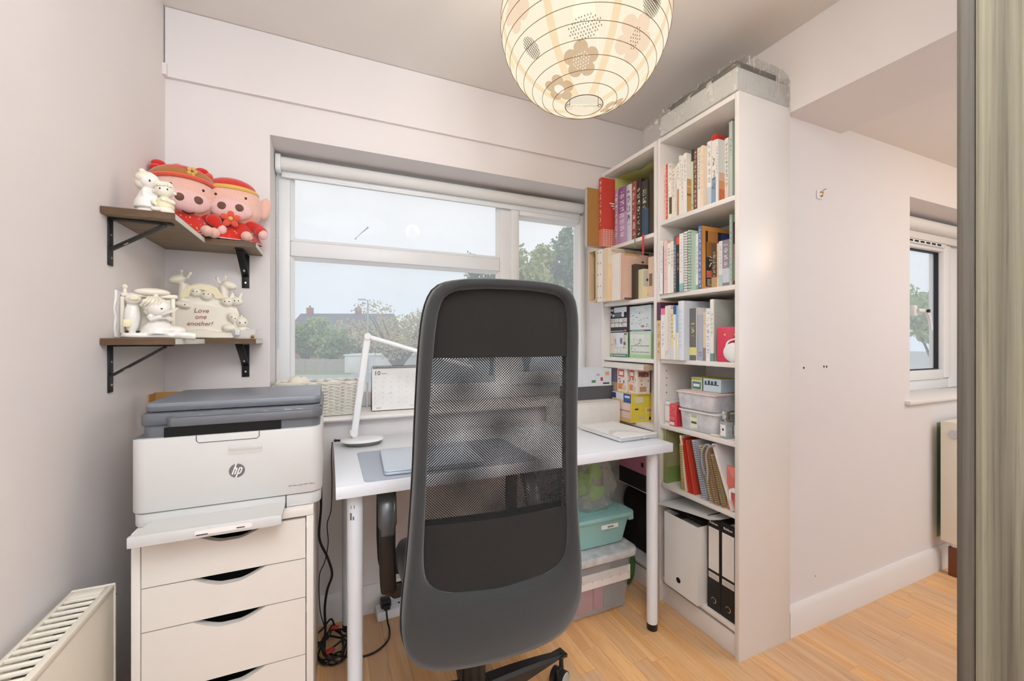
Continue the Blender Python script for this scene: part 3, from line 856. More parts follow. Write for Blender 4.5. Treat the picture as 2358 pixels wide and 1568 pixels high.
CR = (246, 240, 226); WH = (244, 242, 238); OW = (238, 232, 222)
S1, S2, S3, S4, S5, S6 = 1.6574, 1.3374, 1.0574, 0.7734, 0.5177, 0.113
top = 'on top shelf, nearer bookcase'
rowsT = [  # label head, y1, y0, xs, h, depth, colour, kwargs
 ('pale pink paperback at the far left end', 1.3800, 1.3915, 1.345, .240, .15, (240, 206, 200), dict(ink=(190, 120, 120), rows=10)),
 ('thin red paperback, second from the left end', 1.3700, 1.3795, 1.345, .245, .16, (216, 84, 70), dict(ink=(246, 220, 200), rows=14, i0=.05, i1=.95)),
 ('cream paperback right of the red one', 1.3610, 1.3695, 1.346, .243, .16, CR, dict(ink=(90, 80, 70), rows=16, i0=.3, i1=.6)),
 ('white paperback with black title and dark brown lower half', 1.3480, 1.3608, 1.345, .240, .16, CR, dict(ink=(30, 28, 28), rows=9, i0=.68, i1=.98, band=(96, 78, 60), b0=.10, b1=.40)),
 ('cream paperback with tiny grey title, fifth from the left', 1.3300, 1.3478, 1.347, .214, .15, (240, 232, 214), dict(ink=(120, 120, 118), rows=12, i0=.4, i1=.95)),
 ('off-white paperback with long grey title, sixth from the left', 1.3180, 1.3298, 1.346, .217, .15, OW, dict(ink=(150, 140, 134), rows=18, i0=.1, i1=.8)),
 ('white paperback with a brown photo on its lower spine', 1.3060, 1.3178, 1.346, .226, .15, CR, dict(ink=(60, 60, 60), rows=16, i0=.7, i1=.95, band=(196, 150, 112), b0=0, b1=.52)),
 ('tall white paperback with orange title beside the brown-photo one', 1.2930, 1.3058, 1.345, .253, .16, (246, 242, 230), dict(ink=(206, 160, 90), rows=9, i0=.5, i1=.93)),
 ('white paperback with a grey title, left of the caramel cover', 1.2820, 1.2928, 1.345, .248, .17, WH, dict(ink=(110, 112, 110), rows=14, i0=.25, i1=.85)),
 ('thick white book whose cover shows a caramel-coloured photo', 1.2665, 1.2818, 1.345, .252, .19, (246, 242, 232), dict(ink=(150, 150, 146), rows=12, i0=.55, i1=.9)),
 ('slim pale green book right of the caramel cover', 1.2568, 1.2660, 1.372, .266, .16, (214, 222, 180), dict(ink=(34, 34, 32), rows=10, i0=.0, i1=.16, band=(60, 66, 60), b0=.82, b1=1.0)),
 ('brown paperback with white lettering in the middle of the row', 1.2385, 1.2565, 1.374, .262, .17, (116, 82, 74), dict(ink=(238, 226, 216), rows=13, i0=.05, i1=.97)),
 ('cream paperback with fine black title right of the brown one', 1.2202, 1.2383, 1.375, .262, .17, (246, 236, 218), dict(ink=(60, 56, 52), rows=20, i0=.35, i1=.97)),
 ('plain pale peach book right of the middle', 1.2090, 1.2200, 1.375, .264, .19, (248, 226, 200), dict(ink=(220, 190, 160), rows=10)),
 ('white book with large grey lettering and a red block above', 1.1885, 1.2085, 1.396, .278, .16, (244, 244, 240), dict(ink=(120, 126, 130), rows=8, i0=.4, i1=.95, band=(206, 216, 222), b0=.05, b1=.34)),
 ('white book with black brush strokes and a blue lower spine', 1.1695, 1.1883, 1.398, .274, .17, (246, 238, 230), dict(ink=(30, 30, 32), rows=5, i0=.3, i1=.8, band=(140, 168, 190), b0=0, b1=.46)),
 ('white book with an orange sunset cover', 1.1590, 1.1692, 1.398, .272, .19, (246, 244, 240), dict(ink=(110, 110, 108), rows=22, i0=.5, i1=.9)),
 ('white paperback with small black title near the right end', 1.1410, 1.1585, 1.434, .277, .15, (246, 244, 238), dict(ink=(40, 40, 42), rows=16, i0=.3, i1=.95)),
 ('tall thin pale teal book against the right panel', 1.1250, 1.1405, 1.436, .335, .15, (214, 230, 224), dict(ink=(120, 140, 140), rows=16, i0=.6, i1=.8)),
]
made = {}
for (lab, y1, y0, xs, h, d, c, kw) in rowsT:
    made[lab] = book(lab + ' ' + top, y1, y0, xs, S1, h, d, c, group='books on the top shelf of the nearer bookcase', soft=True, **kw)
cover_art(made['thick white book whose cover shows a caramel-coloured photo'], [(0.02, .98, 0, .58, (206, 160, 104)), (0.02, .98, .30, .34, (150, 100, 60)), (.02, .98, .44, .47, (232, 190, 130))], .0147, .19, .252)
cover_art(made['white book with an orange sunset cover'], [(0.03, .97, 0.0, .28, (226, 120, 70)), (0.03, .97, .28, .40, (238, 160, 110)), (.03, .97, .40, .52, (240, 200, 170)), (.5, .9, .74, .84, (150, 120, 100))], .0096, .19, .272)
cover_art(made['tall thin pale teal book against the right panel'], [(.1, .9, .45, .55, (70, 140, 160))], .0149, .15, .335)
rbx = B(); rbx.box(0, .10, -.013, .013, 0, .026, 0.002)
o = obj('red_box', rbx, M_pred, loc=(1.412, 1.190, S1 + .2785)); tag(o, 'small red box lying on top of the books on the top shelf', 'box')

mid = 'on second shelf, nearer bookcase'
rowsM = [
 ('white paperback with blue lettering sticking out at the left end', 1.3860, 1.3918, 1.318, .212, .15, (240, 240, 240), dict(ink=(90, 120, 190), rows=16, i0=.05, i1=.9)),
 ('white paperback with faint grey lettering, second from the left', 1.3700, 1.3858, 1.318, .232, .15, (244, 240, 236), dict(ink=(160, 156, 150), rows=14, i0=.4, i1=.95)),
 ('very thin dark red booklet', 1.3640, 1.3698, 1.320, .205, .14, (110, 60, 56), dict(rows=10)),
 ('pale pink paperback', 1.3440, 1.3638, 1.318, .228, .15, (240, 210, 202), dict(ink=(210, 160, 160), rows=12)),
 ('white paperback with black top lettering right of the pink one', 1.3260, 1.3438, 1.319, .212, .15, (246, 242, 232), dict(ink=(40, 40, 44), rows=14, i0=.55, i1=.9)),
 ('off-white paperback with red-brown lettering', 1.3095, 1.3258, 1.319, .216, .15, (242, 234, 222), dict(ink=(170, 90, 80), rows=14, i0=.5, i1=.85)),
 ('slate blue paperback with white lettering', 1.2965, 1.3093, 1.319, .232, .16, (96, 108, 124), dict(ink=(226, 226, 222), rows=16, i0=.05, i1=.85)),
 ('black and red paperback with an orange top', 1.2790, 1.2963, 1.320, .228, .16, (44, 42, 46), dict(ink=(200, 140, 100), rows=8, i0=.35, i1=.75, band=(232, 96, 60), b0=.86, b1=1.0)),
 ('white book with pale teal foot left of ring-bound ones', 1.2570, 1.2788, 1.319, .237, .16, (240, 240, 236), dict(ink=(190, 192, 190), rows=16, i0=.3, i1=.9, band=(150, 200, 196), b0=0, b1=.14)),
 ('white ring-bound notebook with black wire', 1.2400, 1.2568, 1.321, .240, .16, (240, 236, 232), dict(rows=20, i0=2, i1=3)),
 ('mint green ring-bound notebook', 1.2270, 1.2395, 1.324, .243, .20, (196, 220, 200), dict(rows=20, i0=2, i1=3)),
 ('thin white paperback with green foot left of the orange cover', 1.2150, 1.2268, 1.354, .229, .15, (246, 244, 238), dict(ink=(90, 90, 90), rows=14, i0=.3, i1=.8, band=(150, 190, 160), b0=0, b1=.1)),
 ('tall blue-spined book with an orange illustrated cover', 1.1985, 1.2148, 1.354, .256, .215, (110, 124, 176), dict(ink=(236, 236, 240), rows=11, i0=.05, i1=.95)),
 ('brown paperback with white characters in front of the orange cover', 1.1730, 1.1980, 1.408, .187, .15, (104, 84, 64), dict(ink=(232, 222, 206), rows=9, i0=.3, i1=.82, band=(206, 176, 132), b0=0, b1=.28)),
 ('thin cream paperback beside the brown one', 1.1640, 1.1728, 1.408, .184, .15, (240, 226, 200), dict(rows=12, ink=(150, 140, 130))),
 ('white paperback with a pink and teal foot', 1.1475, 1.1638, 1.408, .190, .15, (240, 240, 242), dict(ink=(180, 180, 190), rows=14, i0=.4, i1=.9, band=(196, 216, 218), b0=0, b1=.3)),
 ('lilac grey paperback with white lettering', 1.1170, 1.1472, 1.408, .190, .15, (150, 142, 156), dict(ink=(240, 238, 240), rows=7, i0=.45, i1=.92, band=(212, 220, 232), b0=.13, b1=.42)),
 ('tall pale green magazine with purple cover', 1.1060, 1.1165, 1.408, .282, .18, (196, 220, 196), dict(rows=14, ink=(120, 90, 120), i0=.1, i1=.9)),
]
for (lab, y1, y0, xs, h, d, c, kw) in rowsM:
    made[lab] = book(lab + ' ' + mid, y1, y0, xs, S2, h, d, c, group='books on the second shelf of the nearer bookcase', soft=True, **kw)
wire_rings(made['white ring-bound notebook with black wire'], .0162, .240, 22)
wire_rings(made['mint green ring-bound notebook'], .012, .243, 20)
o = made['tall blue-spined book with an orange illustrated cover']; T = .0157
cover_art(o, [(0.01, .99, .0, 1, (226, 160, 84)), (.1, .93, .06, .93, (52, 44, 40)), (.16, .42, .66, .93, (206, 140, 80)), (.5, .72, .70, .93, (70, 84, 140)), (.74, .92, .78, .92, (204, 160, 90)),
              (.12, .34, .52, .76, (168, 112, 54)), (.38, .6, .46, .7, (190, 120, 70)), (.12, .5, .20, .31, (212, 110, 84)), (.14, .5, .07, .18, (150, 140, 128)), (.2, .44, .10, .16, (110, 104, 96))], T, .215, .256)
writing('cover_title', '港', .05, face_m((.062, -T / 2 - .002, .112)), M_white, o)
cover_art(made['tall pale green magazine with purple cover'], [(.04, .96, .6, .9, (110, 70, 100)), (.04, .96, .4, .6, (236, 180, 190)), (.1, .9, .1, .4, (96, 90, 100)), (.04, .96, 0, .1, (210, 90, 80))], .0099, .18, .282)

low = 'on third shelf, nearer bookcase'
rowsL = [
 ('wide colourful magazine sticking out at the left end', 1.3700, 1.3920, 1.306, .252, .19, (226, 190, 150), dict(ink=(90, 120, 60), rows=6, i0=.1, i1=.6, band=(92, 52, 84), b0=.66, b1=.97)),
 ('white book with pink spine top, second from left', 1.3440, 1.3690, 1.306, .217, .16, (242, 238, 236), dict(ink=(150, 150, 152), rows=9, i0=.25, i1=.75, band=(236, 130, 160), b0=.87, b1=1.0)),
 ('cream paperback with a dark spot near its foot', 1.3305, 1.3438, 1.306, .226, .16, (240, 230, 216), dict(rows=4, ink=(70, 80, 70), i0=.06, i1=.16)),
 ('grey white paperback', 1.3130, 1.3303, 1.306, .227, .16, (226, 220, 216), dict(rows=16, ink=(190, 186, 184), i0=.1, i1=.9)),
 ('pale yellow spined paperback with black lettering', 1.2985, 1.3128, 1.306, .211, .16, (236, 222, 160), dict(ink=(60, 56, 60), rows=12, i0=.4, i1=.92, band=(226, 220, 226), b0=0, b1=.26)),
 ('white paperback with a dark blue top', 1.2860, 1.2983, 1.306, .223, .16, (244, 242, 240), dict(ink=(40, 40, 60), rows=14, i0=.35, i1=.45, band=(66, 92, 150), b0=.84, b1=1.0)),
 ('cream and blue paperback left of the thick binder', 1.2735, 1.2858, 1.306, .224, .16, (232, 226, 190), dict(rows=10, i0=2, i1=3, band=(150, 180, 214), b0=.5, b1=1.0)),
 ('thick pale blue-white hardback binder', 1.2440, 1.2733, 1.304, .240, .25, (226, 232, 240), dict(ink=(190, 200, 212), rows=14, i0=.2, i1=.85)),
 ('dark grey book with yellow labels on its spine', 1.2130, 1.2436, 1.338, .209, .17, (116, 116, 114), dict(ink=(240, 232, 150), rows=6, i0=.45, i1=.72, band=(236, 230, 150), b0=.10, b1=.25)),
 ('blue-grey slim album', 1.1790, 1.2020, 1.338, .181, .16, (176, 184, 200), dict(rows=14, i0=.1, i1=.2)),
 ('beige paperback with a brown foot', 1.1640, 1.1788, 1.339, .190, .16, (226, 206, 170), dict(ink=(150, 130, 90), rows=10, i0=.75, i1=.95, band=(160, 138, 128), b0=0, b1=.27)),
 ('white paperback with grey characters', 1.1450, 1.1638, 1.338, .203, .16, (242, 242, 242), dict(ink=(130, 132, 136), rows=8, i0=.1, i1=.95)),
 ('tall white book with a plain pale grey cover', 1.1285, 1.1448, 1.338, .237, .22, (240, 240, 232), dict(ink=(150, 120, 110), rows=14, i0=.4, i1=.8, band=(120, 160, 152), b0=0, b1=.13)),
]
for (lab, y1, y0, xs, h, d, c, kw) in rowsL:
    made[lab] = book(lab + ' ' + low, y1, y0, xs, S3, h, d, c, group='books on the third shelf of the nearer bookcase', soft='binder' not in lab, **kw)
cover_art(made['tall white book with a plain pale grey cover'], [(0.02, .98, 0, 1, (206, 208, 198)), (.62, .72, .62, .68, (170, 196, 190)), (.3, .36, .06, .2, (140, 110, 100))], .0157, .22, .237)
# open white box file beside the dark grey book
o = thing('box_file', 'open white slip case standing between the dark grey book and the slim album', 'box', (1.340, 1.2076, S3))
b = B(); b.box(0, .16, -.0055, -.004, 0, .21); b.box(0, .16, .0040, .0052, 0, .21); b.box(0, .16, -.004, .004, 0, .002); b.box(.158, .16, -.004, .004, 0, .21); obj('case', b, M_paper, o, 0)
b = B(); b.box(.02, .15, -.0035, .0035, .003, .195); obj('papers', b, M_matgrey, o, 0)
# olive folder leaning against the right panel
o = book('olive green folder leaning right behind the red case ' + low, 1.062, 1.068, 1.37, S3 + .004, .243, .18, (150, 146, 108), rows=4, i0=2, i1=3, tilt=R_(11.5), soft=True)
# red device case with face-like dots
rc = thing('red_case', 'bright red upright case behind the white headphones on the third shelf', 'case', (1.352, 1.072, S3), -R_(55))
b = B(); b.prism(rrect(-.04, .04, 0, .130, .010), -.008, .008, 'Y', .003); obj('shell', b, pmat('red_case_plastic', (222, 62, 92), .45), rc)
b = B(); b.ell((-.015, -.0085, .10), (.005, .0006, .005), 10, 6); b.ell((.018, -.0085, .10), (.005, .0006, .005), 10, 6); obj('gold_dot', b, M_gold, rc)
# white headphones resting in front
hp = thing('headphones', 'white round ear cup of headphones at the right end of the third shelf', 'headphones', (1.348, 1.049, S3))
b = B(); Mh = Matrix.Translation((0, 0, .036)) @ Matrix.Rotation(R_(-68), 4, 'Z') @ Matrix.Rotation(PI / 2, 4, 'X')
b.lathe([(0, .017), (.018, .0165), (.029, .013), (.0355, .006), (.036, -.004), (.032, -.011), (.018, -.013), (0, -.0135)], seg=32, M=Mh); obj('ear_cup', b, M_upvc, hp)
b = B(); b.tube(spline([(-.012, .024, .055), (-.010, .018, .074), (-.002, .0, .084), (.006, -.012, .083)], 6), .0034, 8); obj('headband', b, M_upvc, hp)

# ------------------------------------------------------------------ the four lower compartments of the nearer bookcase
def decal(b, plane, at_, u0, u1, v0, v1, c):
    if plane == '-Y': b.add([(u0, at_, v0), (u1, at_, v0), (u1, at_, v1), (u0, at_, v1)], [(0, 1, 2, 3)], c)
    elif plane == '-X': b.add([(at_, u1, v0), (at_, u0, v0), (at_, u0, v1), (at_, u1, v1)], [(0, 1, 2, 3)], c)
    else: b.add([(u0, v0, at_), (u1, v0, at_), (u1, v1, at_), (u0, v1, at_)], [(0, 1, 2, 3)], c)
def carton(name, label, x0, x1, y0, y1, z0, h, cols, prints=(), group=None, cat='box', bev=.0008, rz=0.0):
    """closed printed card box. cols: (front -X, side -Y, top); prints: (face, u0,u1,v0,v1,colour) in fractions of the face"""
    cx, cy = (x0 + x1) / 2, (y0 + y1) / 2; w, d = (x1 - x0) / 2, (y1 - y0) / 2
    b = B(); b.box(-w, w, -d, d, 0, h, bev, cols[0], seg=1)
    o = obj(name, b, M_v, None, 0, (cx, cy, z0), rz); tag(o, label, cat, group)
    p = B(); e = .0004
    decal(p, '-Y', -d - e, -w + .001, w - .001, .001, h - .001, cols[1]); decal(p, 'Z', h + e, -w + .001, w - .001, -d + .001, d - .001, cols[2])
    for k, (fc, u0, u1, v0, v1, c) in enumerate(prints):
        q = e + .00015 * (k + 1)
        if fc == 'x': decal(p, '-X', -w - q, d - 2 * d * u1, d - 2 * d * u0, h * v0, h * v1, c)
        elif fc == 'y': decal(p, '-Y', -d - q, -w + 2 * w * u0, -w + 2 * w * u1, h * v0, h * v1, c)
        else: decal(p, 'Z', h + q, -w + 2 * w * u0, -w + 2 * w * u1, -d + 2 * d * v0, -d + 2 * d * v1, c)
    obj('print', p, M_v, o, 0)
    return o
def speckle(face, n, cols, seed, u=(0.08, .92), v=(.08, .92), s=(.03, .09)):
    rd = random.Random(seed); out = []
    for k in range(n):
        a = rd.uniform(*u); b_ = rd.uniform(*v); w = rd.uniform(*s); h = rd.uniform(*s) * 1.2
        out.append((face, a, min(u[1], a + w), b_, min(v[1], b_ + h), rd.choice(cols)))
    return out

# fourth shelf: boxes, food containers, perfume
carton('small_box', 'narrow white box at the far left of the container shelf', 1.345, 1.43, 1.355, 1.385, S4, .098, ((238, 234, 226), (236, 232, 226), (240, 238, 232)), [('x', .1, .9, .08, .16, (190, 186, 180)), ('x', .1, .9, .82, .9, (190, 200, 180))])
carton('tea_box', 'red dotted box beside the clear food containers', 1.338, 1.43, 1.312, 1.352, S4, .092, ((224, 84, 92), (206, 56, 66), (232, 110, 116)),
       speckle('x', 26, [(246, 200, 204)], 3, v=(.5, .95), s=(.02, .04)) + [('x', .15, .85, .28, .44, (232, 120, 124)), ('x', .15, .8, .06, .2, (244, 236, 236))])
def food_box(label, y0, y1, x0, x1, z, h, lid_col, contents, sticker=True):
    t = thing('food_container', label, 'container', ((x0 + x1) / 2, (y0 + y1) / 2, z), 0, 'clear food containers')
    w, d = (x1 - x0) / 2, (y1 - y0) / 2; tp = .006
    b = B(); rows = []
    for (zz, k) in ((0.004, tp * 1.5), (0, tp * 2.2), (.0, tp * 2.2)): pass
    pr = [(0.0, .010), (0.004, .005), (h * .55, .003), (h, 0)]
    rows = [[(x_, y_, zz) for x_, y_ in rrect(-w + k, w - k, -d + k, d - k, .016, 4)] for zz, k in pr]
    b.grid(rows, closed=True); n = len(rows[0]); b.add(rows[0], [tuple(range(n))[::-1]])
    obj('tub', b, M_clear, t, 40)
    b = B(); b.prism(rrect(-w - .006, w + .006, -d - .006, d + .006, .02, 4), h, h + .007, 'Z', .002); b.prism(rrect(-w + .012, w - .012, -d + .012, d - .012, .014, 4), h + .007, h + .0095, 'Z', .0015)
    obj('lid', b, pmat('lid_' + str(len(bpy.data.materials)), lid_col, .4), t)
    for (c, r, col) in contents:
        b = B(); b.ell(c, r, 12, 8, col); obj('contents', b, M_v, t, 60)
    if sticker:
        b = B(); decal(b, '-X', -w + .001, -d * .05, d * .35, h * .18, h * .92, (236, 240, 214)); decal(b, '-X', -w + .0008, 0, d * .3, h * .4, h * .52, (90, 100, 90)); decal(b, '-X', -w + .0008, 0.0, d * .3, h * .72, h * .86, (180, 196, 150))
        obj('label_sticker', b, M_v, t, 0); b = B()
        decal(b, '-Y', -d + .0012, -w * .6, w * .3, h * .2, h * .8, (226, 224, 220)); decal(b, '-Y', -d + .001, w * .05, w * .25, h * .4, h * .7, (110, 108, 104))
        obj('label_sticker', b, M_v, t, 0)
    return t
food_box('lower clear food container with paper labels on the fourth shelf', 1.118, 1.300, 1.338, 1.475, S4, .076, (232, 228, 226), [((-.01, .045, .025), (.03, .025, .018), (226, 222, 216)), ((.0, -.03, .03), (.04, .035, .022), (238, 236, 236)), ((-.02, .07, .02), (.02, .012, .016), (190, 214, 200))])
food_box('upper clear food container with a pinkish lid on the fourth shelf', 1.122, 1.306, 1.330, 1.472, S4 + .0865, .064, (236, 214, 212), [((-.02, .05, .03), (.022, .018, .018), (244, 240, 238)), ((-.01, -.005, .03), (.024, .026, .020), (238, 186, 190)), ((.01, -.055, .024), (.03, .02, .016), (226, 160, 168)), ((.03, .03, .022), (.04, .04, .018), (214, 210, 214))], False)
carton('tissue_box', 'yellow box with a teal cloud label on top of the food containers', 1.375, 1.475, 1.216, 1.268, S4 + .161, .052, ((226, 216, 150), (110, 140, 120), (206, 190, 60)), [('x', .1, .92, .1, .66, (76, 124, 136)), ('x', .2, .8, .28, .5, (226, 236, 232)), ('x', .05, .95, .82, .94, (150, 170, 110))])
carton('tissue_box', 'pale blue box with black lettering right of the yellow box', 1.378, 1.475, 1.130, 1.212, S4 + .161, .052, ((206, 220, 226), (190, 206, 216), (196, 190, 70)), [('x', .08, .9, .5, .58, (90, 110, 130)), ('x', .1, .2, .5, .8, (60, 70, 90)), ('x', .28, .4, .55, .84, (60, 70, 90)), ('x', .46, .58, .52, .8, (60, 70, 90)), ('x', .66, .78, .55, .84, (60, 70, 90))])
def perfume(label, x, y, h, cap):
    t = thing('perfume_bottle', label, 'bottle', (x, y, S4)); w = .016
    b = B(); b.box(-w, w, -w, w, 0, h * .62, .003); obj('flask', b, M_perf, t)
    b = B(); b.box(-w + .003, w - .003, -w + .003, w - .003, .006, h * .42, .002, (236, 232, 214)); obj('liquid', b, M_perf, t)
    b = B(); b.cyl((0, 0, h * .62), (0, 0, h * .70), .007); b.box(-.010, .010, -.010, .010, h * .69, h, .002); obj('cap', b, cap, t)
    b = B(); decal(b, '-X', -w - .0004, -.011, .011, h * .1, h * .52, (244, 243, 240)); decal(b, '-X', -w - .0006, -.004, .004, h * .3, h * .38, (60, 60, 60)); obj('paper_label', b, M_v, t, 0)
perfume('square perfume bottle with silver cap at the front of the fourth shelf', 1.352, 1.086, .100, M_chrome)
perfume('second perfume bottle half hidden by the side panel', 1.395, 1.062, .094, M_gold)
tb = B(); random.seed(3)
tb.ell((0, 0, .045), (.036, .034, .045), 14, 10); tb.ell((.006, 0, .10), (.040, .03, .055), 14, 10); tb.ell((-.01, .025, .085), (.03, .03, .03), 12, 8)
for i_, v in enumerate(tb.v): tb.v[i_] = (v[0] + random.uniform(-.004, .004), v[1] + random.uniform(-.004, .004), max(.001, v[2] + random.uniform(-.004, .004)))
o = obj('plastic_bag', tb, M_bag, None, 0, (1.51, 1.083, S4)); tag(o, 'crumpled clear plastic bag of trinkets behind the perfume bottles', 'bag')
tb = B(); tb.tube([(0.0, 0, .004), (.0, -.02, .006), (.004, -.045, .004), (.012, -.03, .012)], .004, 6)
o = obj('hair_band', tb, M_cream, None, 60, (1.338, 1.14, S4)); tag(o, 'cream cloth hair band at the shelf edge in front of the containers', 'hair band')

# fifth shelf: folder and notebooks leaning left
gf = book('sage green picture folder at the far left of the notebook shelf', 1.3700, 1.3860, 1.338, S5, .235, .22, (150, 156, 104), rows=4, i0=2, i1=3, cat='folder', name='folder', soft=True)
cover_art(gf, [(0.02, .98, 0, .3, (130, 152, 84)), (.02, .98, .3, 1, (164, 160, 118)), (.5, .8, .42, .58, (170, 116, 96)), (.62, .72, .36, .44, (70, 60, 50))], .0154, .22, .235)
def lean(label, y, th, x, h, d, c, deg, wire=None, **kw):
    o = book(label, y, y + th, x, S5 + abs(math.sin(R_(deg))) * th * .5 + .0006, h, d, c, tilt=R_(deg), cat='notebook', name='notebook', group=None, soft=True, **kw)
    if wire: wire_rings(o, th - .0006, h, wire)
    return o
lean('pale yellow ring-bound notebook beside the green folder', 1.272, .013, 1.336, .190, .15, (226, 212, 140), -3, 24, rows=10, i0=2, i1=3)
lean('cream notebook leaning between the yellow and red ones', 1.254, .010, 1.337, .226, .15, (234, 218, 190), -8, rows=10, i0=2, i1=3)
lean('first red notebook of three, furthest left', 1.2425, .009, 1.338, .224, .15, (206, 70, 54), -11.5, rows=10, i0=2, i1=3)
lean('second red notebook of three, in the middle', 1.2290, .009, 1.338, .220, .15, (196, 48, 36), -11.5, rows=10, i0=2, i1=3)
lean('third red notebook of three, beside the silver ring-bound one', 1.2160, .008, 1.339, .214, .15, (210, 78, 60), -11.5, rows=10, i0=2, i1=3)
lean('pale blue ring-bound notebook with thick silver wire', 1.158, .016, 1.330, .226, .16, (196, 204, 216), -13.5, 26, rows=10, i0=2, i1=3)
lean('kraft ring-bound notebook leaning right of the blue one', 1.129, .011, 1.330, .214, .15, (216, 196, 160), -14, 26, rows=10, i0=2, i1=3)
lean('second kraft ring-bound notebook with a brown cover', 1.106, .012, 1.330, .214, .15, (196, 160, 120), -14, 26, rows=10, i0=2, i1=3)
lean('third kraft ring-bound notebook nearest the white folder', 1.079, .010, 1.332, .190, .14, (190, 166, 120), -15, 24, rows=10, i0=2, i1=3)
lean('white presentation folder leaning with a grey ribbon on it', 1.040, .011, 1.332, .240, .20, (240, 236, 232), -20, rows=10, i0=2, i1=3)
cb = B()
cb.tube(spline([(1.322, 1.155, S5 + .105), (1.318, 1.163, S5 + .14), (1.318, 1.165, S5 + .19), (1.320, 1.145, S5 + .222), (1.324, 1.125, S5 + .215)], 6), .004, 6)
cb.tube(spline([(1.318, 1.140, S5 + .085), (1.314, 1.136, S5 + .13), (1.314, 1.142, S5 + .18), (1.316, 1.132, S5 + .215), (1.322, 1.112, S5 + .225)], 6), .004, 6)
o = obj('grey_ribbon', cb, M_string, None, 60); tag(o, 'grey ribbon handles hanging over the leaning notebooks', 'ribbon')
en = B(); en.box(-.004, .004, -.026, .026, 0, .16, .001); o = obj('envelope', en, pmat('coral_card', (226, 124, 112), .6), None, 30, (1.345, 1.048, S5)); tag(o, 'coral pink envelope standing at the right end of the notebook shelf', 'envelope')
b = B(); b.add([(-.0045, -.026, .159), (-.0045, .026, .159), (-.0045, 0, .118)], [(0, 1, 2)]); obj('flap', b, pmat('coral_card_flap', (236, 146, 132), .6), o, 0)
ck = B(); ck.box(-.012, .012, -.02, .0, .0, .012, .003); ck.cyl((-.01, -.002, .006), (-.01, -.002, -.03), .004, seg=10)
o = obj('white_clip', ck, M_upvc, None, 35, (1.330, 1.047, S5 + .075)); tag(o, 'small white plastic clip hooked at the right end of the notebook shelf', 'clip')

# bottom compartment: magazine file, paper, lever arch files
mf = thing('magazine_file', 'white magazine file standing in the bottom of the nearer bookcase', 'magazine file', (1.300, 1.255, S6))
b = B(); hh = .303
b.box(0, .245, .085, .087, 0, hh); b.box(0, .245, -.087, -.085, 0, hh); b.box(0, .002, -.085, .085, 0, hh); b.box(.243, .245, -.085, .085, 0, hh * .6); b.box(0.002, .243, -.085, .085, 0, .002)
obj('case', b, M_paper, mf, 0)
b = B(); b.cyl((-.0008, 0.01, .05), (.0004, .01, .05), .011, seg=20); obj('finger_hole', b, M_dark, mf)
b = B(); b.box(.006, .23, -.08, .08, .004, .28, .002, (92, 96, 84)); b.box(.02, .2, -.06, .02, .28, .29, .002, (160, 160, 150)); obj('papers', b, M_v, mf, 0)
dk = B(); dk.box(1.330, 1.56, 1.17, 1.38, S6 + .305, S6 + .318, .004); o = obj('document_case', dk, M_black); tag(o, 'black flat case lying on top of the white magazine file', 'case')
pp = []
for i in range(9):
    u = i / 8; row = []
    for j in range(9):
        v = j / 8
        row.append((1.285 + .20 * v + .008 * math.sin(u * PI), 1.100 + .280 * u, S6 + .3225 + .030 * (1 - u) + .010 * (2 * v - 1) ** 2 * (1 - u)))
    pp.append(row)
b = B(); b.grid(pp); lo_ = [[(p[0], p[1], p[2] - .0012) for p in r] for r in pp]; b.grid([r[::-1] for r in lo_])
o = obj('paper_sheet', b, M_paper, None, 60); tag(o, 'curled white sheet of paper lying over the magazine file', 'paper')
def lever_file(label, y, w):
    t = thing('lever_arch_file', label, 'folder', (1.338, y, S6), 0, 'black lever arch files')
    h = .350; d = .245
    b = B(); b.box(0, .003, -w / 2, w / 2, 0, h, .001); b.box(.003, d, w / 2 - .003, w / 2, 0, h, .001); b.box(.003, d, -w / 2, -w / 2 + .003, 0, h, .001); obj('cover', b, pmat('black_file_card' + str(int(y * 1000)), (30, 29, 29), .55, var=.2, scale=80), t, 0)
    b = B(); b.box(.006, d - .02, -w / 2 + .005, w / 2 - .005, .01, h - .02); obj('papers', b, M_page, t, 0)
    b = B(); e = -.0005; m = w / 2 - .006
    decal(b, '-X', e, -m, m, .150, .312, (240, 236, 230)); decal(b, '-X', e, -m, m, .118, .140, (240, 236, 230))
    for k in range(8): decal(b, '-X', e - .0002, -m + .004 + k * .0055, -m + .0055 + k * .0055, .120, .138, (60, 58, 56))
    obj('spine_label', b, M_v, t, 0)
    wm = face_m((e - .0004, 0, .330), '-X'); writing('maker_name', 'Bukken', .0125, wm, M_white, t)
    b = B(); b.lathe([(.009, -.001), (.011, 0), (.009, .001), (.009, -.001)], (0, 0, 0), 20, None, face_m((-.0006, 0, .038), '-X')); obj('finger_ring', b, M_chrome, t)
lever_file('left black lever arch file with white spine label in the bottom compartment', 1.128, .058)
lever_file('right black lever arch file against the side panel in the bottom compartment', 1.066, .062)

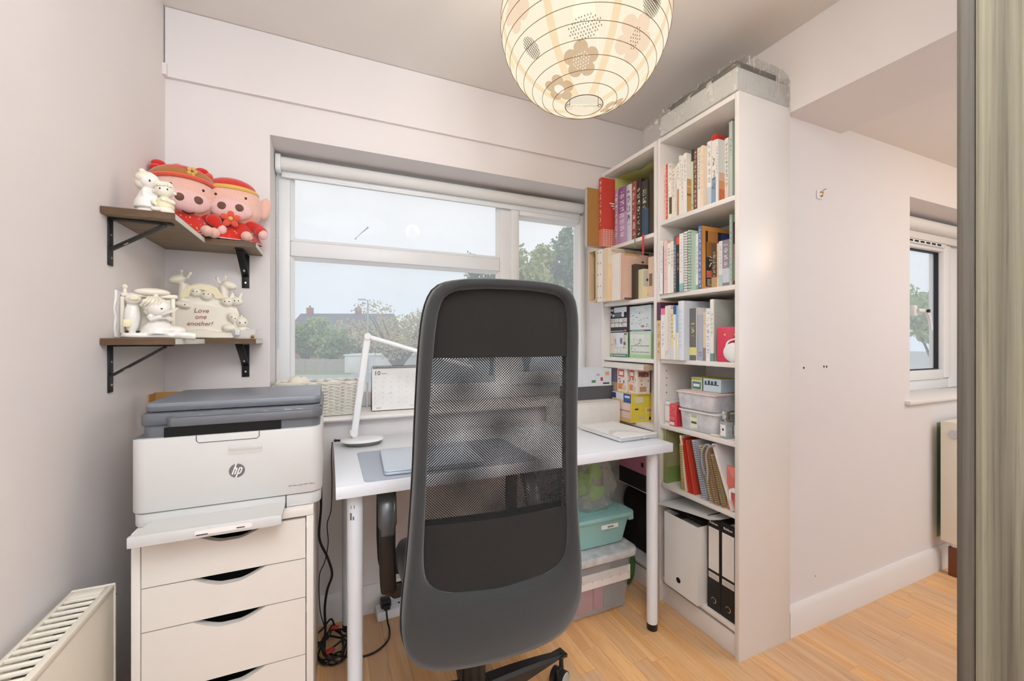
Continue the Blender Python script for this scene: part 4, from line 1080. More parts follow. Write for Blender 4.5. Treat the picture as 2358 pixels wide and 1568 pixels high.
# ------------------------------------------------------------------ shrink-wrapped flat pack on top
z0 = 2.0215
fp = thing('wrapped_mattress', 'grey flat pack in crinkled clear wrap on top of the nearer bookcase', 'package', (1.462, 1.20, z0))
b = B(); b.box(-.142, .146, -.185, .19, 0.002, .086, .006, seg=2); obj('foam_slab', b, pmat('pale_grey_foam', (222, 219, 214), .8, var=.05), fp)
b = B(); b.box(-.118, .112, -.165, .17, .087, .128, .008, (104, 98, 90)); 
random.seed(5)
for k in range(26):
    x_ = random.uniform(-.112, .09); y_ = random.uniform(-.16, .14)
    b.box(x_, x_ + random.uniform(.01, .035), y_, y_ + random.uniform(.02, .06), .128, .128 + random.uniform(.002, .008), .002, random.choice([(84, 78, 70), (150, 142, 128), (190, 182, 168)]))
obj('upper_layer', b, M_v, fp)
nx_, ny_ = 26, 34; rows = []
prof = [(-.144, .0), (-.145, .045), (-.144, .088), (-.128, .115), (-.11, .136), (0, .138), (.10, .136), (.13, .118), (.149, .09), (.150, .045), (.148, 0.0)]
for j in range(ny_ + 1):
    yy = -.188 + .382 * j / ny_; row = []
    sh = 1.0 if 1 < j < ny_ - 1 else .985
    for k, (px_, pz_) in enumerate(spline([(p[0], 0, p[1]) for p in prof], 4) and [(q.x, q.z) for q in spline([(p[0], 0, p[1]) for p in prof], 4)]):
        w_ = .0022 * math.sin(yy * 160 + k * .7) * math.sin(yy * 53 + k * 1.3) + random.uniform(-.0012, .0012)
        row.append((px_ * sh + (w_ if abs(px_) > .1 else 0), yy, max(0.0006, pz_ * sh + w_)))
    rows.append(row)
b = B(); b.grid(rows)
n = len(rows[0]); b.add(rows[0], [tuple(range(n))[::-1]]); b.add(rows[-1], [tuple(range(n))])
b.tube(spline([(-.14, .19, .07), (-.15, .22, .075), (-.16, .25, .06), (-.165, .275, .05)], 4), lambda t: .012 * (1 - t) + .003, 6)
obj('plastic_wrap', b, M_wrap, fp, 25)

# ================================================================== FURTHER BOOKCASE CONTENTS
A1, A2, A3, A4, A5 = 1.619, 1.332, 1.052, 0.750, 0.455
ft = 'on top shelf, further bookcase'
carton('slip_case', 'tan and grey slip case overhanging the far end of the further bookcase top shelf', 1.206, 1.42, 1.777, 1.797+.0, A1, .300, ((196, 190, 182), (178, 132, 74), (190, 160, 120)))
rowsA = [
 ('big red book with white dotted foot', 1.7470, 1.7750, 1.277, .352, .21, (214, 74, 62), dict(ink=(246, 220, 214), rows=9, i0=.3, i1=.95, band=(232, 140, 120), b0=0, b1=.25), 'soft'),
 ('mauve hardback with white characters, left of its pair', 1.7020, 1.7310, 1.339, .284, .18, (178, 138, 164), dict(ink=(240, 230, 238), rows=8, i0=.15, i1=.92), ''),
 ('purple hardback with white characters, right of its pair', 1.6400, 1.7010, 1.339, .284, .18, (140, 92, 140), dict(ink=(240, 228, 238), rows=9, i0=.1, i1=.92, band=(186, 150, 186), b0=0, b1=.55), ''),
 ('lavender white book with black characters', 1.5985, 1.6390, 1.339, .278, .18, (206, 202, 214), dict(ink=(50, 46, 54), rows=6, i0=.3, i1=.9), ''),
 ('brick brown book with cream characters', 1.5660, 1.5975, 1.339, .280, .18, (150, 78, 62), dict(ink=(240, 214, 190), rows=6, i0=.08, i1=.92), ''),
 ('black book with white dots on its spine', 1.5310, 1.5650, 1.339, .279, .18, (42, 36, 34), dict(ink=(230, 224, 214), rows=9, i0=.05, i1=.85), ''),
 ('dark grey and navy book with pale characters', 1.4880, 1.5300, 1.339, .260, .18, (58, 52, 44), dict(ink=(226, 220, 200), rows=7, i0=.5, i1=.85, band=(66, 84, 104), b0=0, b1=.5), ''),
 ('dark brown hardback against the right side panel', 1.4400, 1.4870, 1.345, .283, .18, (72, 60, 40), dict(rows=4, i0=2, i1=3), ''),
]
for (lab, y1, y0, xs, h, d, c, kw, sf) in rowsA:
    made[lab] = book(lab + ' ' + ft, y1, y0, xs, A1, h, d, c, group='books on the top shelf of the further bookcase', soft=(sf == 'soft'), **kw)
o = made['big red book with white dotted foot']; T = .0274
rects = [(.04 + .074 * i, .07 + .074 * i, .01 + .0325 * j, .026 + .0325 * j, (246, 214, 204)) for i in range(7) for j in range(8)]
cover_art(o, rects + [(.2, .46, .62, .64, (246, 220, 214)), (.24, .5, .585, .605, (246, 220, 214)), (.3, .5, .55, .57, (246, 220, 214))], T, .21, .352)
writing('cover_title', 'E', .085, face_m((.135, -T / 2 - .0015, .295)), M_ink, o)
# ribbon bookmarks
b = B(); b.box(-.0006, .0006, -.006, .006, -.085, .004); o = obj('ribbon_marker', b, M_pred, None, 0, (1.3185, 1.492, A1 + .0)); tag(o, 'red ribbon bookmark hanging down from the navy book', 'ribbon')
b = B(); b.box(-.0006, .0006, -.003, .003, -.05, .004); o = obj('ribbon_marker', b, M_greenp, None, 0, (1.3185, 1.548, A1 + .0)); tag(o, 'thin green ribbon bookmark hanging below the black book', 'ribbon')
# tall chartreuse folder behind, its top bent over the books
fo = thing('folder', 'tall chartreuse folder standing behind the purple books with its top bent over', 'folder', (1.353, 1.7400, A1))
rows = []
for i in range(2):
    xx = .0 + .21 * i; rows.append([(xx, 0, .0), (xx, 0, .30), (xx, -.001, .350), (xx, -.005, .356), (xx, -.02, .354), (xx, -.10, .345 - .006 * i), (xx, -.20, .325 - .004 * i), (xx, -.25, .332), (xx, -.285, .338)])
b = B(); b.grid(rows); b.grid([[(p[0], p[1] + .0012, p[2] + .0012) for p in r] for r in rows][::-1]); obj('cover', b, pmat('chartreuse_card', (206, 204, 128), .6, var=.04), fo, 60)

# second shelf of the further bookcase
tr = thing('wooden_tray', 'round-cornered wooden tray standing on end at the left of the kit boxes', 'tray', (1.240, 1.783, A2))
def tray_shell(w, h, t): return rrect(-w / 2, w / 2, 0, h, (.026, .026, .006, .006), 6)
o_ = rrect(-.036, .030, .0, .268, (.024, .024, .006, .006), 6); i_ = rrect(-.031, .025, .006, .262, (.02, .02, .004, .004), 6)
b = B(); n = len(o_)
vs = [(0, p[0], p[1]) for p in o_] + [(0, p[0], p[1]) for p in i_] + [(.04, p[0], p[1]) for p in o_] + [(.04, p[0], p[1]) for p in i_]
fs = []
for k in range(n):
    j = (k + 1) % n; fs += [(k, j, n + j, n + k), (k, 2 * n + k, 2 * n + j, j), (n + k, n + j, 3 * n + j, 3 * n + k)]
b.add(vs, fs); obj('rim', b, pmat('pale_birch', (232, 206, 168), .5, var=.05), tr, 40)
b = B(); b.prism([(p[0], p[1]) for p in i_], .034, .04, 'X'); obj('base', b, wood('tray_walnut', (116, 92, 66), (88, 66, 44), (66, 48, 32), 'Y', 60, .3), tr)
carton('slotted_box', 'white box with a column of small holes on its spine beside the tray', 1.246, 1.42, 1.706, 1.745, A2, .262, ((240, 236, 228), (238, 232, 222), (240, 236, 230)), [('x', u, u + .12, v, v + .03, (120, 112, 104)) for u in (.2, .7) for v in (.06, .28, .5, .72, .92)])
kb = carton('kit_box', 'large cream craft kit box with wooden-city lettering', 1.252, 1.56, 1.668, 1.7050, A2, .262, ((230, 206, 172), (238, 222, 198), (224, 208, 184)), [('y', .0, .16, .0, .7, (236, 208, 170)), ('y', .74, .84, .89, .96, (70, 64, 60)), ('y', .3, 1, .4, .8, (220, 214, 204))])
writing('box_title', 'WOODEN CITY', .0215, face_m((-.055, -.0200, .2475)), pmat('tan_ink', (190, 166, 136), .6), kb)
wbk = book('thick white curved-spine binder in front of the cream kit box', 1.610, 1.667, 1.276, A2, .226, .21, (240, 234, 226), rows=4, i0=2, i1=3, cat='binder', name='binder', soft=True)
pk = carton('kit_box', 'pink craft kit box printed with a red round character-free picture and a letter P', 1.286, 1.52, 1.584, 1.6090, A2, .220, ((216, 176, 152), (232, 196, 174), (226, 190, 170)), [('y', 0, 1, 0, .045, (92, 78, 84)), ('y', 0, .38, .955, 1, (216, 170, 110)), ('y', .36, .46, .42, .5, (150, 150, 164)), ('y', .44, .56, .36, .48, (212, 92, 80)), ('y', .48, .54, .385, .42, (240, 190, 170)), ('y', .44, .5, .82, .86, (90, 70, 60))])
pk['label'] = 'pink craft kit box with a small red apple-like print and a letter P'
writing('box_letter', 'P', .040, face_m((.004, -.0128, .043)), M_ink, pk)
carton('game_box', 'dark brown narrow box in front of the pink kit box', 1.328, 1.48, 1.556, 1.5830, A2, .168, ((66, 56, 44), (82, 70, 56), (90, 78, 62)), [('y', .22, .5, .74, .84, (240, 226, 216)), ('y', .24, .44, .34, .36, (190, 180, 166)), ('y', .24, .44, .2, .22, (190, 180, 166))])
yb = carton('game_box', 'small yellow and grey box with grey dots at the right end of the kit boxes', 1.344, 1.49, 1.520, 1.5548, A2, .140, ((226, 216, 176), (240, 228, 176), (236, 226, 180)), [('y', 0, .62, .42, .97, (206, 202, 194)), ('y', .3, .6, .8, .95, (214, 222, 212)), ('y', .12, .2, .6, .68, (60, 56, 54)), ('y', .26, .34, .56, .62, (60, 56, 54)), ('y', .44, .5, .6, .66, (60, 56, 54))] + [('y', u, u + .09, v, v + .1, (190, 186, 166)) for u, v in ((.3, .24), (.16, .1), (.5, .28), (.46, .1), (.68, .3), (.64, .14))])
carton('card_box', 'pale peach upright box behind the yellow box', 1.372, 1.54, 1.45, 1.5190, A2, .195, ((236, 206, 182), (238, 210, 190), (240, 216, 196)), [('x', .1, .4, .3, .6, (150, 120, 100))])

# third shelf: four miniature kit boxes with white picture grids
def gridp(face, u0, u1, v0, v1, nu, nv, c, gap=.02):
    out = []
    for i in range(nu):
        for j in range(nv):
            a = u0 + (u1 - u0) * i / nu; q = v0 + (v1 - v0) * j / nv
            out.append((face, a + gap / 2, a + (u1 - u0) / nu - gap / 2, q + gap / 2, q + (v1 - v0) / nv - gap / 2, c))
    return out
GR = ((70, 66, 66), (150, 120, 110), (120, 130, 150), (190, 110, 100), (110, 130, 110))
cof = carton('miniature_box', 'black miniature kit box titled coffee, upper left of four', 1.366, 1.54, 1.657, 1.794, A3 + .1265, .131, ((48, 52, 62), (96, 70, 76), (58, 60, 68)),
   gridp('x', .02, .98, .2, .56, 4, 2, (222, 222, 218)) + speckle('x', 16, GR, 1, (.06, .9), (.24, .5), (.02, .05)) + [('x', .25, .98, .78, .98, (222, 226, 236)), ('x', .02, .22, .84, .93, (190, 194, 206)), ('x', .04, .12, .68, .76, (226, 226, 230)), ('x', .16, .27, .62, .72, (226, 226, 232)), ('x', .70, .84, .6, .8, (226, 228, 236)), ('x', .32, .64, .6, .76, (96, 110, 112)), ('x', .02, .8, .04, .065, (206, 206, 206)), ('x', .84, .98, .03, .1, (206, 120, 122))])
writing('box_title', 'COFFEE', .0165, face_m((-.0885, .004, .089), '-X'), M_white, cof)
carton('miniature_box', 'green-footed miniature kit box with picture grid, lower left of four', 1.366, 1.54, 1.657, 1.794, A3, .126, ((226, 224, 214), (84, 128, 92), (206, 210, 196)),
   gridp('x', .02, .2, .16, .9, 1, 4, (238, 222, 190)) + gridp('x', .22, .98, .16, .36, 4, 1, (232, 232, 224)) + [('x', 0, 1, 0, .13, (92, 132, 116)), ('x', .04, .14, .03, .1, (238, 230, 196)), ('x', .2, .9, .05, .09, (200, 216, 204)), ('x', .36, .8, .4, .98, (226, 228, 240)), ('x', .6, .72, .54, .78, (150, 116, 120)), ('x', .78, .9, .5, .62, (110, 106, 120)), ('x', .26, .34, .5, .72, (176, 188, 214)), ('x', .5, .6, .2, .32, (238, 234, 190)), ('x', .82, .98, .9, .97, (110, 130, 126))] + speckle('x', 10, GR, 5, (.05, .9), (.2, .8), (.02, .04)))
carton('miniature_box', 'pale blue miniature kit box with red details, upper right of four', 1.372, 1.54, 1.500, 1.650, A3 + .1225, .1300, ((218, 228, 230), (200, 214, 214), (206, 220, 220)),
   [('x', .0, 1, .05, .11, (76, 92, 90)), ('x', .3, .72, .82, .95, (232, 238, 240)), ('x', .56, .7, .2, .27, (196, 112, 108)), ('x', .1, .7, .065, .09, (190, 204, 200))] + speckle('x', 26, GR + ((206, 130, 130),), 8, (.06, .92), (.2, .75), (.015, .045)))
carton('miniature_box', 'pale green miniature kit box with rows of captions, lower right of four', 1.372, 1.54, 1.500, 1.650, A3, .1222, ((206, 226, 190), (176, 212, 160), (196, 220, 184)),
   [('x', .04, .95, .18, .95, (226, 232, 222)), ('x', 0, 1, 0, .13, (170, 214, 160)), ('x', .3, .7, .78, .93, (234, 236, 236))] + gridp('x', .06, .94, .46, .50, 4, 1, (110, 112, 108)) + gridp('x', .06, .94, .22, .26, 4, 1, (110, 112, 108)) + speckle('x', 18, GR, 12, (.08, .9), (.3, .75), (.015, .04)))

# fourth shelf: snack boxes
yw = carton('snack_box', 'big yellow box with a drawing-covered side at the desk end of the further bookcase', 1.296, 1.50, 1.548, 1.690, A4, .134, ((236, 206, 150), (238, 214, 74), (232, 206, 110)),
   [('x', .0, 1, .76, 1, (232, 234, 240)), ('x', .0, .22, .78, .98, (56, 70, 130)), ('x', .62, 1, .68, 1, (66, 96, 160)), ('x', .68, .94, .85, .93, (220, 226, 240)), ('x', .12, .96, .42, .64, (238, 214, 204)), ('x', .12, .96, .14, .36, (238, 212, 200)), ('x', .12, .96, .38, .41, (190, 140, 110)), ('x', 0, 1, 0, .1, (236, 202, 110)),
    ('y', .2, .4, .1, .2, (210, 206, 160)), ('y', .52, .62, .06, .16, (70, 66, 50)), ('y', .1, .36, .68, .9, (226, 222, 190)), ('y', .4, .66, .3, .5, (238, 224, 150)), ('y', .46, .6, .35, .46, (226, 150, 90)), ('y', .1, .2, .44, .5, (50, 80, 120)), ('y', .74, .96, .34, .6, (60, 70, 80)), ('y', .8, .9, .42, .52, (90, 120, 140))])
def snack(label, y0, y1, x0, seed, rz=0.0, z=A4 + .1346, h=.115):
    return carton('snack_box', label, x0, x0 + .072, y0, y1, z, h, ((244, 234, 224), (238, 222, 206), (240, 232, 224)),
      [('x', .1, .7, .66, .96, (226, 96, 90)), ('x', .2, .6, .72, .88, (246, 236, 226)), ('x', .1, .6, .12, .36, (236, 150, 84)), ('x', .5, .9, .1, .3, (226, 214, 206)), ('y', .1, .9, .7, .9, (150, 92, 84)), ('y', .2, .7, .1, .3, (200, 150, 110))] + speckle('x', 14, ((196, 84, 70), (236, 190, 90), (120, 110, 110), (246, 220, 200)), seed, (.05, .92), (.36, .66), (.04, .1)) + speckle('y', 12, ((90, 80, 80), (196, 84, 70), (226, 200, 170)), seed + 9), rz=rz, group=None)
snack('red and orange printed snack box, left one on the yellow box', 1.608, 1.676, 1.318, 3, R_(4))
snack('red and orange printed snack box, right one on the yellow box', 1.532, 1.600, 1.324, 6, R_(-6))
carton('snack_box', 'beige and purple printed box behind the left snack box', 1.335, 1.44, 1.698, 1.765, A4, .245, ((232, 206, 176), (226, 200, 170), (224, 206, 190)), [('x', 0, 1, .72, 1, (150, 140, 164)), ('x', .1, .9, .36, .66, (240, 216, 190)), ('x', .2, .36, .5, .56, (190, 80, 70)), ('x', .5, .7, .3, .4, (80, 80, 90))])
carton('snack_box', 'third patterned snack box beside the side panel', 1.408, 1.48, 1.462, 1.540, A4 + .0, .245, ((236, 216, 200), (226, 200, 176), (238, 226, 214)), speckle('y', 18, ((196, 84, 70), (90, 80, 80), (236, 190, 90)), 31))
carton('flat_box', 'flat white box with a brown edge lying on top of the snack boxes', 1.300, 1.55, 1.47, 1.775, A4 + .251, .026, ((228, 222, 214), (206, 176, 142), (236, 232, 226)))
# fifth shelf (seen below the desk top)
carton('archive_box', 'black box with white spine label under the pink box', 1.300, 1.56, 1.455, 1.64, A5, .075, ((30, 28, 30), (34, 31, 33), (40, 38, 38)), [('y', .44, .6, .3, .75, (206, 200, 196)), ('y', .3, .40, .3, .75, (170, 166, 160))])
pb_ = carton('archive_box', 'pink storage box on the black box behind the desk leg', 1.300, 1.56, 1.455, 1.64, A5 + .0755, .105, ((196, 130, 160), (226, 164, 190), (230, 180, 200)), [('x', .84, .93, .3, .5, (50, 40, 46))])
# things in the dark at the bottom of the further bookcase
tb = B(); tb.ell((0, 0, .12), (.10, .13, .13), 16, 10); tb.ell((.0, .06, .2), (.09, .08, .09), 14, 8); tb.box(-.09, .09, -.12, .12, 0, .1, .02)
o = obj('cloth_bag', tb, M_darkstuff, None, 60, (1.475, 1.63, .113)); tag(o, 'dark cloth bag slumped in the bottom of the further bookcase', 'bag')
b = B(); b.lathe([(0, 0), (.030, 0), (.032, .01), (.032, .19), (.028, .205), (.024, .21), (.024, .235), (0, .236)], seg=20)
o = obj('vacuum_flask', b, M_black, None, 40, (1.372, 1.475, .113)); tag(o, 'black vacuum flask standing beside the dark cloth bag', 'flask')

# ================================================================== DESK
DX0, DX1, DY0, DY1, DZ = 0.018, 1.2205, 1.2135, 1.8125, 0.740
dk = thing('desk', 'white rectangular desk on round white legs under the window', 'desk', ((DX0 + DX1) / 2, (DY0 + DY1) / 2, 0))
w, d = (DX1 - DX0) / 2, (DY1 - DY0) / 2
b = B(); b.box(-w, w, -d, d, DZ - .034, DZ, .0018); obj('desk_top', b, M_desk, dk)
for sx in (-1, 1):
    for sy in (-1, 1):
        if sx < 0 and sy > 0: pass
        lx, ly = sx * (w - .052), sy * (d - .058)
        b = B(); b.cyl((lx, ly, .025), (lx, ly, DZ - .036), .0205, .0225, 24); b.cyl((lx, ly, DZ - .04), (lx, ly, DZ - .034), .045, seg=24)
        lg = obj('leg', b, M_desk, dk)
        b = B(); b.cyl((lx, ly, 0), (lx, ly, .026), .0200, .0207, 24); obj('leg_foot', b, M_black, lg)
        if sx < 0 and sy < 0:
            b = B()
            decal(b, '-Y', 0, 0, 0, 0, 0, (0, 0, 0)); b = B()
            for (u0, u1, v0, v1) in ((-.006, .004, .662, .672), (-.008, -.003, .63, .65), (-.001, .003, .63, .64)):
                cs = [(lx - .0065 + u, ly - math.sqrt(.0227 ** 2 - (u - .0065) ** 2), v) for u, v in ((u0, v0), (u1, v0), (u1, v1), (u0, v1))]
                b.add(cs, [(0, 1, 2, 3)], (120, 120, 116))
            obj('sticker_print', b, M_v, lg, 0)
b = B(); b.prism(rrect(0.092, 0.64, 1.222, 1.556, .014), DZ + .0003, DZ + .0028, 'Z', .0008)
o = obj('desk_mat', b, M_matgrey); tag(o, 'grey desk mat lying on the left half of the desk', 'mat')
lt = thing('laptop', 'closed silver laptop lying on the grey desk mat', 'laptop', (0.308, 1.371, DZ + .003), R_(-3.5))
b = B(); b.prism(rrect(-.152, .152, -.134, .126, .012), .002, .010, 'Z', .002); obj('base', b, M_alu, lt)
b = B(); b.prism(rrect(-.152, .152, -.134, .126, .012), .0105, .0155, 'Z', .0018); obj('lid', b, M_alu, lt)
b = B()
for sx in (-1, 1):
    for sy in (-1, 1): b.cyl((sx * .13, sy * .11 - .004, 0), (sx * .13, sy * .11 - .004, .0022), .006, seg=12)
obj('rubber_foot', b, M_black, lt)['kind'] = 'stuff'
# desk lamp
dl = thing('desk_lamp', 'white folding desk lamp with oval foot beside the wicker basket', 'lamp', (0.118, 1.678, DZ))
b = B()
def oval(k, z, dx=0): return [(dx + .078 * k * math.cos(a), .054 * k * math.sin(a), z) for a in [2 * PI * i / 40 for i in range(40)]]
b.grid([oval(k, z) for k, z in ((.0, .0255), (.5, .0255), (.9, .0245), (.985, .022), (1.0, .019), (.99, .016))], closed=True); obj('foot', b, M_upvc, dl, 60)
b = B(); b.grid([oval(k, z, dx) for k, z, dx in ((.985, .0165, 0), (.90, .009, .002), (.78, .002, .004), (.7, 0, .004), (0, 0, .004))], closed=True); obj('foot_base', b, pmat('lamp_foot_grey', (120, 120, 108), .5), dl, 60)
e0, e1 = Vector((-.028, .012, .046)), Vector((.020, .012, .412))
def flatbar(b, p, q, wd, tk, n=Vector((0, 1, 0)), bev=.003):
    dd = (q - p); L = dd.length; zax = dd.normalized(); yax = (n - zax * n.dot(zax)).normalized(); xax = yax.cross(zax)
    M = Matrix((xax, yax, zax)).transposed().to_4x4(); M.translation = p
    b.prism(rrect(-wd / 2, wd / 2, -tk / 2, tk / 2, min(wd, tk) * .48, 4), 0, L, 'Z', 0, None, M)
b = B(); flatbar(b, e0, e1, .026, .012); obj('lower_arm', b, M_upvc, dl, 50)
b = B(); b.cyl((-.028, -.004, .044), (-.028, .028, .044), .013, seg=20); b.cyl((-.029, .012, .02), (-.028, .012, .04), .011, .010, 16); b.ell((-.040, .012, .046), (.008, .010, .010), 12, 8); obj('foot_joint', b, M_upvc, dl)
e2 = Vector((.43, -.035, .285))
b = B(); flatbar(b, e1, e1 + (e2 - e1) * .30, .019, .017); flatbar(b, e1 + (e2 - e1) * .29, e2, .017, .026, Vector((0, 1, .2))); obj('lamp_head', b, M_upvc, dl, 50)
b = B(); b.cyl((.020, .000, .413), (.020, .024, .413), .0125, seg=20); obj('elbow_joint', b, M_upvc, dl)
b = B(); b.cyl((-.078, .02, .018), (-.092, .026, .018), .004, seg=10); b.ell((-.094, .027, .018), .0055, 10, 8); obj('power_plug', b, M_black, dl)
# stack of printer paper at the right end
sp = thing('paper_stack', 'stack of white paper in a split wrapper at the right end of the desk', 'paper', (1.135, 1.43, DZ), R_(2))
b = B()
for k in range(7): b.box(-.105 + random.uniform(-.003, .003), .085 + random.uniform(-.003, .003), -.125 + random.uniform(-.004, .004), .14, .004 + k * .0024, .0062 + k * .0024)
obj('sheets', b, M_paper, sp, 0)
b = B(); rows = []
for i in range(13):
    u = i / 12; rows.append([(-.108 + .2 * u, -.130 - .004 * math.sin(u * 17), .001 + .003 * random.random()), (-.108 + .2 * u, -.138 - .006 * math.sin(u * 23), .008 + .004 * random.random()), (-.108 + .2 * u, -.130, .016), (-.106 + .195 * u, -.06 + .05 * math.sin(u * 5), .0218 + .001 * random.random())])
b.grid(rows); obj('wrapper', b, M_bag, sp, 40)
# boxes at the far right corner of the desk
carton('desk_box', 'plain white card box at the back right corner of the desk', 0.98, 1.285, 1.615, 1.80, DZ + .0005, .106, ((238, 232, 224), (240, 234, 226), (240, 236, 230)), [('y', .0, 1, .93, .95, (216, 206, 196))], bev=.002)
carton('desk_box', 'dark grey box lying on the white card box', 1.06, 1.312, 1.70, 1.80, DZ + .107, .064, ((82, 80, 84), (90, 88, 92), (96, 94, 98)))
carton('desk_box', 'white-blue printed box stacked on the dark grey box', 1.06, 1.300, 1.70, 1.80, DZ + .1715, .086, ((222, 228, 234), (226, 232, 238), (230, 234, 238)), [('y', .84, .94, .6, .82, (220, 180, 110)), ('y', .72, .78, .3, .5, (200, 70, 80)), ('y', .5, .6, .2, .36, (110, 150, 120)), ('y', .78, .94, .1, .2, (90, 84, 90)), ('y', .62, .7, .6, .7, (170, 190, 206))])

# ------------------------------------------------------------------ on the window sill
SZ = .833
ba = thing('wicker_basket', 'white wicker basket on the left end of the window sill', 'basket', (-0.030, 1.885, SZ + .001))
def bas_path(k, z, amp, ph, n=120):
    P = []
    rc = [Vector((p[0], p[1])) for p in rrect(-.155 * k, .148 * k, -.078 * k, .078 * k, .022, 6)]
    L = [0]
    for i in range(len(rc)): L.append(L[-1] + (rc[(i + 1) % len(rc)] - rc[i]).length)
    for j in range(n):
        s = L[-1] * j / n; i = max(q for q in range(len(rc)) if L[q] <= s + 1e-9); t = (s - L[i]) / max(1e-9, L[i + 1] - L[i])
        a, c = rc[i], rc[(i + 1) % len(rc)]; p = a + (c - a) * t; nn = Vector((c.y - a.y, -(c.x - a.x))); nn = nn.normalized() if nn.length > 1e-6 else Vector((0, 0))
        off = amp * math.sin(2 * PI * 20 * j / n + ph)
        P.append((p.x + nn.x * off, p.y + nn.y * off, z + .0006 * math.sin(j * 1.7 + ph)))
    return P
b = B(); nr = 21
for r in range(nr):
    z = .006 + .122 * r / (nr - 1); b.tube(bas_path(.94 + .06 * r / nr, z, .0028, PI * (r % 2)), .0031, 5, True)
o = obj('wicker_weave', b, M_wicker, ba, 60); o['kind'] = 'stuff'
b = B()
for k in range(40):
    j = int(k * 3) % 120; p0 = bas_path(.94, .0, 0, 0)[j]; p1 = bas_path(1.0, .130, 0, 0)[j]
    b.tube([(p0[0], p0[1], .002), (p1[0], p1[1], .131)], .0022, 5)
o = obj('wicker_stakes', b, M_wicker, ba, 60); o['kind'] = 'stuff'
b = B(); b.tube(bas_path(1.0, .131, .001, 0), .0048, 6, True); b.tube(bas_path(1.0, .1355, .001, PI), .0045, 6, True); obj('rim', b, M_wicker, ba, 60)
b = B(); b.box(-.14, .135, -.07, .07, .001, .005); obj('bottom', b, M_wicker, ba, 0)
rows = []
for i in range(9):
    u = i / 8; rows.append([(-.02 + .12 * u, -.055 + .10 * v / 6, .100 + .046 * math.exp(-((u - .6) ** 2) * 9) * (1 - abs(v / 3 - 1) * .6) + .004 * math.sin(v * 2 + i)) for v in range(7)])
b = B(); b.grid(rows); b.grid([[(p[0], p[1], p[2] - .002) for p in r] for r in rows][::-1])
o = obj('folded_napkin', b, M_paper, None, 60, (-0.030, 1.885, SZ)); tag(o, 'white folded cloth peaking out of the wicker basket', 'cloth')
b = B(); b.ell((0, 0, .045), (.030, .026, .042), 16, 10); b.ell((.028, .004, .050), (.022, .022, .034), 14, 8)
o = obj('cream_pompom', b, M_cream, None, 60, (-0.118, 1.862, SZ + .075)); tag(o, 'cream round cloth bundle in the left end of the wicker basket', 'cloth')
b = B(); b.lathe([(0, .0), (.012, .0), (.014, .05), (.012, .10), (.006, .128), (0, .130)], seg=16)
o = obj('white_bottle', b, M_upvc, None, 60, (-0.193, 1.83, SZ)); tag(o, 'small white rounded bottle at the very left of the sill', 'bottle')
b = B(); b.box(-.0035, .0035, -.0035, .0035, 0, .075, .001); b.cyl((0, 0, .075), (0, 0, .12), .0055, .0045, 10)
o = obj('white_pen', b, M_upvc, None, 40, (0.158, 1.955, SZ + .0)); tag(o, 'white marker standing on the sill behind the lamp arm', 'pen')
# desk calendar
cl_ = thing('desk_calendar', 'white tent calendar showing month 10 on the window sill', 'calendar', (0.298, 1.875, SZ), R_(-2))
H = .190; lean_ = .028
b = B(); b.add([(-.128, -.02, 0), (.128, -.02, 0), (.128, .012, H), (-.128, .012, H), (-.128, .05, 0), (.128, .05, 0)], [(2, 3, 4, 5)]);
b.prism([(.046, 0), (.050, 0), (.0135, H), (.0105, H)], -.128, .128, 'X'); b.prism([(-.022, 0), (-.018, 0), (.0115, H), (.0085, H)], -.128, .128, 'X'); b.box(-.128, .128, -.02, .048, 0.0, .003)
obj('stand', b, pmat('calendar_board', (74, 72, 72), .7), cl_, 0)
def onp(u, v, e=.001):
    t = v / H; y = -.022 + .0305 * t; return (u, y - e, v)
b = B()
def cq(u0, u1, v0, v1, c, e): b.add([onp(u0, v0, e), onp(u1, v0, e), onp(u1, v1, e), onp(u0, v1, e)], [(0, 1, 2, 3)], c)
cq(-.127, .127, .004, H - .001, (240, 238, 234), .0008); obj('page', b, M_v, cl_, 0)
b = B()
for k in range(7): cq(-.112 + k * .033, -.104 + k * .033, .141, .1418, (170, 168, 166), .0012)
for r in range(5):
    for k in range(7):
        cq(-.116 + k * .033, -.113 + k * .033, .122 - r * .0225, .1245 - r * .0225, (176, 174, 172), .0012)
cq(-.11, -.09, .0125, .015, (150, 148, 146), .0012); cq(.03, .075, .018, .0195, (170, 168, 166), .0012); cq(-.06, -.045, .074, .0752, (170, 168, 166), .0012); cq(-.088, -.064, .1578, .1602, (150, 150, 150), .0012)
obj('date_print', b, M_v, cl_, 0)
Mc = Matrix.Translation(onp(-.104, .161, .0012)) @ Matrix.Rotation(-math.atan2(.0305, H), 4, 'X') @ Matrix.Rotation(PI / 2, 4, 'X')
writing('month_number', '10', .026, Mc, M_ink, cl_, extrude=.0003)
b = B()
for k in range(40):
    u = -.12 + k * .00615; b.box(u - .0016, u + .0016, .004, .0076, H - .008, H - .0035)
for k in range(40):
    u = -.12 + k * .00615; b.tube([(u, .006 + .0055 * math.sin(a), H - .001 + .0065 * math.cos(a)) for a in [2 * PI * j / 8 for j in range(8)]], .0007, 4, True)
o = obj('wire_binding', b, M_blackm, cl_, 60); o['kind'] = 'stuff'
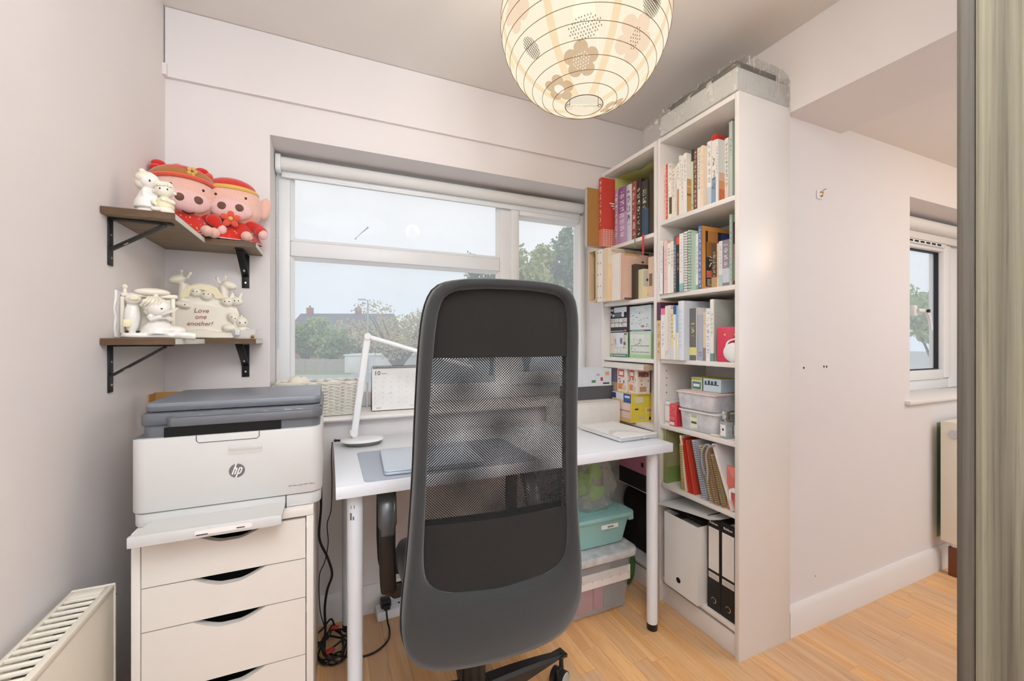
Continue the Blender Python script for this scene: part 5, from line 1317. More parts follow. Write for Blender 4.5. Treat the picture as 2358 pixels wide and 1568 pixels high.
# ------------------------------------------------------------------ plastic boxes under the desk
def flare_box(t, mat, w0, d0, w1, d1, h, r, name='tub', th=.003):
    n = 4
    def ring(w, d, z): return [(x, y, z) for x, y in rrect(-w, w, -d, d, r, n)]
    rows = [ring(w0 - .012, d0 - .012, 0.0), ring(w0, d0, .010), ring(w1, d1, h), ring(w1 - th, d1 - th, h), ring(w0 - th, d0 - th, .012)]
    b = B(); b.grid(rows, closed=True); m = len(rows[0]); b.add(rows[0], [tuple(range(m))[::-1]]); b.add(rows[-1], [tuple(range(m))])
    return obj(name, b, mat, t, 40)
cb_ = thing('storage_box', 'large clear plastic storage box with grey lid on the floor under the desk', 'storage box', (0.985, 1.585, 0))
flare_box(cb_, M_clear2, .188, .165, .205, .182, .232, .03)
b = B(); b.prism(rrect(-.222, .222, -.198, .198, .035, 6), .226, .262, 'Z', .010); obj('lid', b, M_clearlid, cb_)
b = B(); b.box(-.17, .19, -.176, -.172, .125, .185, 0, (238, 228, 222)); 
for k in range(8): b.ell((-.135 + k * .045, -.1762, .154), (.004, .0006, .005), 8, 5, (222, 184, 174))
obj('paper_slip', b, M_v, cb_, 0)
b = B(); b.box(-.16, .02, -.150, .10, .012, .118, .01, (196, 78, 70)); b.box(.025, .07, -.15, .02, .012, .125, .006, (204, 84, 110)); b.box(.075, .165, -.148, .08, .012, .115, .008, (120, 116, 112)); b.box(-.15, .15, -.10, .14, .13, .2, .01, (170, 160, 150)); b.box(-.168, -.12, -.155, -.13, .012, .09, .004, (206, 70, 120))
obj('contents', b, M_v, cb_)
mb = thing('storage_box', 'mint green plastic box with lid standing on the clear storage box', 'storage box', (1.012, 1.575, .2635))
flare_box(mb, M_mint, .160, .130, .184, .148, .130, .022)
b = B(); b.prism(rrect(-.199, .199, -.160, .160, .026, 6), .120, .140, 'Z', .006); b.prism(rrect(-.15, .15, -.115, .115, .02, 6), .140, .144, 'Z', .003); obj('lid', b, M_mint, mb)
b = B(); b.box(.03, .115, -.1475, -.144, .082, .100, .0008, (240, 240, 236)); b.box(.06, .09, -.148, -.146, .087, .094, 0, (130, 134, 132)); obj('name_label', b, M_v, mb, 0)
b = B(); b.box(.17, .196, -.15, -.11, .100, .122, .004); obj('lid_clip', b, M_mint, mb)
bg_ = thing('plastic_bag', 'clear plastic bag with a bright green toy on the mint green box', 'bag', (1.050, 1.530, .4085))
b = B(); rd = random.Random(2)
for k in range(7):
    a = k * .9; b.ell((.05 * math.cos(a) - .01, .02 * math.sin(a), .05 + .018 * k), (.034, .014, .05), 12, 8, rot=(rd.uniform(-.5, .5), rd.uniform(-.9, .9), rd.uniform(0, 3)))
blob(b, .006, pmat('lime_green_toy', (150, 206, 64), .5, var=.12, scale=20), 'green_toy', bg_, 3)
b = B(); rows = []
for j in range(12):
    v = j / 11; rr = [.085, .105, .112, .115, .112, .105, .098, .092, .085, .078, .07, .06][j]; row = []
    for i in range(30):
        a = 2 * PI * i / 30; q = rr * (1 + .10 * math.sin(5 * a + j * .8) + .05 * math.sin(11 * a - j * 1.7) + rd.uniform(-.03, .03))
        row.append((q * math.cos(a) + .03 * v * v, q * .75 * math.sin(a), .0015 + .235 * v))
    rows.append(row)
b.grid(rows, closed=True); b.add(rows[0], [tuple(range(30))[::-1]]); obj('bag_film', b, M_bag, bg_, 25)
tb = B(); rd = random.Random(4); tb.ell((0, 0, .10), (.035, .10, .11), 16, 10)
for i_, v in enumerate(tb.v): tb.v[i_] = (v[0] + rd.uniform(-.006, .006), v[1] + rd.uniform(-.006, .006), max(.001, v[2] + rd.uniform(-.008, .008)))
o = obj('shopping_bag', tb, M_fabgreen, None, 20, (1.270, 1.60, .0)); tag(o, 'crumpled dark green shopping bag on the floor behind the front desk leg', 'bag')
# extension socket and cables on the floor
so = thing('extension_socket', 'white extension socket with a black plug on the floor against the skirting', 'socket', (0.232, 1.776, 0), R_(3))
b = B(); b.box(-.055, .10, -.032, .032, 0, .040, .008); obj('body', b, M_upvc, so)
b = B(); b.box(-.037, .004, -.022, .022, .040, .074, .008); b.box(-.030, -.003, -.04, -.016, .044, .062, .006); obj('plug', b, M_black, so)
b = B(); b.box(.035, .041, -.006, .006, .040, .0405); b.box(.05, .056, -.012, -.004, .040, .0405); b.box(.05, .056, .004, .012, .040, .0405); obj('socket_slots', b, M_dark, so, 0)
b = B(); b.tube(spline([(.214, 1.738, .052), (.215, 1.71, .02), (.218, 1.67, .006), (.205, 1.62, .0045), (.16, 1.58, .0045), (.11, 1.575, .0045), (.05, 1.60, .006), (.0, 1.63, .01)], 8), .0035, 8)
o = obj('power_cable', b, M_cable, None, 60); tag(o, 'black cable running from the plug along the floor to the tangle', 'cable')
b = B(); b.tube(spline([(-.028, 1.63, .70), (-.024, 1.635, .55), (-.030, 1.64, .43), (-.004, 1.63, .36), (.012, 1.62, .30), (-.004, 1.63, .24), (-.012, 1.64, .17), (-.010, 1.65, .09), (-.014, 1.64, .03), (.0, 1.60, .008)], 8), .0042, 8)
o = obj('printer_cable', b, M_cable, None, 60); tag(o, 'thicker black cable hanging between the drawer unit and the desk', 'cable')
b = B(); b.tube(spline([(.013, 1.70, .755), (.010, 1.68, .70), (.012, 1.66, .62), (.009, 1.65, .52), (-.004, 1.65, .47), (-.001, 1.65, .40), (-.012, 1.66, .33), (-.03, 1.66, .28), (-.028, 1.66, .16), (-.012, 1.65, .09), (-.01, 1.64, .03)], 8), .0018, 6)
o = obj('lamp_cable', b, M_cable, None, 60); tag(o, 'thin black lamp cable dropping from the desk corner', 'cable')
rd = random.Random(12); b = B()
for k in range(5):
    pts = []; cx, cy = rd.uniform(.0, .03), rd.uniform(1.60, 1.66); a0 = rd.uniform(0, 6)
    for j in range(9):
        a = a0 + j * 2 * PI / 9; r = rd.uniform(.045, .085); pts.append((cx + r * math.cos(a) * .72, cy + r * 1.2 * math.sin(a), .006 + .010 * k + rd.uniform(0, .018)))
    b.tube(spline(pts, 6, True), .0034, 7, True)
o = obj('cable_tangle', b, M_cable, None, 60); tag(o, 'tangle of black cables on the floor beside the drawer unit', 'cable'); o['kind'] = 'stuff'
b = B(); b.box(-.014, .016, -.007, .007, 0, .010, .003); o = obj('cable_tie', b, M_red, None, 30, (.005, 1.575, .052), .5); tag(o, 'red twist tie lying low on the cable tangle', 'cable tie')
b = B(); b.box(-.012, .014, -.006, .006, 0, .010, .003); o = obj('cable_tie', b, M_red, None, 30, (.022, 1.66, .075), -.3); tag(o, 'dark red tie higher up in the cable tangle', 'cable tie')

# ================================================================== DRAWER UNIT + PRINTER
UX0, UX1, UY0, UY1, UH = -0.395, -0.035, 1.166, 1.742, 0.713
du = thing('drawer_unit', 'tall white drawer unit with scooped handles standing left of the desk', 'drawers', ((UX0 + UX1) / 2, (UY0 + UY1) / 2, 0))
w, d = .18, (UY1 - UY0) / 2
for s in (-1, 1):
    b = B(); b.box(s * w, s * (w - .016), -d, d, .0, UH - .0185, .001); obj('side_panel', b, M_drawer, du)
b = B(); b.box(-w, w, -d, d, UH - .018, UH, .001); obj('top_panel', b, M_drawer, du)
b = B(); b.box(-w + .017, w - .017, d - .012, d - .004, .02, UH - .02); obj('back_panel', b, M_drawer, du, 0)
b = B(); b.box(-w + .017, w - .017, -d + .03, -d + .045, .0, .05); obj('kick_board', b, M_drawer, du, 0)
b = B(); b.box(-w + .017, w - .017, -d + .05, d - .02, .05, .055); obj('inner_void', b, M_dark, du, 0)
zs = [.690, .588, .490, .346, .202, .056]
for i in range(5):
    z1, z0 = zs[i] - .0012, zs[i + 1] + .0012
    # front with a scooped finger cut in its upper edge
    cw, cdp = .0725, .0235; cx = .002
    top_ = []
    for k in range(25):
        u = -1 + 2 * k / 24; uu = abs(u); top_.append((cx - u * cw, z1 - cdp * (1 - max(0, min(1, (uu - .22) / .78)) ** 1.4) if uu < .999 else z1))
    W_ = w - .0178
    poly = [(-W_, z0), (W_, z0), (W_, z1)] + top_ + [(-W_, z1)]
    b = B(); b.prism(poly, -d + .0008, -d + .0178, 'Y')
    df = obj('drawer_front', b, M_drawer, du, 25)
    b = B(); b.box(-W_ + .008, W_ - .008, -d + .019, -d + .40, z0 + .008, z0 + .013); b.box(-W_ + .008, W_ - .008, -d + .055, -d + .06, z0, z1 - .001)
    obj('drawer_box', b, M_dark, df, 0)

PX0, PX1, PY0, PY1, PZ = -0.407, -0.0145, 1.186, 1.535, UH + .001
pr = thing('printer', 'white and grey multifunction printer on top of the drawer unit', 'printer', ((PX0 + PX1) / 2, PY0, PZ))
w = (PX1 - PX0) / 2; D = PY1 - PY0
b = B(); b.prism(rrect(-w + .003, w - .003, .006, D, (.028, .028, .01, .01), 7), .0, .0305, 'Z', .003)
obj('base', b, M_pwhite, pr, 40)
b = B(); b.prism(rrect(-w, w, 0, D, (.030, .030, .012, .012), 7), .0325, .200, 'Z', .004); obj('body', b, M_pwhite, pr, 40)
b = B(); b.prism(rrect(-w + .012, w - .012, .013, D - .012, (.026, .026, .01, .01), 6), .001, .1995, 'Z'); obj('seam', b, M_gasket, pr)
# paper tray pulled forward
tr_ = B(); tx0, tx1 = -.385 + .211, -.100 + .211
tr_.prism([(tx0 + .004, -.078), (tx1 + .0, -.078), (tx1, .05), (tx0 + .03, .05)], .006, .014, 'Z'); tr_.box(tx0 + .004, tx1, -.084, -.074, -.008, .0155, .002)
ty = obj('paper_tray', tr_, M_pwhite, pr, 30)
b = B(); b.prism(rrect(-.055, .052, -.0012, .0088, .0048, 5), -.0855, -.0835, 'Y'); obj('tray_grip', b, M_trim, ty)
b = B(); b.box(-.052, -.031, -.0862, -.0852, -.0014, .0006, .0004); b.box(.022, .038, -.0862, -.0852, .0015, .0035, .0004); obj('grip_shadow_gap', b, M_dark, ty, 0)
b = B(); b.box(tx1 + .0008, tx1 + .0026, .004, .008, .0, .031); obj('tray_gap', b, M_dark, pr, 0)
# output slot and scanner
b = B(); b.prism(rrect(-w + .018, w - .006, .012, D - .01, (.024, .024, .01, .01), 6), .200, .224, 'Z'); obj('neck', b, M_pgrey, pr, 40)
b = B(); b.box(-w + .062, w - .095, .006, .06, .2003, .2225); obj('output_slot', b, M_dark, pr, 0)
b = B(); b.prism([(-w + .004, .012), (w - .1, .006), (w - .1, .016), (-w + .065, .02), (-w + .06, .06), (-w + .006, .07)], .2004, .2016, 'Z'); obj('output_tray', b, M_pgrey, pr, 0)
b = B(); b.prism(rrect(-w + .008, w, .030, D, (.02, .030, .012, .012), 7), .2235, .252, 'Z', .004)
b.prism([(-w + .060, .034), (-w + .066, .012), (-w + .075, .003), (w - .028, .003), (w - .010, .010), (w, .028), (w, .06), (-w + .060, .06)], .2225, .2445, 'Z', .004)
sc_ = obj('scanner_body', b, M_pgrey, pr, 40)
b = B(); b.prism([(-w + .070, .055), (-w + .076, .012), (w - .026, .0095), (w - .008, .02), (w - .003, .055)], .2448, .2456, 'Z'); cpn = obj('control_panel', b, M_plid, pr, 30)
b = B()
for k, (bx, by) in enumerate(((.115, .028), (.142, .028), (.142, .043), (.065, .03), (-.07, .032))):
    b.lathe([(.006, 0), (.0066, .0006), (.0072, 0)] if k < 3 else [(.004, 0), (.0044, .0004), (.0048, 0)], (bx, by, .2458), 20)
obj('buttons', b, M_white, cpn, 60)['kind'] = 'stuff'
b = B(); b.prism(rrect(-w + .012, w - .006, .048, D, (.018, .018, .012, .012), 6), .2535, .275, 'Z', .004); obj('scanner_lid', b, M_plid, pr, 40)
b = B(); b.prism(rrect(-w + .0116, w - .0056, .0476, D - .02, (.018, .018, .012, .012), 6), .2545, .2665, 'Z', .001); obj('lid_edge', b, M_pgrey, pr, 40)
# front flap line, pull and badge
b = B()
fl_ = [(-.072, .2003), (-.072, .188), (-.067, .183), (.050, .183), (.055, .188), (.055, .2003)]
b.tube([(p[0], -.0004, p[1]) for p in fl_], .0008, 5); obj('flap_line', b, M_gasket, pr, 0)
b = B(); b.prism(rrect(-.010, .062, .148, .171, .005, 4), -.0006, .004, 'Y'); obj('pull_recess', b, pmat('printer_recess', (206, 204, 196), .5), pr, 30)
b = B(); b.prism(rrect(-.0088, .0608, .157, .1698, .004, 4), -.0013, .001, 'Y', .0005); obj('pull_lip', b, M_pwhite, pr, 30)
# round badge with the two slanted letters, as on the machine
bc = Vector((.0085, -.0006, .1085)); R = .0165
b = B(); b.cyl((bc.x, -.0010, bc.z), (bc.x, .001, bc.z), R, seg=40); bd = obj('badge', b, M_logo, pr, 0)
STR = [0]
def strip(b, pts, wd):
    for (x0, z0), (x1, z1) in zip(pts[:-1], pts[1:]):
        dx, dz = x1 - x0, z1 - z0; L = math.hypot(dx, dz); nx, nz = -dz / L * wd / 2, dx / L * wd / 2; ex, ez = dx / L * wd * .25, dz / L * wd * .25
        STR[0] += 1; yq = -.0013 - .00012 * STR[0]
        b.add([(bc.x + x0 - ex + nx, yq, bc.z + z0 - ez + nz), (bc.x + x0 - ex - nx, yq, bc.z + z0 - ez - nz), (bc.x + x1 + ex - nx, yq, bc.z + z1 + ez - nz), (bc.x + x1 + ex + nx, yq, bc.z + z1 + ez + nz)], [(0, 1, 2, 3)])
b = B(); sl_ = .34
def S_(x, z): return (x + z * sl_, z)
strip(b, [S_(-.0068, -.0075), S_(-.0068, .0165)], .0028)
strip(b, [S_(-.0068, .0052), S_(-.0042, .0068), S_(-.0020, .0060), S_(-.0016, .004), S_(-.0016, -.0075)], .0028)
strip(b, [S_(.0036, -.0165), S_(.0036, .0062)], .0028)
strip(b, [S_(.0036, .0062), S_(.0072, .0066), S_(.0092, .0046), S_(.0094, -.0036), S_(.0076, -.0066), S_(.0036, -.0068)], .0026)
obj('badge_letters', b, M_white, bd, 0)
writing('model_name', 'HP Color Laser MFP 178nw', .0052, face_m((.148, -.0008, .055)), M_logo, pr, extrude=.0002)
# cardboard behind the printer
b = B(); b.box(-.135, .135, -.004, .004, 0, .264, .001); b.box(-.135, -.131, -.05, -.004, 0, .262)
o = obj('cardboard_sheet', b, M_cardb, None, 30, (-0.352, 1.60, UH + .0008), R_(-1)); tag(o, 'brown cardboard edge standing behind the printer', 'cardboard')

# ================================================================== LEFT RADIATOR
rd_ = thing('radiator', 'cream panel radiator with slotted top grille on the left wall', 'radiator', (-0.5, 1.2, 0.0))
RY0 = -1.55; zt, zb = .600, .12; x0, x1 = -.004, .068
b = B(); b.box(x1 - .014, x1, RY0, -.006, zb, zt - .012, .005)
k = 0
yy = -.06
while yy > RY0 + .04:
    b.prism([(x1 - .002, zb + .04), (x1 + .003, zb + .055), (x1 + .003, zt - .06), (x1 - .002, zt - .045)][::1], yy - .019, yy, 'Y') if False else None
    yy -= .034
obj('front_panel', b, M_rad, rd_)
b = B()
yy = -.05
while yy > RY0 + .05:
    b.box(x1 - .001, x1 - .0004, yy - .020, yy, zb + .04, zt - .055, .0014); yy -= .036
o = obj('panel_ribs', b, M_rad, rd_, 40); o['kind'] = 'stuff'
b = B(); b.box(x0, x0 + .012, RY0, -.006, zb, zt - .012, .004); obj('back_panel', b, M_rad, rd_)
b = B(); b.box(x0 - .001, x1 + .001, -.010, 0, zb - .004, zt, .003); obj('end_panel', b, M_rad, rd_)
b = B(); b.box(x0, x0 + .0075, RY0, -.01, zt - .006, zt, .001); b.box(x1 - .012, x1 + .001, RY0, -.01, zt - .014, zt, .002); b.box(x0 + .0078, x1 - .0124, -.040, -.0104, zt - .004, zt - .0004, .0006)
gr = obj('top_grille', b, M_rad, rd_)
sb = B(); sb.box(x0 + .005, x1 - .010, -.0034, .0034, zt - .006, zt, .001); sm = sb.mesh('grille_bar', M_rad)
yy = -.046
while yy > -0.85:
    o = bpy.data.objects.new('grille_bar', sm); COL.objects.link(o); o.parent = gr; o.location = (0, yy, 0); yy -= .0215
b = B(); b.box(x0 + .014, x1 - .016, RY0, -.012, zb + .02, zt - .035); obj('convector_core', b, pmat('radiator_core', (84, 78, 68), .8), rd_, 0)
b = B(); b.cyl((x1 - .004, .0004, zt - .028), (x1 - .004, .002, zt - .028), .005, seg=6); obj('vent_hole', b, M_dark, rd_)
for yy in (-.15, -1.3):
    b = B(); b.box(-.0258, x0 - .0002, yy - .02, yy + .02, .2, .5); obj('wall_bracket', b, M_rad, rd_, 0)

# ================================================================== CORNER SHELVES
def corner_shelf(label, z):
    t = thing('corner_shelf', label, 'shelf', (XL, YB, z))
    th = .0175; a = 1.372 - YB; bx = .297; wd = .152; wy = .168; gp = .0015
    poly = [(gp, a), (wd, a), (wd, -wy), (bx, -wy), (bx, -gp), (gp, -gp)]
    b = B(); b.prism(poly, -th, 0, 'Z', .0008, seg=1); obj('board', b, M_shelfw, t, 25)
    b = B(); e = .0007; zz0, zz1 = -th + .0012, -.0012
    b.add([(wd + e, a + .002, zz0), (wd + e, -wy - .0004, zz0), (wd + e, -wy - .0004, zz1), (wd + e, a + .002, zz1)], [(0, 1, 2, 3)])
    b.add([(bx + e, -wy + .002, zz0), (bx + e, -.004, zz0), (bx + e, -.004, zz1), (bx + e, -wy + .002, zz1)], [(0, 1, 2, 3)])
    obj('raw_edge', b, M_rawedge, t, 0)
    b = B()
    b.add([(gp, a - e, zz0), (wd, a - e, zz0), (wd, a - e, zz1), (gp, a - e, zz1)], [(0, 1, 2, 3)]); b.add([(wd + .001, -wy - e, zz0), (bx, -wy - e, zz0), (bx, -wy - e, zz1), (wd + .001, -wy - e, zz1)], [(0, 1, 2, 3)])
    b.add([(gp, a, .0003), (wd, a, .0003), (wd, -wy, .0003), (bx, -wy, .0003), (bx, -gp, .0003), (gp, -gp, .0003)], [(0, 1, 2, 3, 4, 5)])
    obj('stained_edge', b, M_stain, t, 0)
    def bracket(M):
        b = B()
        b.box(.0008, .0045, -.012, .012, -th - .125, -th - .0006, .001, None, M); b.box(.0008, .135, -.012, .012, -th - .0045, -th - .0006, .001, None, M)
        p0, p1 = Vector((.004, 0, -th - .082)), Vector((.118, 0, -th - .006)); dd = p1 - p0; L = dd.length
        Mb = M @ Matrix.Translation(p0) @ Matrix.Rotation(-math.atan2(dd.z, dd.x), 4, 'Y')
        b.box(0, L, -.012, .012, -.0022, .0022, .0008, None, Mb)
        o = obj('bracket', b, M_blackm, t, 30)
        s = B(); s.prism(rrect(-.006, .006, -.003, .003, .0029, 4), -.0027, .0027, 'Z', 0, None, Mb @ Matrix.Translation((.035, 0, 0))); obj('slot', s, M_rawedge, o)
        s = B()
        for q in (-.045, -.105): s.cyl(M @ Vector((.0044, 0, -th + q)), M @ Vector((.0056, 0, -th + q)), .0034, seg=10)
        obj('screw', s, M_chrome, o)['kind'] = 'stuff'
    bracket(Matrix.Translation((0, a + .05, 0)))
    bracket(Matrix.Translation((bx - .055, 0, 0)) @ Matrix.Rotation(-PI / 2, 4, 'Z'))
    return t
ZS1, ZS2 = 1.476, 1.143
corner_shelf('upper L-shaped brown corner shelf on black brackets carrying the pig toys', ZS1)
corner_shelf('lower L-shaped brown corner shelf on black brackets carrying the cream ornaments', ZS2)

# ------------------------------------------------------------------ plush pigs (plain generic toys)
def limb(name, mat, pts, r0, r1, parent, seg=12):
    b = B(); b.tube(spline(pts, 5), lambda t: r0 + (r1 - r0) * t, seg); q = Vector(pts[-1]); b.ell(q, r1 * 1.02, 12, 8); q = Vector(pts[0]); b.ell(q, r0 * 1.0, 12, 8)
    return obj(name, b, mat, parent, 60)
def pig(label, loc, rz, S, hat):
    t = thing('plush_pig', label, 'soft toy', loc, rz)
    # head: broad, squarish; face towards local -Y
    hz = .138 * S
    b = B(); b.ell((0, .006 * S, hz), (.092 * S, .066 * S, .080 * S), 32, 20); b.ell((0, -.004 * S, hz - .022 * S), (.088 * S, .060 * S, .058 * S), 32, 20)
    head = obj('head', b, M_ppink, t, 80)
    b = B(); b.ell((0, -.055 * S, hz - .030 * S), (.062 * S, .024 * S, .036 * S), 28, 16); sn = obj('snout', b, M_psnout, t, 80)
    for s in (-1, 1):
        b = B(); b.ell((s * .024 * S, -.0765 * S, hz - .026 * S), (.0125 * S, .005 * S, .0125 * S), 16, 10); obj('nostril', b, M_brown, sn, 80)
        b = B(); b.ell((s * .042 * S, -.0512 * S, hz + .016 * S), (.0040 * S, .0028 * S, .0044 * S), 12, 8); obj('eye', b, M_eye, head, 80)
    b = B(); b.tube(spline([(-.016 * S, -.066 * S, hz - .066 * S), (0, -.066 * S, hz - .071 * S), (.016 * S, -.066 * S, hz - .066 * S)], 6), .0016 * S, 6); obj('mouth', b, M_eye, head, 60)
    for s in (-1, 1):
        b = B(); b.ell((s * .098 * S, .012 * S, hz + (.006 if hat == 'cap' else -.004) * S), (.020 * S, .012 * S, .040 * S), 18, 12, rot=(0, s * .22, 0)); ear = obj('ear', b, M_ppink, t, 80)
    # red robe
    b = B(); rows = []
    for j in range(10):
        v = j / 9; r = (.078 - .038 * v ** 1.4) * S; row = []
        for i in range(36):
            a = 2 * PI * i / 36; q = r * (1 + .05 * (1 - v) * math.sin(6 * a + 1))
            row.append((q * 1.12 * math.cos(a), q * .82 * math.sin(a) - .012 * S * (1 - v), .006 * S + .080 * S * v))
        rows.append(row)
    b.grid(rows, closed=True); b.add(rows[0], [tuple(range(36))[::-1]]); b.add(rows[-1], [tuple(range(36))])
    robe = obj('robe', b, M_pred, t, 80)
    rd = random.Random(int(loc[0] * 1000)); b = B()
    for k in range(44):
        a = rd.uniform(PI * 1.02, PI * 1.98); v = rd.uniform(.05, .72); r = (.078 - .038 * v ** 1.4) * S * (1 + .05 * (1 - v) * math.sin(6 * a + 1)) + .0006
        b.ell((r * 1.12 * math.cos(a), r * .82 * math.sin(a) - .012 * S * (1 - v), .006 * S + .080 * S * v), rd.uniform(.0012, .0034) * S, 8, 5)
    o = obj('gold_print', b, M_pyel, robe, 60); o['kind'] = 'stuff'
    b = B(); rim = [(p[0] * 1.01, p[1] * 1.01, p[2]) for p in rows[0]]; b.tube(rim, .0018 * S, 6, True); obj('hem', b, M_psnout, robe, 60)
    for s in (-1, 1):
        limb('arm', M_pred, [(s * .052 * S, -.02 * S, .072 * S), (s * .078 * S, -.034 * S, .058 * S), (s * .088 * S, -.046 * S, .044 * S)], .017 * S, .019 * S, t)
        b = B(); b.ell((s * .092 * S, -.054 * S, .036 * S), (.015 * S, .014 * S, .018 * S), 14, 10); obj('hand', b, M_psnout, t, 80)
        limb('leg', M_darkstuff if hat == 'cap' else M_pred, [(s * .034 * S, -.03 * S, .017 * S), (s * .042 * S, -.062 * S, .016 * S)], .016 * S, .015 * S, t)
        b = B(); b.ell((s * .045 * S, -.080 * S, .0175 * S), (.017 * S, .020 * S, .017 * S), 14, 10); obj('foot', b, M_ppink, t, 80)
    if hat == 'cap':
        rows = []
        for j in range(9):
            ph = PI / 2 * j / 8; k_ = math.cos(ph)
            rows.append([(.076 * S * k_ * math.cos(a), .010 * S + .060 * S * k_ * math.sin(a), hz + .047 * S + .046 * S * math.sin(ph)) for a in [2 * PI * i / 36 for i in range(36)]])
        b = B(); b.grid(rows, closed=True); cp = obj('cap', b, M_pyel, t, 80)
        b = B(); b.tube(rows[0], .0065 * S, 8, True); obj('cap_band', b, M_pyel, cp, 80)
        rows2 = [[(x * 1.02, (y - .01 * S) * 1.02 + .01 * S, z + .0012) for x, y, z in r[19:35]] for r in rows[1:8]]
        b = B(); b.grid(rows2); obj('cap_panel', b, M_pred, cp, 80)
        b = B()
        for k in range(5):
            a = 2 * PI * k / 5 + .3; b.ell((.0 + .017 * S * math.cos(a), -.074 * S, .072 * S + .017 * S * math.sin(a)), (.013 * S, .006 * S, .010 * S), 12, 8, rot=(0, -a, 0))
        fw = obj('flower', b, M_pcoral, t, 80)
        b = B(); b.ell((0, -.080 * S, .072 * S), (.007 * S, .004 * S, .007 * S), 10, 8); obj('flower_centre', b, M_pyel, fw, 80)
    else:
        rows = []
        for j in range(10):
            ph = PI / 2 * j / 9; k_ = math.cos(ph)
            rows.append([(.092 * S * k_ * math.cos(a), .016 * S + .070 * S * k_ * math.sin(a), hz + .038 * S + .058 * S * math.sin(ph) - .012 * S * math.sin(a) * k_) for a in [2 * PI * i / 36 for i in range(36)]])
        b = B(); b.grid(rows, closed=True); hd = obj('hood', b, M_pred, t, 80)
        b = B(); b.tube(rows[0], .006 * S, 8, True); obj('hood_band', b, M_pcoral, hd, 80)
        b = B(); b.grid([[(x * 1.015, (y - .016 * S) * 1.015 + .016 * S, z) for x, y, z in r[19:36]] for r in rows[0:4]]); obj('hair', b, M_ptan, hd, 80)
        for k in range(9):
            a = PI * .15 + k * .32; q = .062
            b = B(); b.ell((q * S * math.cos(a) * 1.1, .01 * S - .012 * S * math.sin(a * 2), hz + .084 * S + .010 * S * math.sin(k * 2.1)), (.020 * S, .014 * S, .013 * S), 12, 8); obj('bobble', b, M_pred if k % 3 else M_pcoral, hd, 80)
        b = B()
        for k in range(5):
            a = 2 * PI * k / 5; b.ell((.012 * S + .009 * S * math.cos(a), -.052 * S, hz + .070 * S + .009 * S * math.sin(a)), (.006 * S, .005 * S, .006 * S), 10, 6)
        obj('hood_flower', b, M_pyel, hd, 80)
        b = B()
        for k in range(15):
            a = PI * (1.12 + .76 * k / 14); b.ell((.052 * S * math.cos(a), .045 * S * math.sin(a) - .006 * S, .082 * S), .0034 * S, 8, 6)
        obj('bead_necklace', b, M_porcw, t, 80)['kind'] = 'stuff'
        b = B(); b.ell((.070 * S, -.056 * S, .062 * S), (.022 * S, .016 * S, .020 * S), 14, 10); b.ell((.086 * S, -.050 * S, .045 * S), (.016 * S, .014 * S, .020 * S), 12, 8); obj('fabric_rosette', b, M_pred, t, 80)
    return t
pig('pink plush pig toy in a red robe and red bobble hood, in the shelf corner', (-0.436, 1.690, ZS1 + .0005), R_(24), 1.0, 'hood')
pig('pink plush pig toy with small yellow and red cap, nearest the window', (-0.314, 1.748, ZS1 + .0005), R_(8), 1.02, 'cap')

# ------------------------------------------------------------------ porcelain ornaments
def figurine(name, label, loc, rz, h, girl):
    t = thing(name, label, 'figurine', loc, rz); s = h / .115
    b = B()
    if girl:
        b.lathe([(0, 0), (.026, 0), (.026, .006), (.020, .010), (.030, .014), (.028, .03), (.018, .055), (.013, .066), (0, .068)], seg=24)
        b.ell((.002, -.002, .087), (.0225, .0220, .0225), 20, 14)
        b.tube([(.006, -.012, .062), (.020, -.020, .050), (.036, -.018, .049)], .0055, 8); b.tube([(-.010, -.006, .062), (-.014, -.016, .046), (.012, -.024, .040)], .006, 8)
        b.tube([(.03, -.014, .034), (.040, -.012, .035)], .005, 8)
    else:
        b.lathe([(0, 0), (.026, 0), (.028, .006), (.024, .016), (.026, .022), (.022, .04), (.014, .052), (0, .054)], seg=24)
        b.ell((0, 0, .077), (.0255, .0235, .0235), 20, 14); b.ell((.0265, 0, .072), (.005, .005, .006), 10, 8); b.ell((-.0265, 0, .072), (.005, .005, .006), 10, 8)
        b.tube([(-.018, -.004, .046), (-.030, -.010, .034), (-.022, -.020, .028)], .006, 8); b.tube([(.018, -.004, .046), (.026, -.014, .036), (.008, -.024, .040)], .006, 8)
        b.ell((0, -.024, .042), (.008, .006, .006), 10, 8); b.ell((-.018, -.026, .008), (.014, .012, .008), 12, 8)
    for i, v in enumerate(b.v): b.v[i] = (v[0] * s, v[1] * s, v[2] * s)
    blob(b, .0022 * s, M_porcw if girl else M_porc, 'body', t, 3)
    hb_ = B()
    if girl:
        hb_.ell((-.002, .0035, .0930), (.0245, .0238, .0195), 22, 14); hb_.ell((-.010, .009, .080), (.016, .017, .016), 14, 10); hb_.ell((-.010, .008, .1125), (.0072, .0072, .0068), 12, 8)
    else:
        hb_.ell((0, .004, .0845), (.0265, .0235, .0200), 20, 12)
        for q in range(7): hb_.tube(spline([(0, -.004, .1035), (-.016 + .0055 * q, -.0185, .0965), (-.021 + .007 * q, -.0222 + .0015 * abs(q - 3), .0865)], 4), .0034, 6)
    for i, v in enumerate(hb_.v): hb_.v[i] = (v[0] * s, v[1] * s, v[2] * s)
    obj('hair', hb_, M_porc, t, 60)
    e = B()
    for sx in ((.012, -.004) if girl else (-.009, .010)):
        e.ell((sx * s, (-.0232 if girl and sx < 0 else -.0222 if girl else -.0226) * s, (.083 if girl else .077) * s), (.0022 * s, .0016 * s, .003 * s), 8, 6)
    obj('eyes', e, M_eye, t, 60)
    if not girl:
        b = B(); b.lathe([(.0262 * s, .022 * s), (.0232 * s, .040 * s), (.0165 * s, .051 * s)], seg=24); obj('jacket', b, M_porcy, t, 60)
    return t
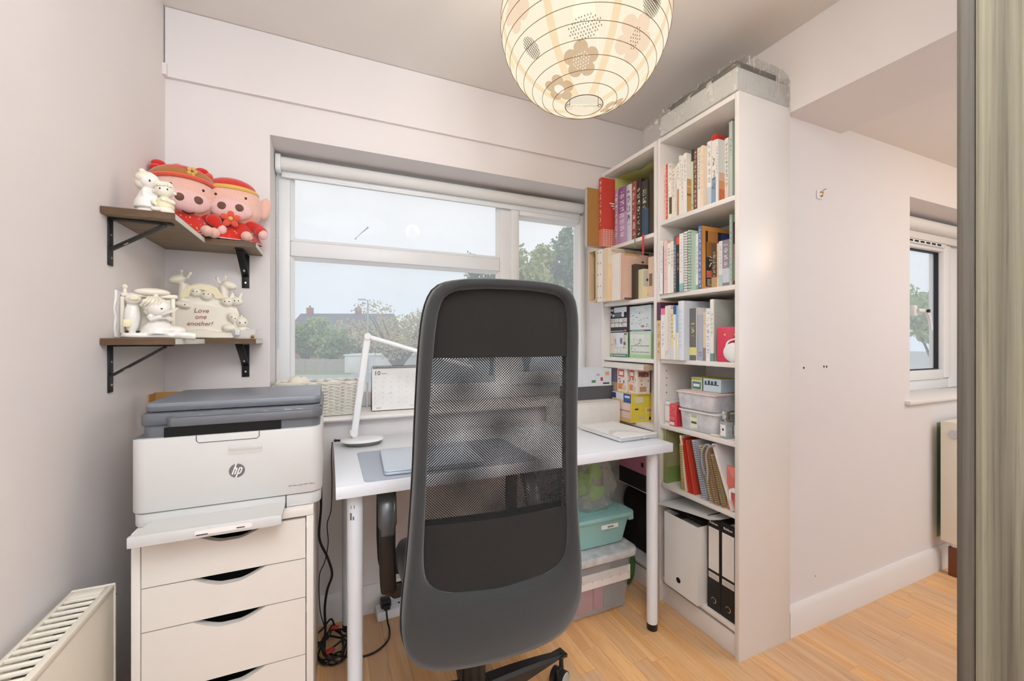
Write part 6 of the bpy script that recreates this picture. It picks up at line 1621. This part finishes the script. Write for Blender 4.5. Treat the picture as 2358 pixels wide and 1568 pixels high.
figurine('porcelain_figurine', 'white porcelain girl figurine with a topknot at the front of the upper shelf', (-0.443, 1.415, ZS1 + .0005), R_(34), .117, True)
figurine('porcelain_figurine', 'white porcelain boy figurine in a pale yellow jacket beside the girl', (-0.404, 1.402, ZS1 + .0005), R_(8), .096, False)

# ark ornament
ak = thing('ark_ornament', 'cream ark ornament with giraffes reading Love one another on the lower shelf', 'ornament', (-0.392, 1.715, ZS2 + .0005), R_(8))
b = B()
b.prism([(x, z) for x, z in [(-.098, .0), (.072, .0), (.094, .012), (.104, .05), (.106, .085), (.098, .108), (.06, .118), (-.06, .128), (-.100, .112), (-.106, .06), (-.106, .015)]], -.010, .020, 'Y', .006)
b.ell((0, .008, .135), (.066, .016, .055), 28, 16)
for (gx, s) in ((-.052, -1), (.060, 1)):
    b.tube(spline([(gx - s * .004, .006, .09), (gx, .004, .15), (gx - s * .006 + s * .004, .002, .185)], 5), lambda q: .0155 - .003 * q, 12)
    b.ell((gx + s * .016, -.002, .196 if s < 0 else .186), (.024, .015, .0155), 16, 10, rot=(0, s * .28, 0))
    z_ = .214 if s < 0 else .204
    b.tube([(gx + s * .004, 0, z_ - .01), (gx + s * .004, 0, z_ + .008)], .003, 8); b.ell((gx + s * .004, 0, z_ + .012), .0052, 10, 8)
    b.tube([(gx - s * .012, 0, z_ - .014), (gx - s * .018, 0, z_ + .003)], .0042, 8); b.ell((gx - s * .019, 0, z_ + .005), .006, 10, 8)
b.ell((-.018, -.008, .155), (.015, .012, .016), 14, 10); b.ell((.012, -.010, .147), (.018, .013, .017), 14, 10)
for (rx, rz_) in ((.070, .126), (.098, .130)):
    b.ell((rx, -.008, rz_), (.019, .014, .016), 14, 10)
    for q in (-1, 1): b.ell((rx + q * .011, -.006, rz_ + .020), (.0055, .004, .015), 10, 8, rot=(0, q * .3, 0))
b.ell((-.052, -.014, .112), (.022, .012, .012), 14, 10, rot=(0, .3, 0))
b.ell((.088, -.014, .072), (.016, .012, .02), 14, 10, rot=(0, -.5, 0)); b.ell((.098, -.016, .05), (.012, .01, .014), 12, 8)
b.ell((.074, -.018, .036), (.019, .012, .015), 14, 10); b.ell((.104, -.014, .03), (.014, .011, .012), 12, 8)
for k in range(3):
    b.tube(spline([(-.10, -.012 - .004 * k, .030 - .010 * k), (-.05, -.016 - .004 * k, .020 - .008 * k), (0, -.016 - .004 * k, .024 - .009 * k), (.05, -.016 - .004 * k, .016 - .006 * k), (.092, -.012 - .003 * k, .022 - .008 * k)], 6), .0065, 10)
for i, v in enumerate(b.v): b.v[i] = (v[0], v[1], max(0.0005, v[2]))
blob(b, .0027, M_porc, 'ark_body', ak, 3)
b = B()
for i in range(20):
    pass
b.grid([[(r * math.cos(a), -.0105 + .0, .137 + r * .78 * math.sin(a)) for a in [PI * k / 16 for k in range(17)]] for r in (.036, .058)]); obj('arched_roof', b, M_porcy, ak, 0)
b = B()
for (ex, ez, ey) in ((-.023, .158, -.0205), (-.013, .157, -.0205), (.006, .150, -.0235), (.018, .150, -.0235), (.064, .128, -.0225), (.076, .128, -.0225), (.092, .132, -.0225), (.103, .132, -.0225), (-.044, .112, -.0262), (.084, .075, -.0265), (.094, .070, -.0265)):
    b.ell((ex, ey, ez), (.0017, .0012, .0020), 8, 5)
obj('eyes', b, M_eye, ak, 60)['kind'] = 'stuff'
for k, (tx, tz, sz) in enumerate((('Love', .094, .021), ('one', .073, .021), ('another!', .050, .0205))):
    writing('motto', tx, sz, face_m((-.002 - .002 * k, -.0112, tz)), M_brownink, ak, .25, extrude=.0008)
# reading figurine in front
rf = thing('porcelain_group', 'cream porcelain child reading by a bedstead at the front of the lower shelf', 'figurine', (-0.437, 1.455, ZS2 + .0005), R_(14))
b = B()
b.prism(rrect(-.072, .072, -.045, .04, .03, 6), 0, .014, 'Z', .005)
b.tube(spline([(.03, -.03, .006), (.06, -.04, .008), (.085, -.035, .004)], 5), .011, 8)
b.lathe([(0, .010), (.040, .010), (.036, .026), (.022, .046), (.014, .060), (0, .064)], (.005, -.012, 0), 24)
b.ell((.032, -.022, .022), (.034, .022, .013), 16, 10)
b.ell((.005, -.017, .083), (.0275, .0255, .026), 20, 14)
b.tube([(-.014, -.020, .058), (-.008, -.038, .050), (.014, -.044, .058)], .0075, 8); b.tube([(.020, -.020, .058), (.032, -.034, .052), (.022, -.042, .058)], .007, 8)
b.ell((-.050, .002, .058), (.018, .016, .044), 18, 12); b.ell((-.048, -.004, .105), (.018, .017, .016), 16, 10)
blob(b, .0024, M_porcw, 'figure', rf, 3)
b = B(); b.ell((-.002, -.010, .0905), (.0288, .0262, .0235), 20, 12); b.ell((-.010, -.004, .076), (.018, .020, .018), 14, 10); b.ell((-.001, -.009, .1155), (.006, .006, .008), 10, 8)
for q in range(5): b.tube(spline([(.006 - .005 * q, -.022, .112), (.010 - .008 * q, -.038, .100), (.004 - .009 * q, -.040 + .003 * q, .088)], 4), .0036, 6)
obj('hair', b, M_porc, rf, 60)
b = B(); b.box(-.074, .046, .010, .022, .112, .124, .004); b.box(-.076, -.066, .012, .022, .012, .114, .003); b.box(.030, .040, .012, .022, .012, .114, .003); b.box(-.07, .034, .020, .024, .02, .112, .002); b.ell((-.010, .014, .128), (.040, .014, .012), 18, 10); b.tube([(-.066, .014, .122), (-.066, .014, .138)], .0045, 8); b.ell((-.066, .014, .140), .007, 10, 8)
obj('bedstead', b, M_porc, rf, 50)
b = B(); b.ell((-.046, -.021, .106), (.010, .003, .006), 10, 6); b.box(-.068, -.052, -.013, -.009, .030, .05, .001); obj('bear_muzzle', b, M_porcy, rf, 60)
b = B(); b.add([(.010, -.050, .060), (.024, -.060, .066), (.036, -.046, .080), (.022, -.038, .074)], [(0, 1, 2, 3)]); b.add([(.024, -.060, .066), (.040, -.062, .072), (.050, -.048, .086), (.036, -.046, .080)], [(0, 1, 2, 3)]); obj('open_book', b, M_porcw, rf, 0)
b = B(); b.ell((.012, -.0405, .080), (.0028, .0018, .0022), 8, 6); obj('eye', b, M_eye, rf, 60)
# picture frame standing behind it
pf = thing('photo_frame', 'silver edged photo frame standing against the wall behind the porcelain group', 'frame', (-0.510, 1.50, ZS2 + .0005), R_(72))
b = B(); b.box(-.045, .045, -.003, .003, 0, .128, .002); obj('frame_board', b, M_trim, pf)
b = B(); b.box(-.036, .036, -.0042, -.003, .012, .118); obj('photo', b, pmat('dim_photo', (120, 100, 84), .4, var=.3), pf, 0)
for s in (-1, 1):
    b = B(); b.tube(spline([(s * .046, 0, .004), (s * .052, 0, .03), (s * .047, 0, .055), (s * .053, 0, .08), (s * .047, 0, .105), (s * .046, 0, .13)], 5), .004, 8); obj('wavy_edge', b, M_porcw, pf, 60)
# bath ornament
bt = thing('bath_ornament', 'small cream bathtub baby ornament at the right end of the lower shelf', 'ornament', (-0.272, 1.715, ZS2 + .0005), R_(10))
rows = []
for z, k in ((0, .72), (.004, .80), (.020, .92), (.028, 1.02), (.030, 1.05), (.029, .96), (.018, .82), (.016, 0)):
    rows.append([(.040 * k * math.cos(a) * (1.08 if z > .02 else 1), .024 * k * math.sin(a), z + (.006 * max(0, math.cos(a)) if z > .02 else 0)) for a in [2 * PI * i / 28 for i in range(28)]])
b = B(); b.grid(rows, closed=True); b.add(rows[0], [tuple(range(28))[::-1]]); tub = obj('tub', b, M_porcw, bt, 60)
b = B(); b.ell((-.006, 0, .056), (.0195, .018, .0205), 20, 14); b.ell((-.007, 0, .077), (.004, .004, .006), 10, 8); b.ell((-.006, 0, .030), (.016, .014, .016), 14, 10); b.tube([(.004, -.008, .036), (.016, -.006, .034)], .004, 8); blob(b, .0018, M_porc, 'baby', bt, 3)
b = B(); b.ell((-.012, -.0172, .055), (.0019, .0012, .0026), 8, 6); b.ell((.0035, -.0158, .056), (.0019, .0012, .0026), 8, 6); obj('eyes', b, M_eye, bt, 60)
b = B(); b.box(-.026, -.012, -.0262, -.0236, .012, .032, .001); obj('towel', b, M_porcb, tub); b = B(); b.ell((.026, -.0215, .008), (.005, .004, .006), 10, 8); obj('gold_bell', b, M_gold, tub, 60)

# ================================================================== OFFICE CHAIR
oc = thing('office_chair', 'dark grey high-backed mesh office chair seen from behind at the desk', 'chair', (0.378, 1.124, 0), R_(-4))
def interp(pts, z):
    if z <= pts[0][0]: return pts[0][1]
    for (a, u), (c, v) in zip(pts[:-1], pts[1:]):
        if z <= c:
            t = (z - a) / (c - a); t = t * t * (3 - 2 * t) if False else t
            return u + (v - u) * t
    return pts[-1][1]
YP = [(.38, -.235), (.50, -.258), (.60, -.262), (.75, -.264), (.95, -.275), (1.10, -.289), (1.27, -.312)]
def by(x, z): return interp(YP, z) + .55 * x * x
out_c = spline([(0, .393, 0), (.10, .396, 0), (.165, .408, 0), (.202, .440, 0), (.217, .50, 0), (.215, .57, 0), (.207, .65, 0), (.200, .74, 0), (.194, .85, 0), (.190, .97, 0), (.186, 1.08, 0), (.181, 1.16, 0), (.172, 1.215, 0), (.152, 1.250, 0), (.11, 1.264, 0), (.05, 1.268, 0), (0, 1.2685, 0)], 4)
in_c = spline([(0, .575, 0), (.08, .579, 0), (.135, .590, 0), (.165, .614, 0), (.174, .66, 0), (.172, .74, 0), (.168, .85, 0), (.164, .97, 0), (.159, 1.08, 0), (.154, 1.16, 0), (.147, 1.205, 0), (.132, 1.232, 0), (.095, 1.244, 0), (.045, 1.247, 0), (0, 1.2475, 0)], 4)
def loop(c):
    r = [(p.x, p.y) for p in c]; return r + [(-x, z) for x, z in r[-2:0:-1]]
def resample(L, n):
    d = [0]
    for i in range(len(L)): a = L[i]; c = L[(i + 1) % len(L)]; d.append(d[-1] + math.hypot(c[0] - a[0], c[1] - a[1]))
    o = []; i = 0
    for k in range(n):
        s = d[-1] * k / n
        while d[i + 1] < s: i += 1
        t = (s - d[i]) / max(1e-9, d[i + 1] - d[i]); a, c = L[i], L[(i + 1) % len(L)]
        o.append((a[0] + (c[0] - a[0]) * t, a[1] + (c[1] - a[1]) * t))
    return o
NL = 144
OUT, INN = resample(loop(out_c), NL), resample(loop(in_c), NL)
def ring(tO, dy):
    return [((o[0] * (1 - t) + i[0] * t), by(o[0] * (1 - t) + i[0] * t, o[1] * (1 - t) + i[1] * t) + dy, o[1] * (1 - t) + i[1] * t) for o, i in zip(OUT, INN) for t in (tO,)]
b = B()
prof_ = [(1.0, .030), (1.0, .004), (.94, -.006), (.75, -.0125), (.45, -.0145), (.15, -.011), (.03, -.002), (0, .012), (.02, .030), (.10, .038), (.5, .041), (.9, .037), (1.0, .030)]
b.grid([ring(t, dy) for t, dy in prof_], closed=True)
obj('back_frame', b, M_chair, oc, 50)
b = B(); b.tube([(o[0] * 1.002, by(*o) + .030, o[1]) for o in OUT], .0028, 6, True); obj('piping', b, M_chaird, oc, 60)
def inhalf(z):
    best = 0
    for (a, c) in zip(in_c[:-1], in_c[1:]):
        if min(a.y, c.y) - 1e-9 <= z <= max(a.y, c.y) + 1e-9 and abs(c.y - a.y) > 1e-9:
            t = (z - a.y) / (c.y - a.y); best = max(best, a.x + (c.x - a.x) * t)
    return best
def panel(z0, z1, dy, nz=24, nx=20, bulge=0.0, up=lambda x: 0.0):
    rows = []
    for j in range(nz + 1):
        z = z0 + (z1 - z0) * j / nz; hw = inhalf(min(max(z, .5755), 1.2470)) + .002; row = []
        for i in range(nx + 1):
            x = -hw + 2 * hw * i / nx; row.append((x, by(x, z) + dy + bulge * (1 - (x / .2) ** 2), z))
        rows.append(row)
    return rows
b = B(); b.grid(panel(1.100, 1.2472, .006)); b.grid(panel(1.100, 1.2472, .036, bulge=.012)[::-1]); obj('headrest', b, M_chaird, oc, 60)
b = B(); b.grid(panel(.7350, 1.1005, .010, 30)); obj('mesh_back', b, M_mesh, oc, 60)
b = B(); b.grid(panel(.7350, 1.1005, .034, 30, bulge=.004)); obj('mesh_front', b, M_mesh, oc, 60)
b = B(); b.grid(panel(.5757, .7355, .008)); b.grid(panel(.5757, .7355, .036, bulge=.01)[::-1]); obj('lumbar_panel', b, M_chaird, oc, 60)
# lower back upholstery between frame bottom and lumbar panel is the frame's own cloth; seat
b = B(); rows = []
sw = [(p.x, p.y) for p in spline([(-.15, -.20, 0), (0, -.205, 0), (.15, -.20, 0), (.19, -.16, 0), (.215, -.02, 0), (.232, .12, 0), (.232, .21, 0), (.18, .27, 0), (0, .278, 0), (-.18, .27, 0), (-.232, .21, 0), (-.232, .12, 0), (-.215, -.02, 0), (-.19, -.16, 0)], 3, True)]
def sring(k, z): return [(x * k * .86, .035 + (y - .035) * k, z + .012 * (max(0, y - .15) / .12) ** 2 * -1) for x, y in sw]
b.grid([sring(.0, .433), sring(.85, .433), sring(.97, .440), sring(1.0, .458), sring(.995, .482), sring(.96, .500), sring(.85, .507), sring(.4, .509), sring(0, .509)], closed=True)
obj('seat', b, M_chaird, oc, 60)
b = B(); b.box(-.16, .16, -.14, .20, .405, .434, .012); b.box(-.05, .05, -.235, -.10, .405, .425, .006); obj('seat_mechanism', b, M_black, oc)
b = B(); b.tube([(.15, .03, .418), (.24, .03, .412), (.275, .03, .405)], .006, 8); obj('lever', b, M_black, oc)
for s in (-1, 1):
    path = spline([(s * .16, .14, .392), (s * .215, .14, .388), (s * .226, .118, .42), (s * .230, .098, .53), (s * .229, .112, .63), (s * .228, .165, .690), (s * .228, .24, .692), (s * .229, .30, .66), (s * .230, .325, .56), (s * .229, .315, .45), (s * .218, .28, .392), (s * .16, .27, .390)], 7)
    rows = []
    for i, p in enumerate(path):
        dd = (path[min(i + 1, len(path) - 1)] - path[max(i - 1, 0)]).normalized()
        wv = Vector((1, 0, 0)) - dd * dd.x; wv = wv.normalized() if wv.length > .3 else Vector((0, 0, 1)); nv = dd.cross(wv).normalized()
        hw_, ht = .023, .008
        rows.append([tuple(p + wv * (hw_ * math.copysign(abs(math.cos(a)) ** .5, math.cos(a))) + nv * (ht * math.copysign(abs(math.sin(a)) ** .7, math.sin(a)))) for a in [2 * PI * k / 16 + .01 for k in range(16)]])
    b = B(); b.grid(rows, closed=True); ar = obj('armrest', b, M_black, oc, 50)
    pr_ = []
    for i, p in enumerate(path):
        if not (24 <= i <= 50): continue
        dd = (path[i + 1] - path[i - 1]).normalized(); wv = Vector((1, 0, 0)); nv = dd.cross(wv).normalized(); nv = nv if nv.z > 0 or True else -nv
        e = 1 if 25 < i < 49 else .8
        pr_.append([tuple(p + wv * (.0265 * e * math.copysign(abs(math.cos(a)) ** .6, math.cos(a))) + nv * (.0125 * e * math.copysign(abs(math.sin(a)) ** .8, math.sin(a)))) for a in [2 * PI * k / 16 + .01 for k in range(16)]])
    b = B(); b.grid(pr_, closed=True); b.add(pr_[0], [tuple(range(16))]); b.add(pr_[-1], [tuple(range(16))[::-1]]); obj('arm_pad', b, pmat('arm_pad_plastic' + str(s), (76, 76, 76), .2), ar, 50)
b = B(); b.cyl((0, 0, .13), (0, 0, .30), .029, seg=24); b.cyl((0, 0, .28), (0, 0, .41), .016, seg=20); b.lathe([(.03, .30), (.034, .26), (.034, .16), (.03, .13)], seg=24); obj('gas_lift', b, M_black, oc)
b = B(); b.lathe([(0, .085), (.045, .09), (.052, .11), (.050, .150), (.036, .165), (0, .166)], seg=28); hub = obj('star_base', b, M_black, oc)
for k in range(5):
    a = R_(15.7 + 72 * k); ca, sa = math.cos(a), math.sin(a)
    Ml = Matrix.Rotation(a, 4, 'Z')
    rows = []
    for t in np.linspace(0, 1, 9):
        r = .03 + .318 * t; z1 = .158 - .040 * t - .02 * t * t; z0 = .098 + .004 * t if t > .0 else .098; wd = .030 - .012 * t
        rows.append([(r, -wd, z0), (r, wd, z0), (r, wd * .92, z1 - .008), (r, wd * .6, z1), (r, -wd * .6, z1), (r, -wd * .92, z1 - .008)])
    b = B(); b.grid(rows, closed=True, M=Ml); b.add(rows[-1], [(0, 1, 2, 3, 4, 5)], None, Ml); lg = obj('base_leg', b, pmat('base_plastic' + str(k), (34, 33, 33), .45), hub, 30)
    rc = a + [.3, 2.1, .8, -1.0, .5][k]
    Mc = Matrix.Translation((.336 * ca, .336 * sa, 0)) @ Matrix.Rotation(rc, 4, 'Z')
    b = B()
    for s in (-1, 1): b.cyl((-.012, s * .006, .0265), (-.012, s * .023, .0265), .0262, seg=28, M=Mc)
    b.box(-.028, .010, -.006, .006, .028, .060, .005, None, Mc); b.cyl((0, 0, .05), (0, 0, .105), .0075, seg=12, M=Mc)
    ca_ = obj('caster', b, M_tyre, oc, 35)
    b = B()
    for s in (-1, 1): b.cyl((-.012, s * .023, .0265), (-.012, s * .0248, .0265), .0235, .021, 28, True, None, Mc)
    obj('caster_cap', b, M_casterw, ca_, 35)

# ================================================================== PAPER LANTERN
LC = (0.592, 0.886, 1.937); LR = .21
pl_ = thing('paper_lantern', 'round lit paper lantern with printed flowers hanging from the ceiling', 'ceiling lamp', LC)
phs = [math.asin(max(-1, min(1, -.9745 + 1.949 * k / 60))) for k in range(61)]
b = B(); b.lathe([(LR * math.cos(p), LR * math.sin(p)) for p in phs], seg=72)
o = obj('paper_shade', b, M_shade, pl_, 60)
hb = B()
for k in range(1, 19):
    el = R_(-76 + k * 8.2); hb.tube([(LR * 1.0066 * math.cos(el + .010 * math.cos(a)) * math.cos(a), LR * 1.0066 * math.cos(el + .010 * math.cos(a)) * math.sin(a), LR * 1.0066 * math.sin(el + .010 * math.cos(a))) for a in [2 * PI * i / 72 for i in range(72)]], .0007, 4, True)
o = obj('wire_hoops', hb, M_hoop, pl_, 60); o['kind'] = 'stuff'
def sp_(az, el, k=1.0012): return (LR * k * math.cos(el) * math.cos(az), LR * k * math.cos(el) * math.sin(az), LR * k * math.sin(el))
b = B()
for m in range(8):
    az = R_(-147 + 45 * m); rows = []
    for e_ in np.linspace(-76, 76, 40):
        el = R_(e_); hw = .0085 / (LR * math.cos(el)); rows.append([sp_(az - hw, el, 1.0030), sp_(az + hw, el, 1.0030)])
    b.grid(rows)
obj('paper_seams', b, M_strap, pl_, 0)['kind'] = 'stuff'
def onsphere(az, el, shapes, mat, name, rot=0.0, k=1.0042, stuff=False):
    """flat print on the shade: lists of outlines (metres) in the tangent plane at az/el, wrapped onto the sphere"""
    n = Vector(sp_(R_(az), R_(el), 1)).normalized(); u = Vector((-math.sin(R_(az)), math.cos(R_(az)), 0)); v = n.cross(u)
    b = B(); c_, s_ = math.cos(rot), math.sin(rot)
    for q, poly in enumerate(shapes):
        def W(x, y, kk): p = (n * LR + u * (x * c_ - y * s_) + v * (x * s_ + y * c_)).normalized() * LR * kk; return tuple(p)
        cx = sum(p[0] for p in poly) / len(poly); cy = sum(p[1] for p in poly) / len(poly); kk = k + .00015 * q
        m = len(poly); vs = [W(cx, cy, kk)] + [W(cx + (x - cx) * .5, cy + (y - cy) * .5, kk) for x, y in poly] + [W(x, y, kk) for x, y in poly]
        fs = [(0, 1 + i, 1 + (i + 1) % m) for i in range(m)] + [(1 + i, 1 + m + i, 1 + m + (i + 1) % m, 1 + (i + 1) % m) for i in range(m)]
        b.add(vs, fs)
    o = obj(name, b, mat, pl_, 0)
    if stuff: o['kind'] = 'stuff'
    return o
def petals(r): 
    o = []
    for i in range(60):
        a = 2 * PI * i / 60; o.append((r * (.66 + .34 * abs(math.cos(2.5 * a)) ** .7) * math.cos(a), r * (.66 + .34 * abs(math.cos(2.5 * a)) ** .7) * math.sin(a)))
    return o
def circ(x, y, rx, ry=None, n=14): return [(x + rx * math.cos(2 * PI * i / n), y + (ry or rx) * math.sin(2 * PI * i / n)) for i in range(n)]
def dots(r, n, dx, dy, seed):
    rd = random.Random(seed); o = []
    g = int(math.sqrt(n)) + 1
    for i in range(-g, g + 1):
        for j in range(-g, g + 1):
            x = i * .0062 + (j % 2) * .0031 + rd.uniform(-.0006, .0006); y = j * .0062 + rd.uniform(-.0006, .0006)
            if x * x / dx ** 2 + y * y / dy ** 2 < r * r: o.append(circ(x, y, .0011, .0021, 8))
    return o
def lattice(rx, ry):
    o = []
    for k in np.arange(-rx, rx, .0048):
        h = ry * math.sqrt(max(0, 1 - (k / rx) ** 2)); o.append([(k - .0005, -h), (k + .0005, -h), (k + .0005, h), (k - .0005, h)])
    for k in np.arange(-ry, ry, .0048):
        h = rx * math.sqrt(max(0, 1 - (k / ry) ** 2)); o.append([(-h, k - .0005), (h, k - .0005), (h, k + .0005), (-h, k + .0005)])
    return o
onsphere(-126.7, -54.2, [petals(.040)], M_fbrown, 'brown_flower_print', .3)
onsphere(-126.7, -54.2, dots(.019, 30, 1, 1, 1), M_fwhite, 'flower_dots', .3, 1.0062, True)
onsphere(-168, -66.5, [petals(.037)], M_fbrown, 'brown_flower_print', 1.0); onsphere(-168, -66.5, [circ(0, 0, .0125, n=24)], M_fwhite, 'flower_centre', 0, 1.0062)
onsphere(-8, -67.5, [petals(.033)], M_fbrown, 'brown_flower_print', .2); onsphere(-8, -67.5, [circ(0, 0, .011, n=24)], M_fwhite, 'flower_centre', 0, 1.0062)
onsphere(-80.7, -39.4, [petals(.050)], M_fpink, 'pink_flower_print', .1); onsphere(-80.7, -39.4, dots(.018, 30, .8, 1.2, 4), M_fink, 'flower_dots', .2, 1.0062, True)
onsphere(-172, -12, [petals(.050)], M_fpink, 'pink_flower_print', .6)
onsphere(-169, -37.2, lattice(.018, .027), M_fink, 'hatched_print', .35, 1.0050, True)
onsphere(-76.6, -19, lattice(.028, .032), M_fink, 'hatched_print', -.2, 1.0050, True)
onsphere(-123, -38, dots(.024, 40, 1.5, .9, 7), M_fink, 'dotted_print', .2, 1.0050, True)
for az, el in ((-32.9, -43.6), (160, -28), (136, -45), (-20, -14), (-130, -12)): onsphere(az, el, [circ(0, 0, .011, .020, 24)], M_fyel, 'yellow_print', -.3)
onsphere(60, -40, [petals(.045)], M_fpink, 'pink_flower_print', .1); onsphere(100, -10, [petals(.045)], M_fbrown, 'brown_flower_print', .1)
onsphere(-100, 5, [petals(.045)], M_fbrown, 'brown_flower_print', .5); onsphere(-50, 0, [petals(.045)], M_fpink, 'pink_flower_print', .5)
b = B(); b.tube([(.047 * math.cos(a), .047 * math.sin(a), -.2047) for a in [2 * PI * i / 40 for i in range(40)]], .0012, 6, True); b.tube([(.047 * math.cos(a), .047 * math.sin(a), .2047) for a in [2 * PI * i / 40 for i in range(40)]], .0012, 6, True)
for s in (-1, 1): b.tube([(s * (.043 - .004 * math.cos(a)) * .93 , s * .0 + .006 * math.sin(a), -.2047) for a in [2 * PI * i / 12 for i in range(12)]], .0008, 5, True)
for z in (-.2047, .2047): b.tube([(-.036, 0, z), (.036, 0, z)], .0008, 5)
for s in (-1, 1): b.tube([(s * .036, 0, -.2047), (s * .036, 0, .2047)], .0009, 5)
for v in range(len(b.v)):
    x_, y_, z_ = b.v[v]; c_, s_ = math.cos(R_(-23.9)), math.sin(R_(-23.9)); b.v[v] = (x_ * c_ - y_ * s_, x_ * s_ + y_ * c_, z_)
obj('wire_frame', b, M_hoop, pl_, 60)
bb = N('lamp_bulb_glow'); bb.done(bb.n('Emission', Color=lin((255, 240, 205)), Strength=1.6).outputs[0])
b = B(); b.ell((0, 0, .035), (.028, .028, .034), 20, 12); obj('bulb', b, MATS['lamp_bulb_glow'], pl_, 60)
b = B(); b.cyl((0, 0, .082), (0, 0, .125), .018, seg=16); b.cyl((0, 0, .12), (0, 0, 2.306 - LC[2] - .03), .0032, seg=8); obj('lamp_holder_and_flex', b, M_upvc, pl_)
b = B(); b.lathe([(0, 2.306 - LC[2] - .034), (.03, 2.306 - LC[2] - .03), (.045, 2.306 - LC[2] - .001), (0, 2.306 - LC[2] - .0008)], seg=28); obj('ceiling_rose', b, M_upvc, pl_)
# the lantern's own light: warm glow on ceiling and walls around it
bulb('lantern_bulb_light', (LC[0], LC[1], LC[2] + .035), 36, (255, 238, 214), .05)

# ================================================================== SIDE ROOM + NEAR PANEL
wp = thing('wood_panel', 'tall grey wood-grained panel standing very close at the right edge', 'panel', (0.62, 0.2, 0))
b = B(); b.box(0, .030, -.40, .0004, 0.02, 2.02, .0012); obj('board', b, M_doorw, wp)
b = B(); b.box(.0018, .028, .0010, .0153, 0.02, 2.02, .0015); obj('edge_strip', b, M_doorwd, wp)
rr = thing('radiator', 'white panel radiator under the small window in the side room', 'radiator', (2.722, 0.93, 0))
b = B(); b.box(0, .95, 0, .013, .170, .735, .006); obj('front_panel', b, M_rad, rr)
b = B(); b.box(-.002, .008, -.0005, .068, .167, .747, .003); b.box(.002, .95, .0, .066, .735, .746, .003); obj('side_and_top_panel', b, M_rad, rr)
b = B(); b.box(.01, .95, .055, .066, .18, .73); obj('back_panel', b, M_rad, rr, 0)
b = B(); b.lathe([(0, .009), (.020, .008), (.020, .004), (.018, .001), (0, 0)], (0, 0, 0), 20, None, face_m((-.003, .018, .690), '-X')); b.cyl((-.012, .018, .69), (-.016, .018, .69), .004, seg=8); obj('air_vent_cap', b, M_chrome, rr)
b = B(); b.cyl((.045, .035, .139), (.045, .035, .172), .011, seg=16); b.cyl((.045, .035, .145), (.045, .035, .162), .016, seg=16); obj('valve', b, M_upvc, rr)
b = B(); b.box(.16, .24, .066, .0985, .3, .32); obj('wall_bracket', b, M_rad, rr)
pb2 = B(); pb2.box(2.749, 2.785, .949, .981, 0, .138, .002); o = obj('pipe_boxing', pb2, M_pipe); tag(o, 'short brown wooden pipe boxing on the floor under the side radiator', 'pipe cover')
gpn = B(); gpn.box(2.772, 3.5, YR - .0012, YR - .0002, .16, .728); o = obj('unpainted_patch', gpn, M_greenp, smooth=0); tag(o, 'green unpainted patch of wall behind the side radiator', 'paint patch')
hk = thing('wall_hook', 'small white hook plate with a brass hook on the side room wall', 'hook', (1.815, YR, 1.727))
b = B(); b.box(-.016, .016, -.006, -.0004, -.018, .018, .004); obj('plate', b, M_upvc, hk)
b = B(); b.tube(spline([(0, -.006, .008), (0, -.014, .006), (0, -.016, -.004), (0, -.011, -.010), (.004, -.007, -.006)], 5), .0026, 8); b.cyl((.012, -.007, .016), (.014, -.02, .02), .0016, seg=8); obj('hook', b, M_gold, hk)
for k, (x_, z_, lab) in enumerate(((1.717, 1.029, 'single dark screw hole low on the side room wall'), (1.848, 1.031, 'left one of a pair of screw holes on the side room wall'), (1.866, 1.030, 'right one of a pair of screw holes on the side room wall'), (1.79, .19, 'tiny dark hole just above the side room skirting'))):
    b = B(); b.cyl((0, -.0012, 0), (0, -.0002, 0), .0042 if k < 3 else .002, seg=12); b.cyl((0, -.0016, 0), (0, -.001, 0), .002, seg=8)
    o = obj('screw_hole', b, M_black, None, 0, (x_, YR, z_)); tag(o, lab, 'screw hole')
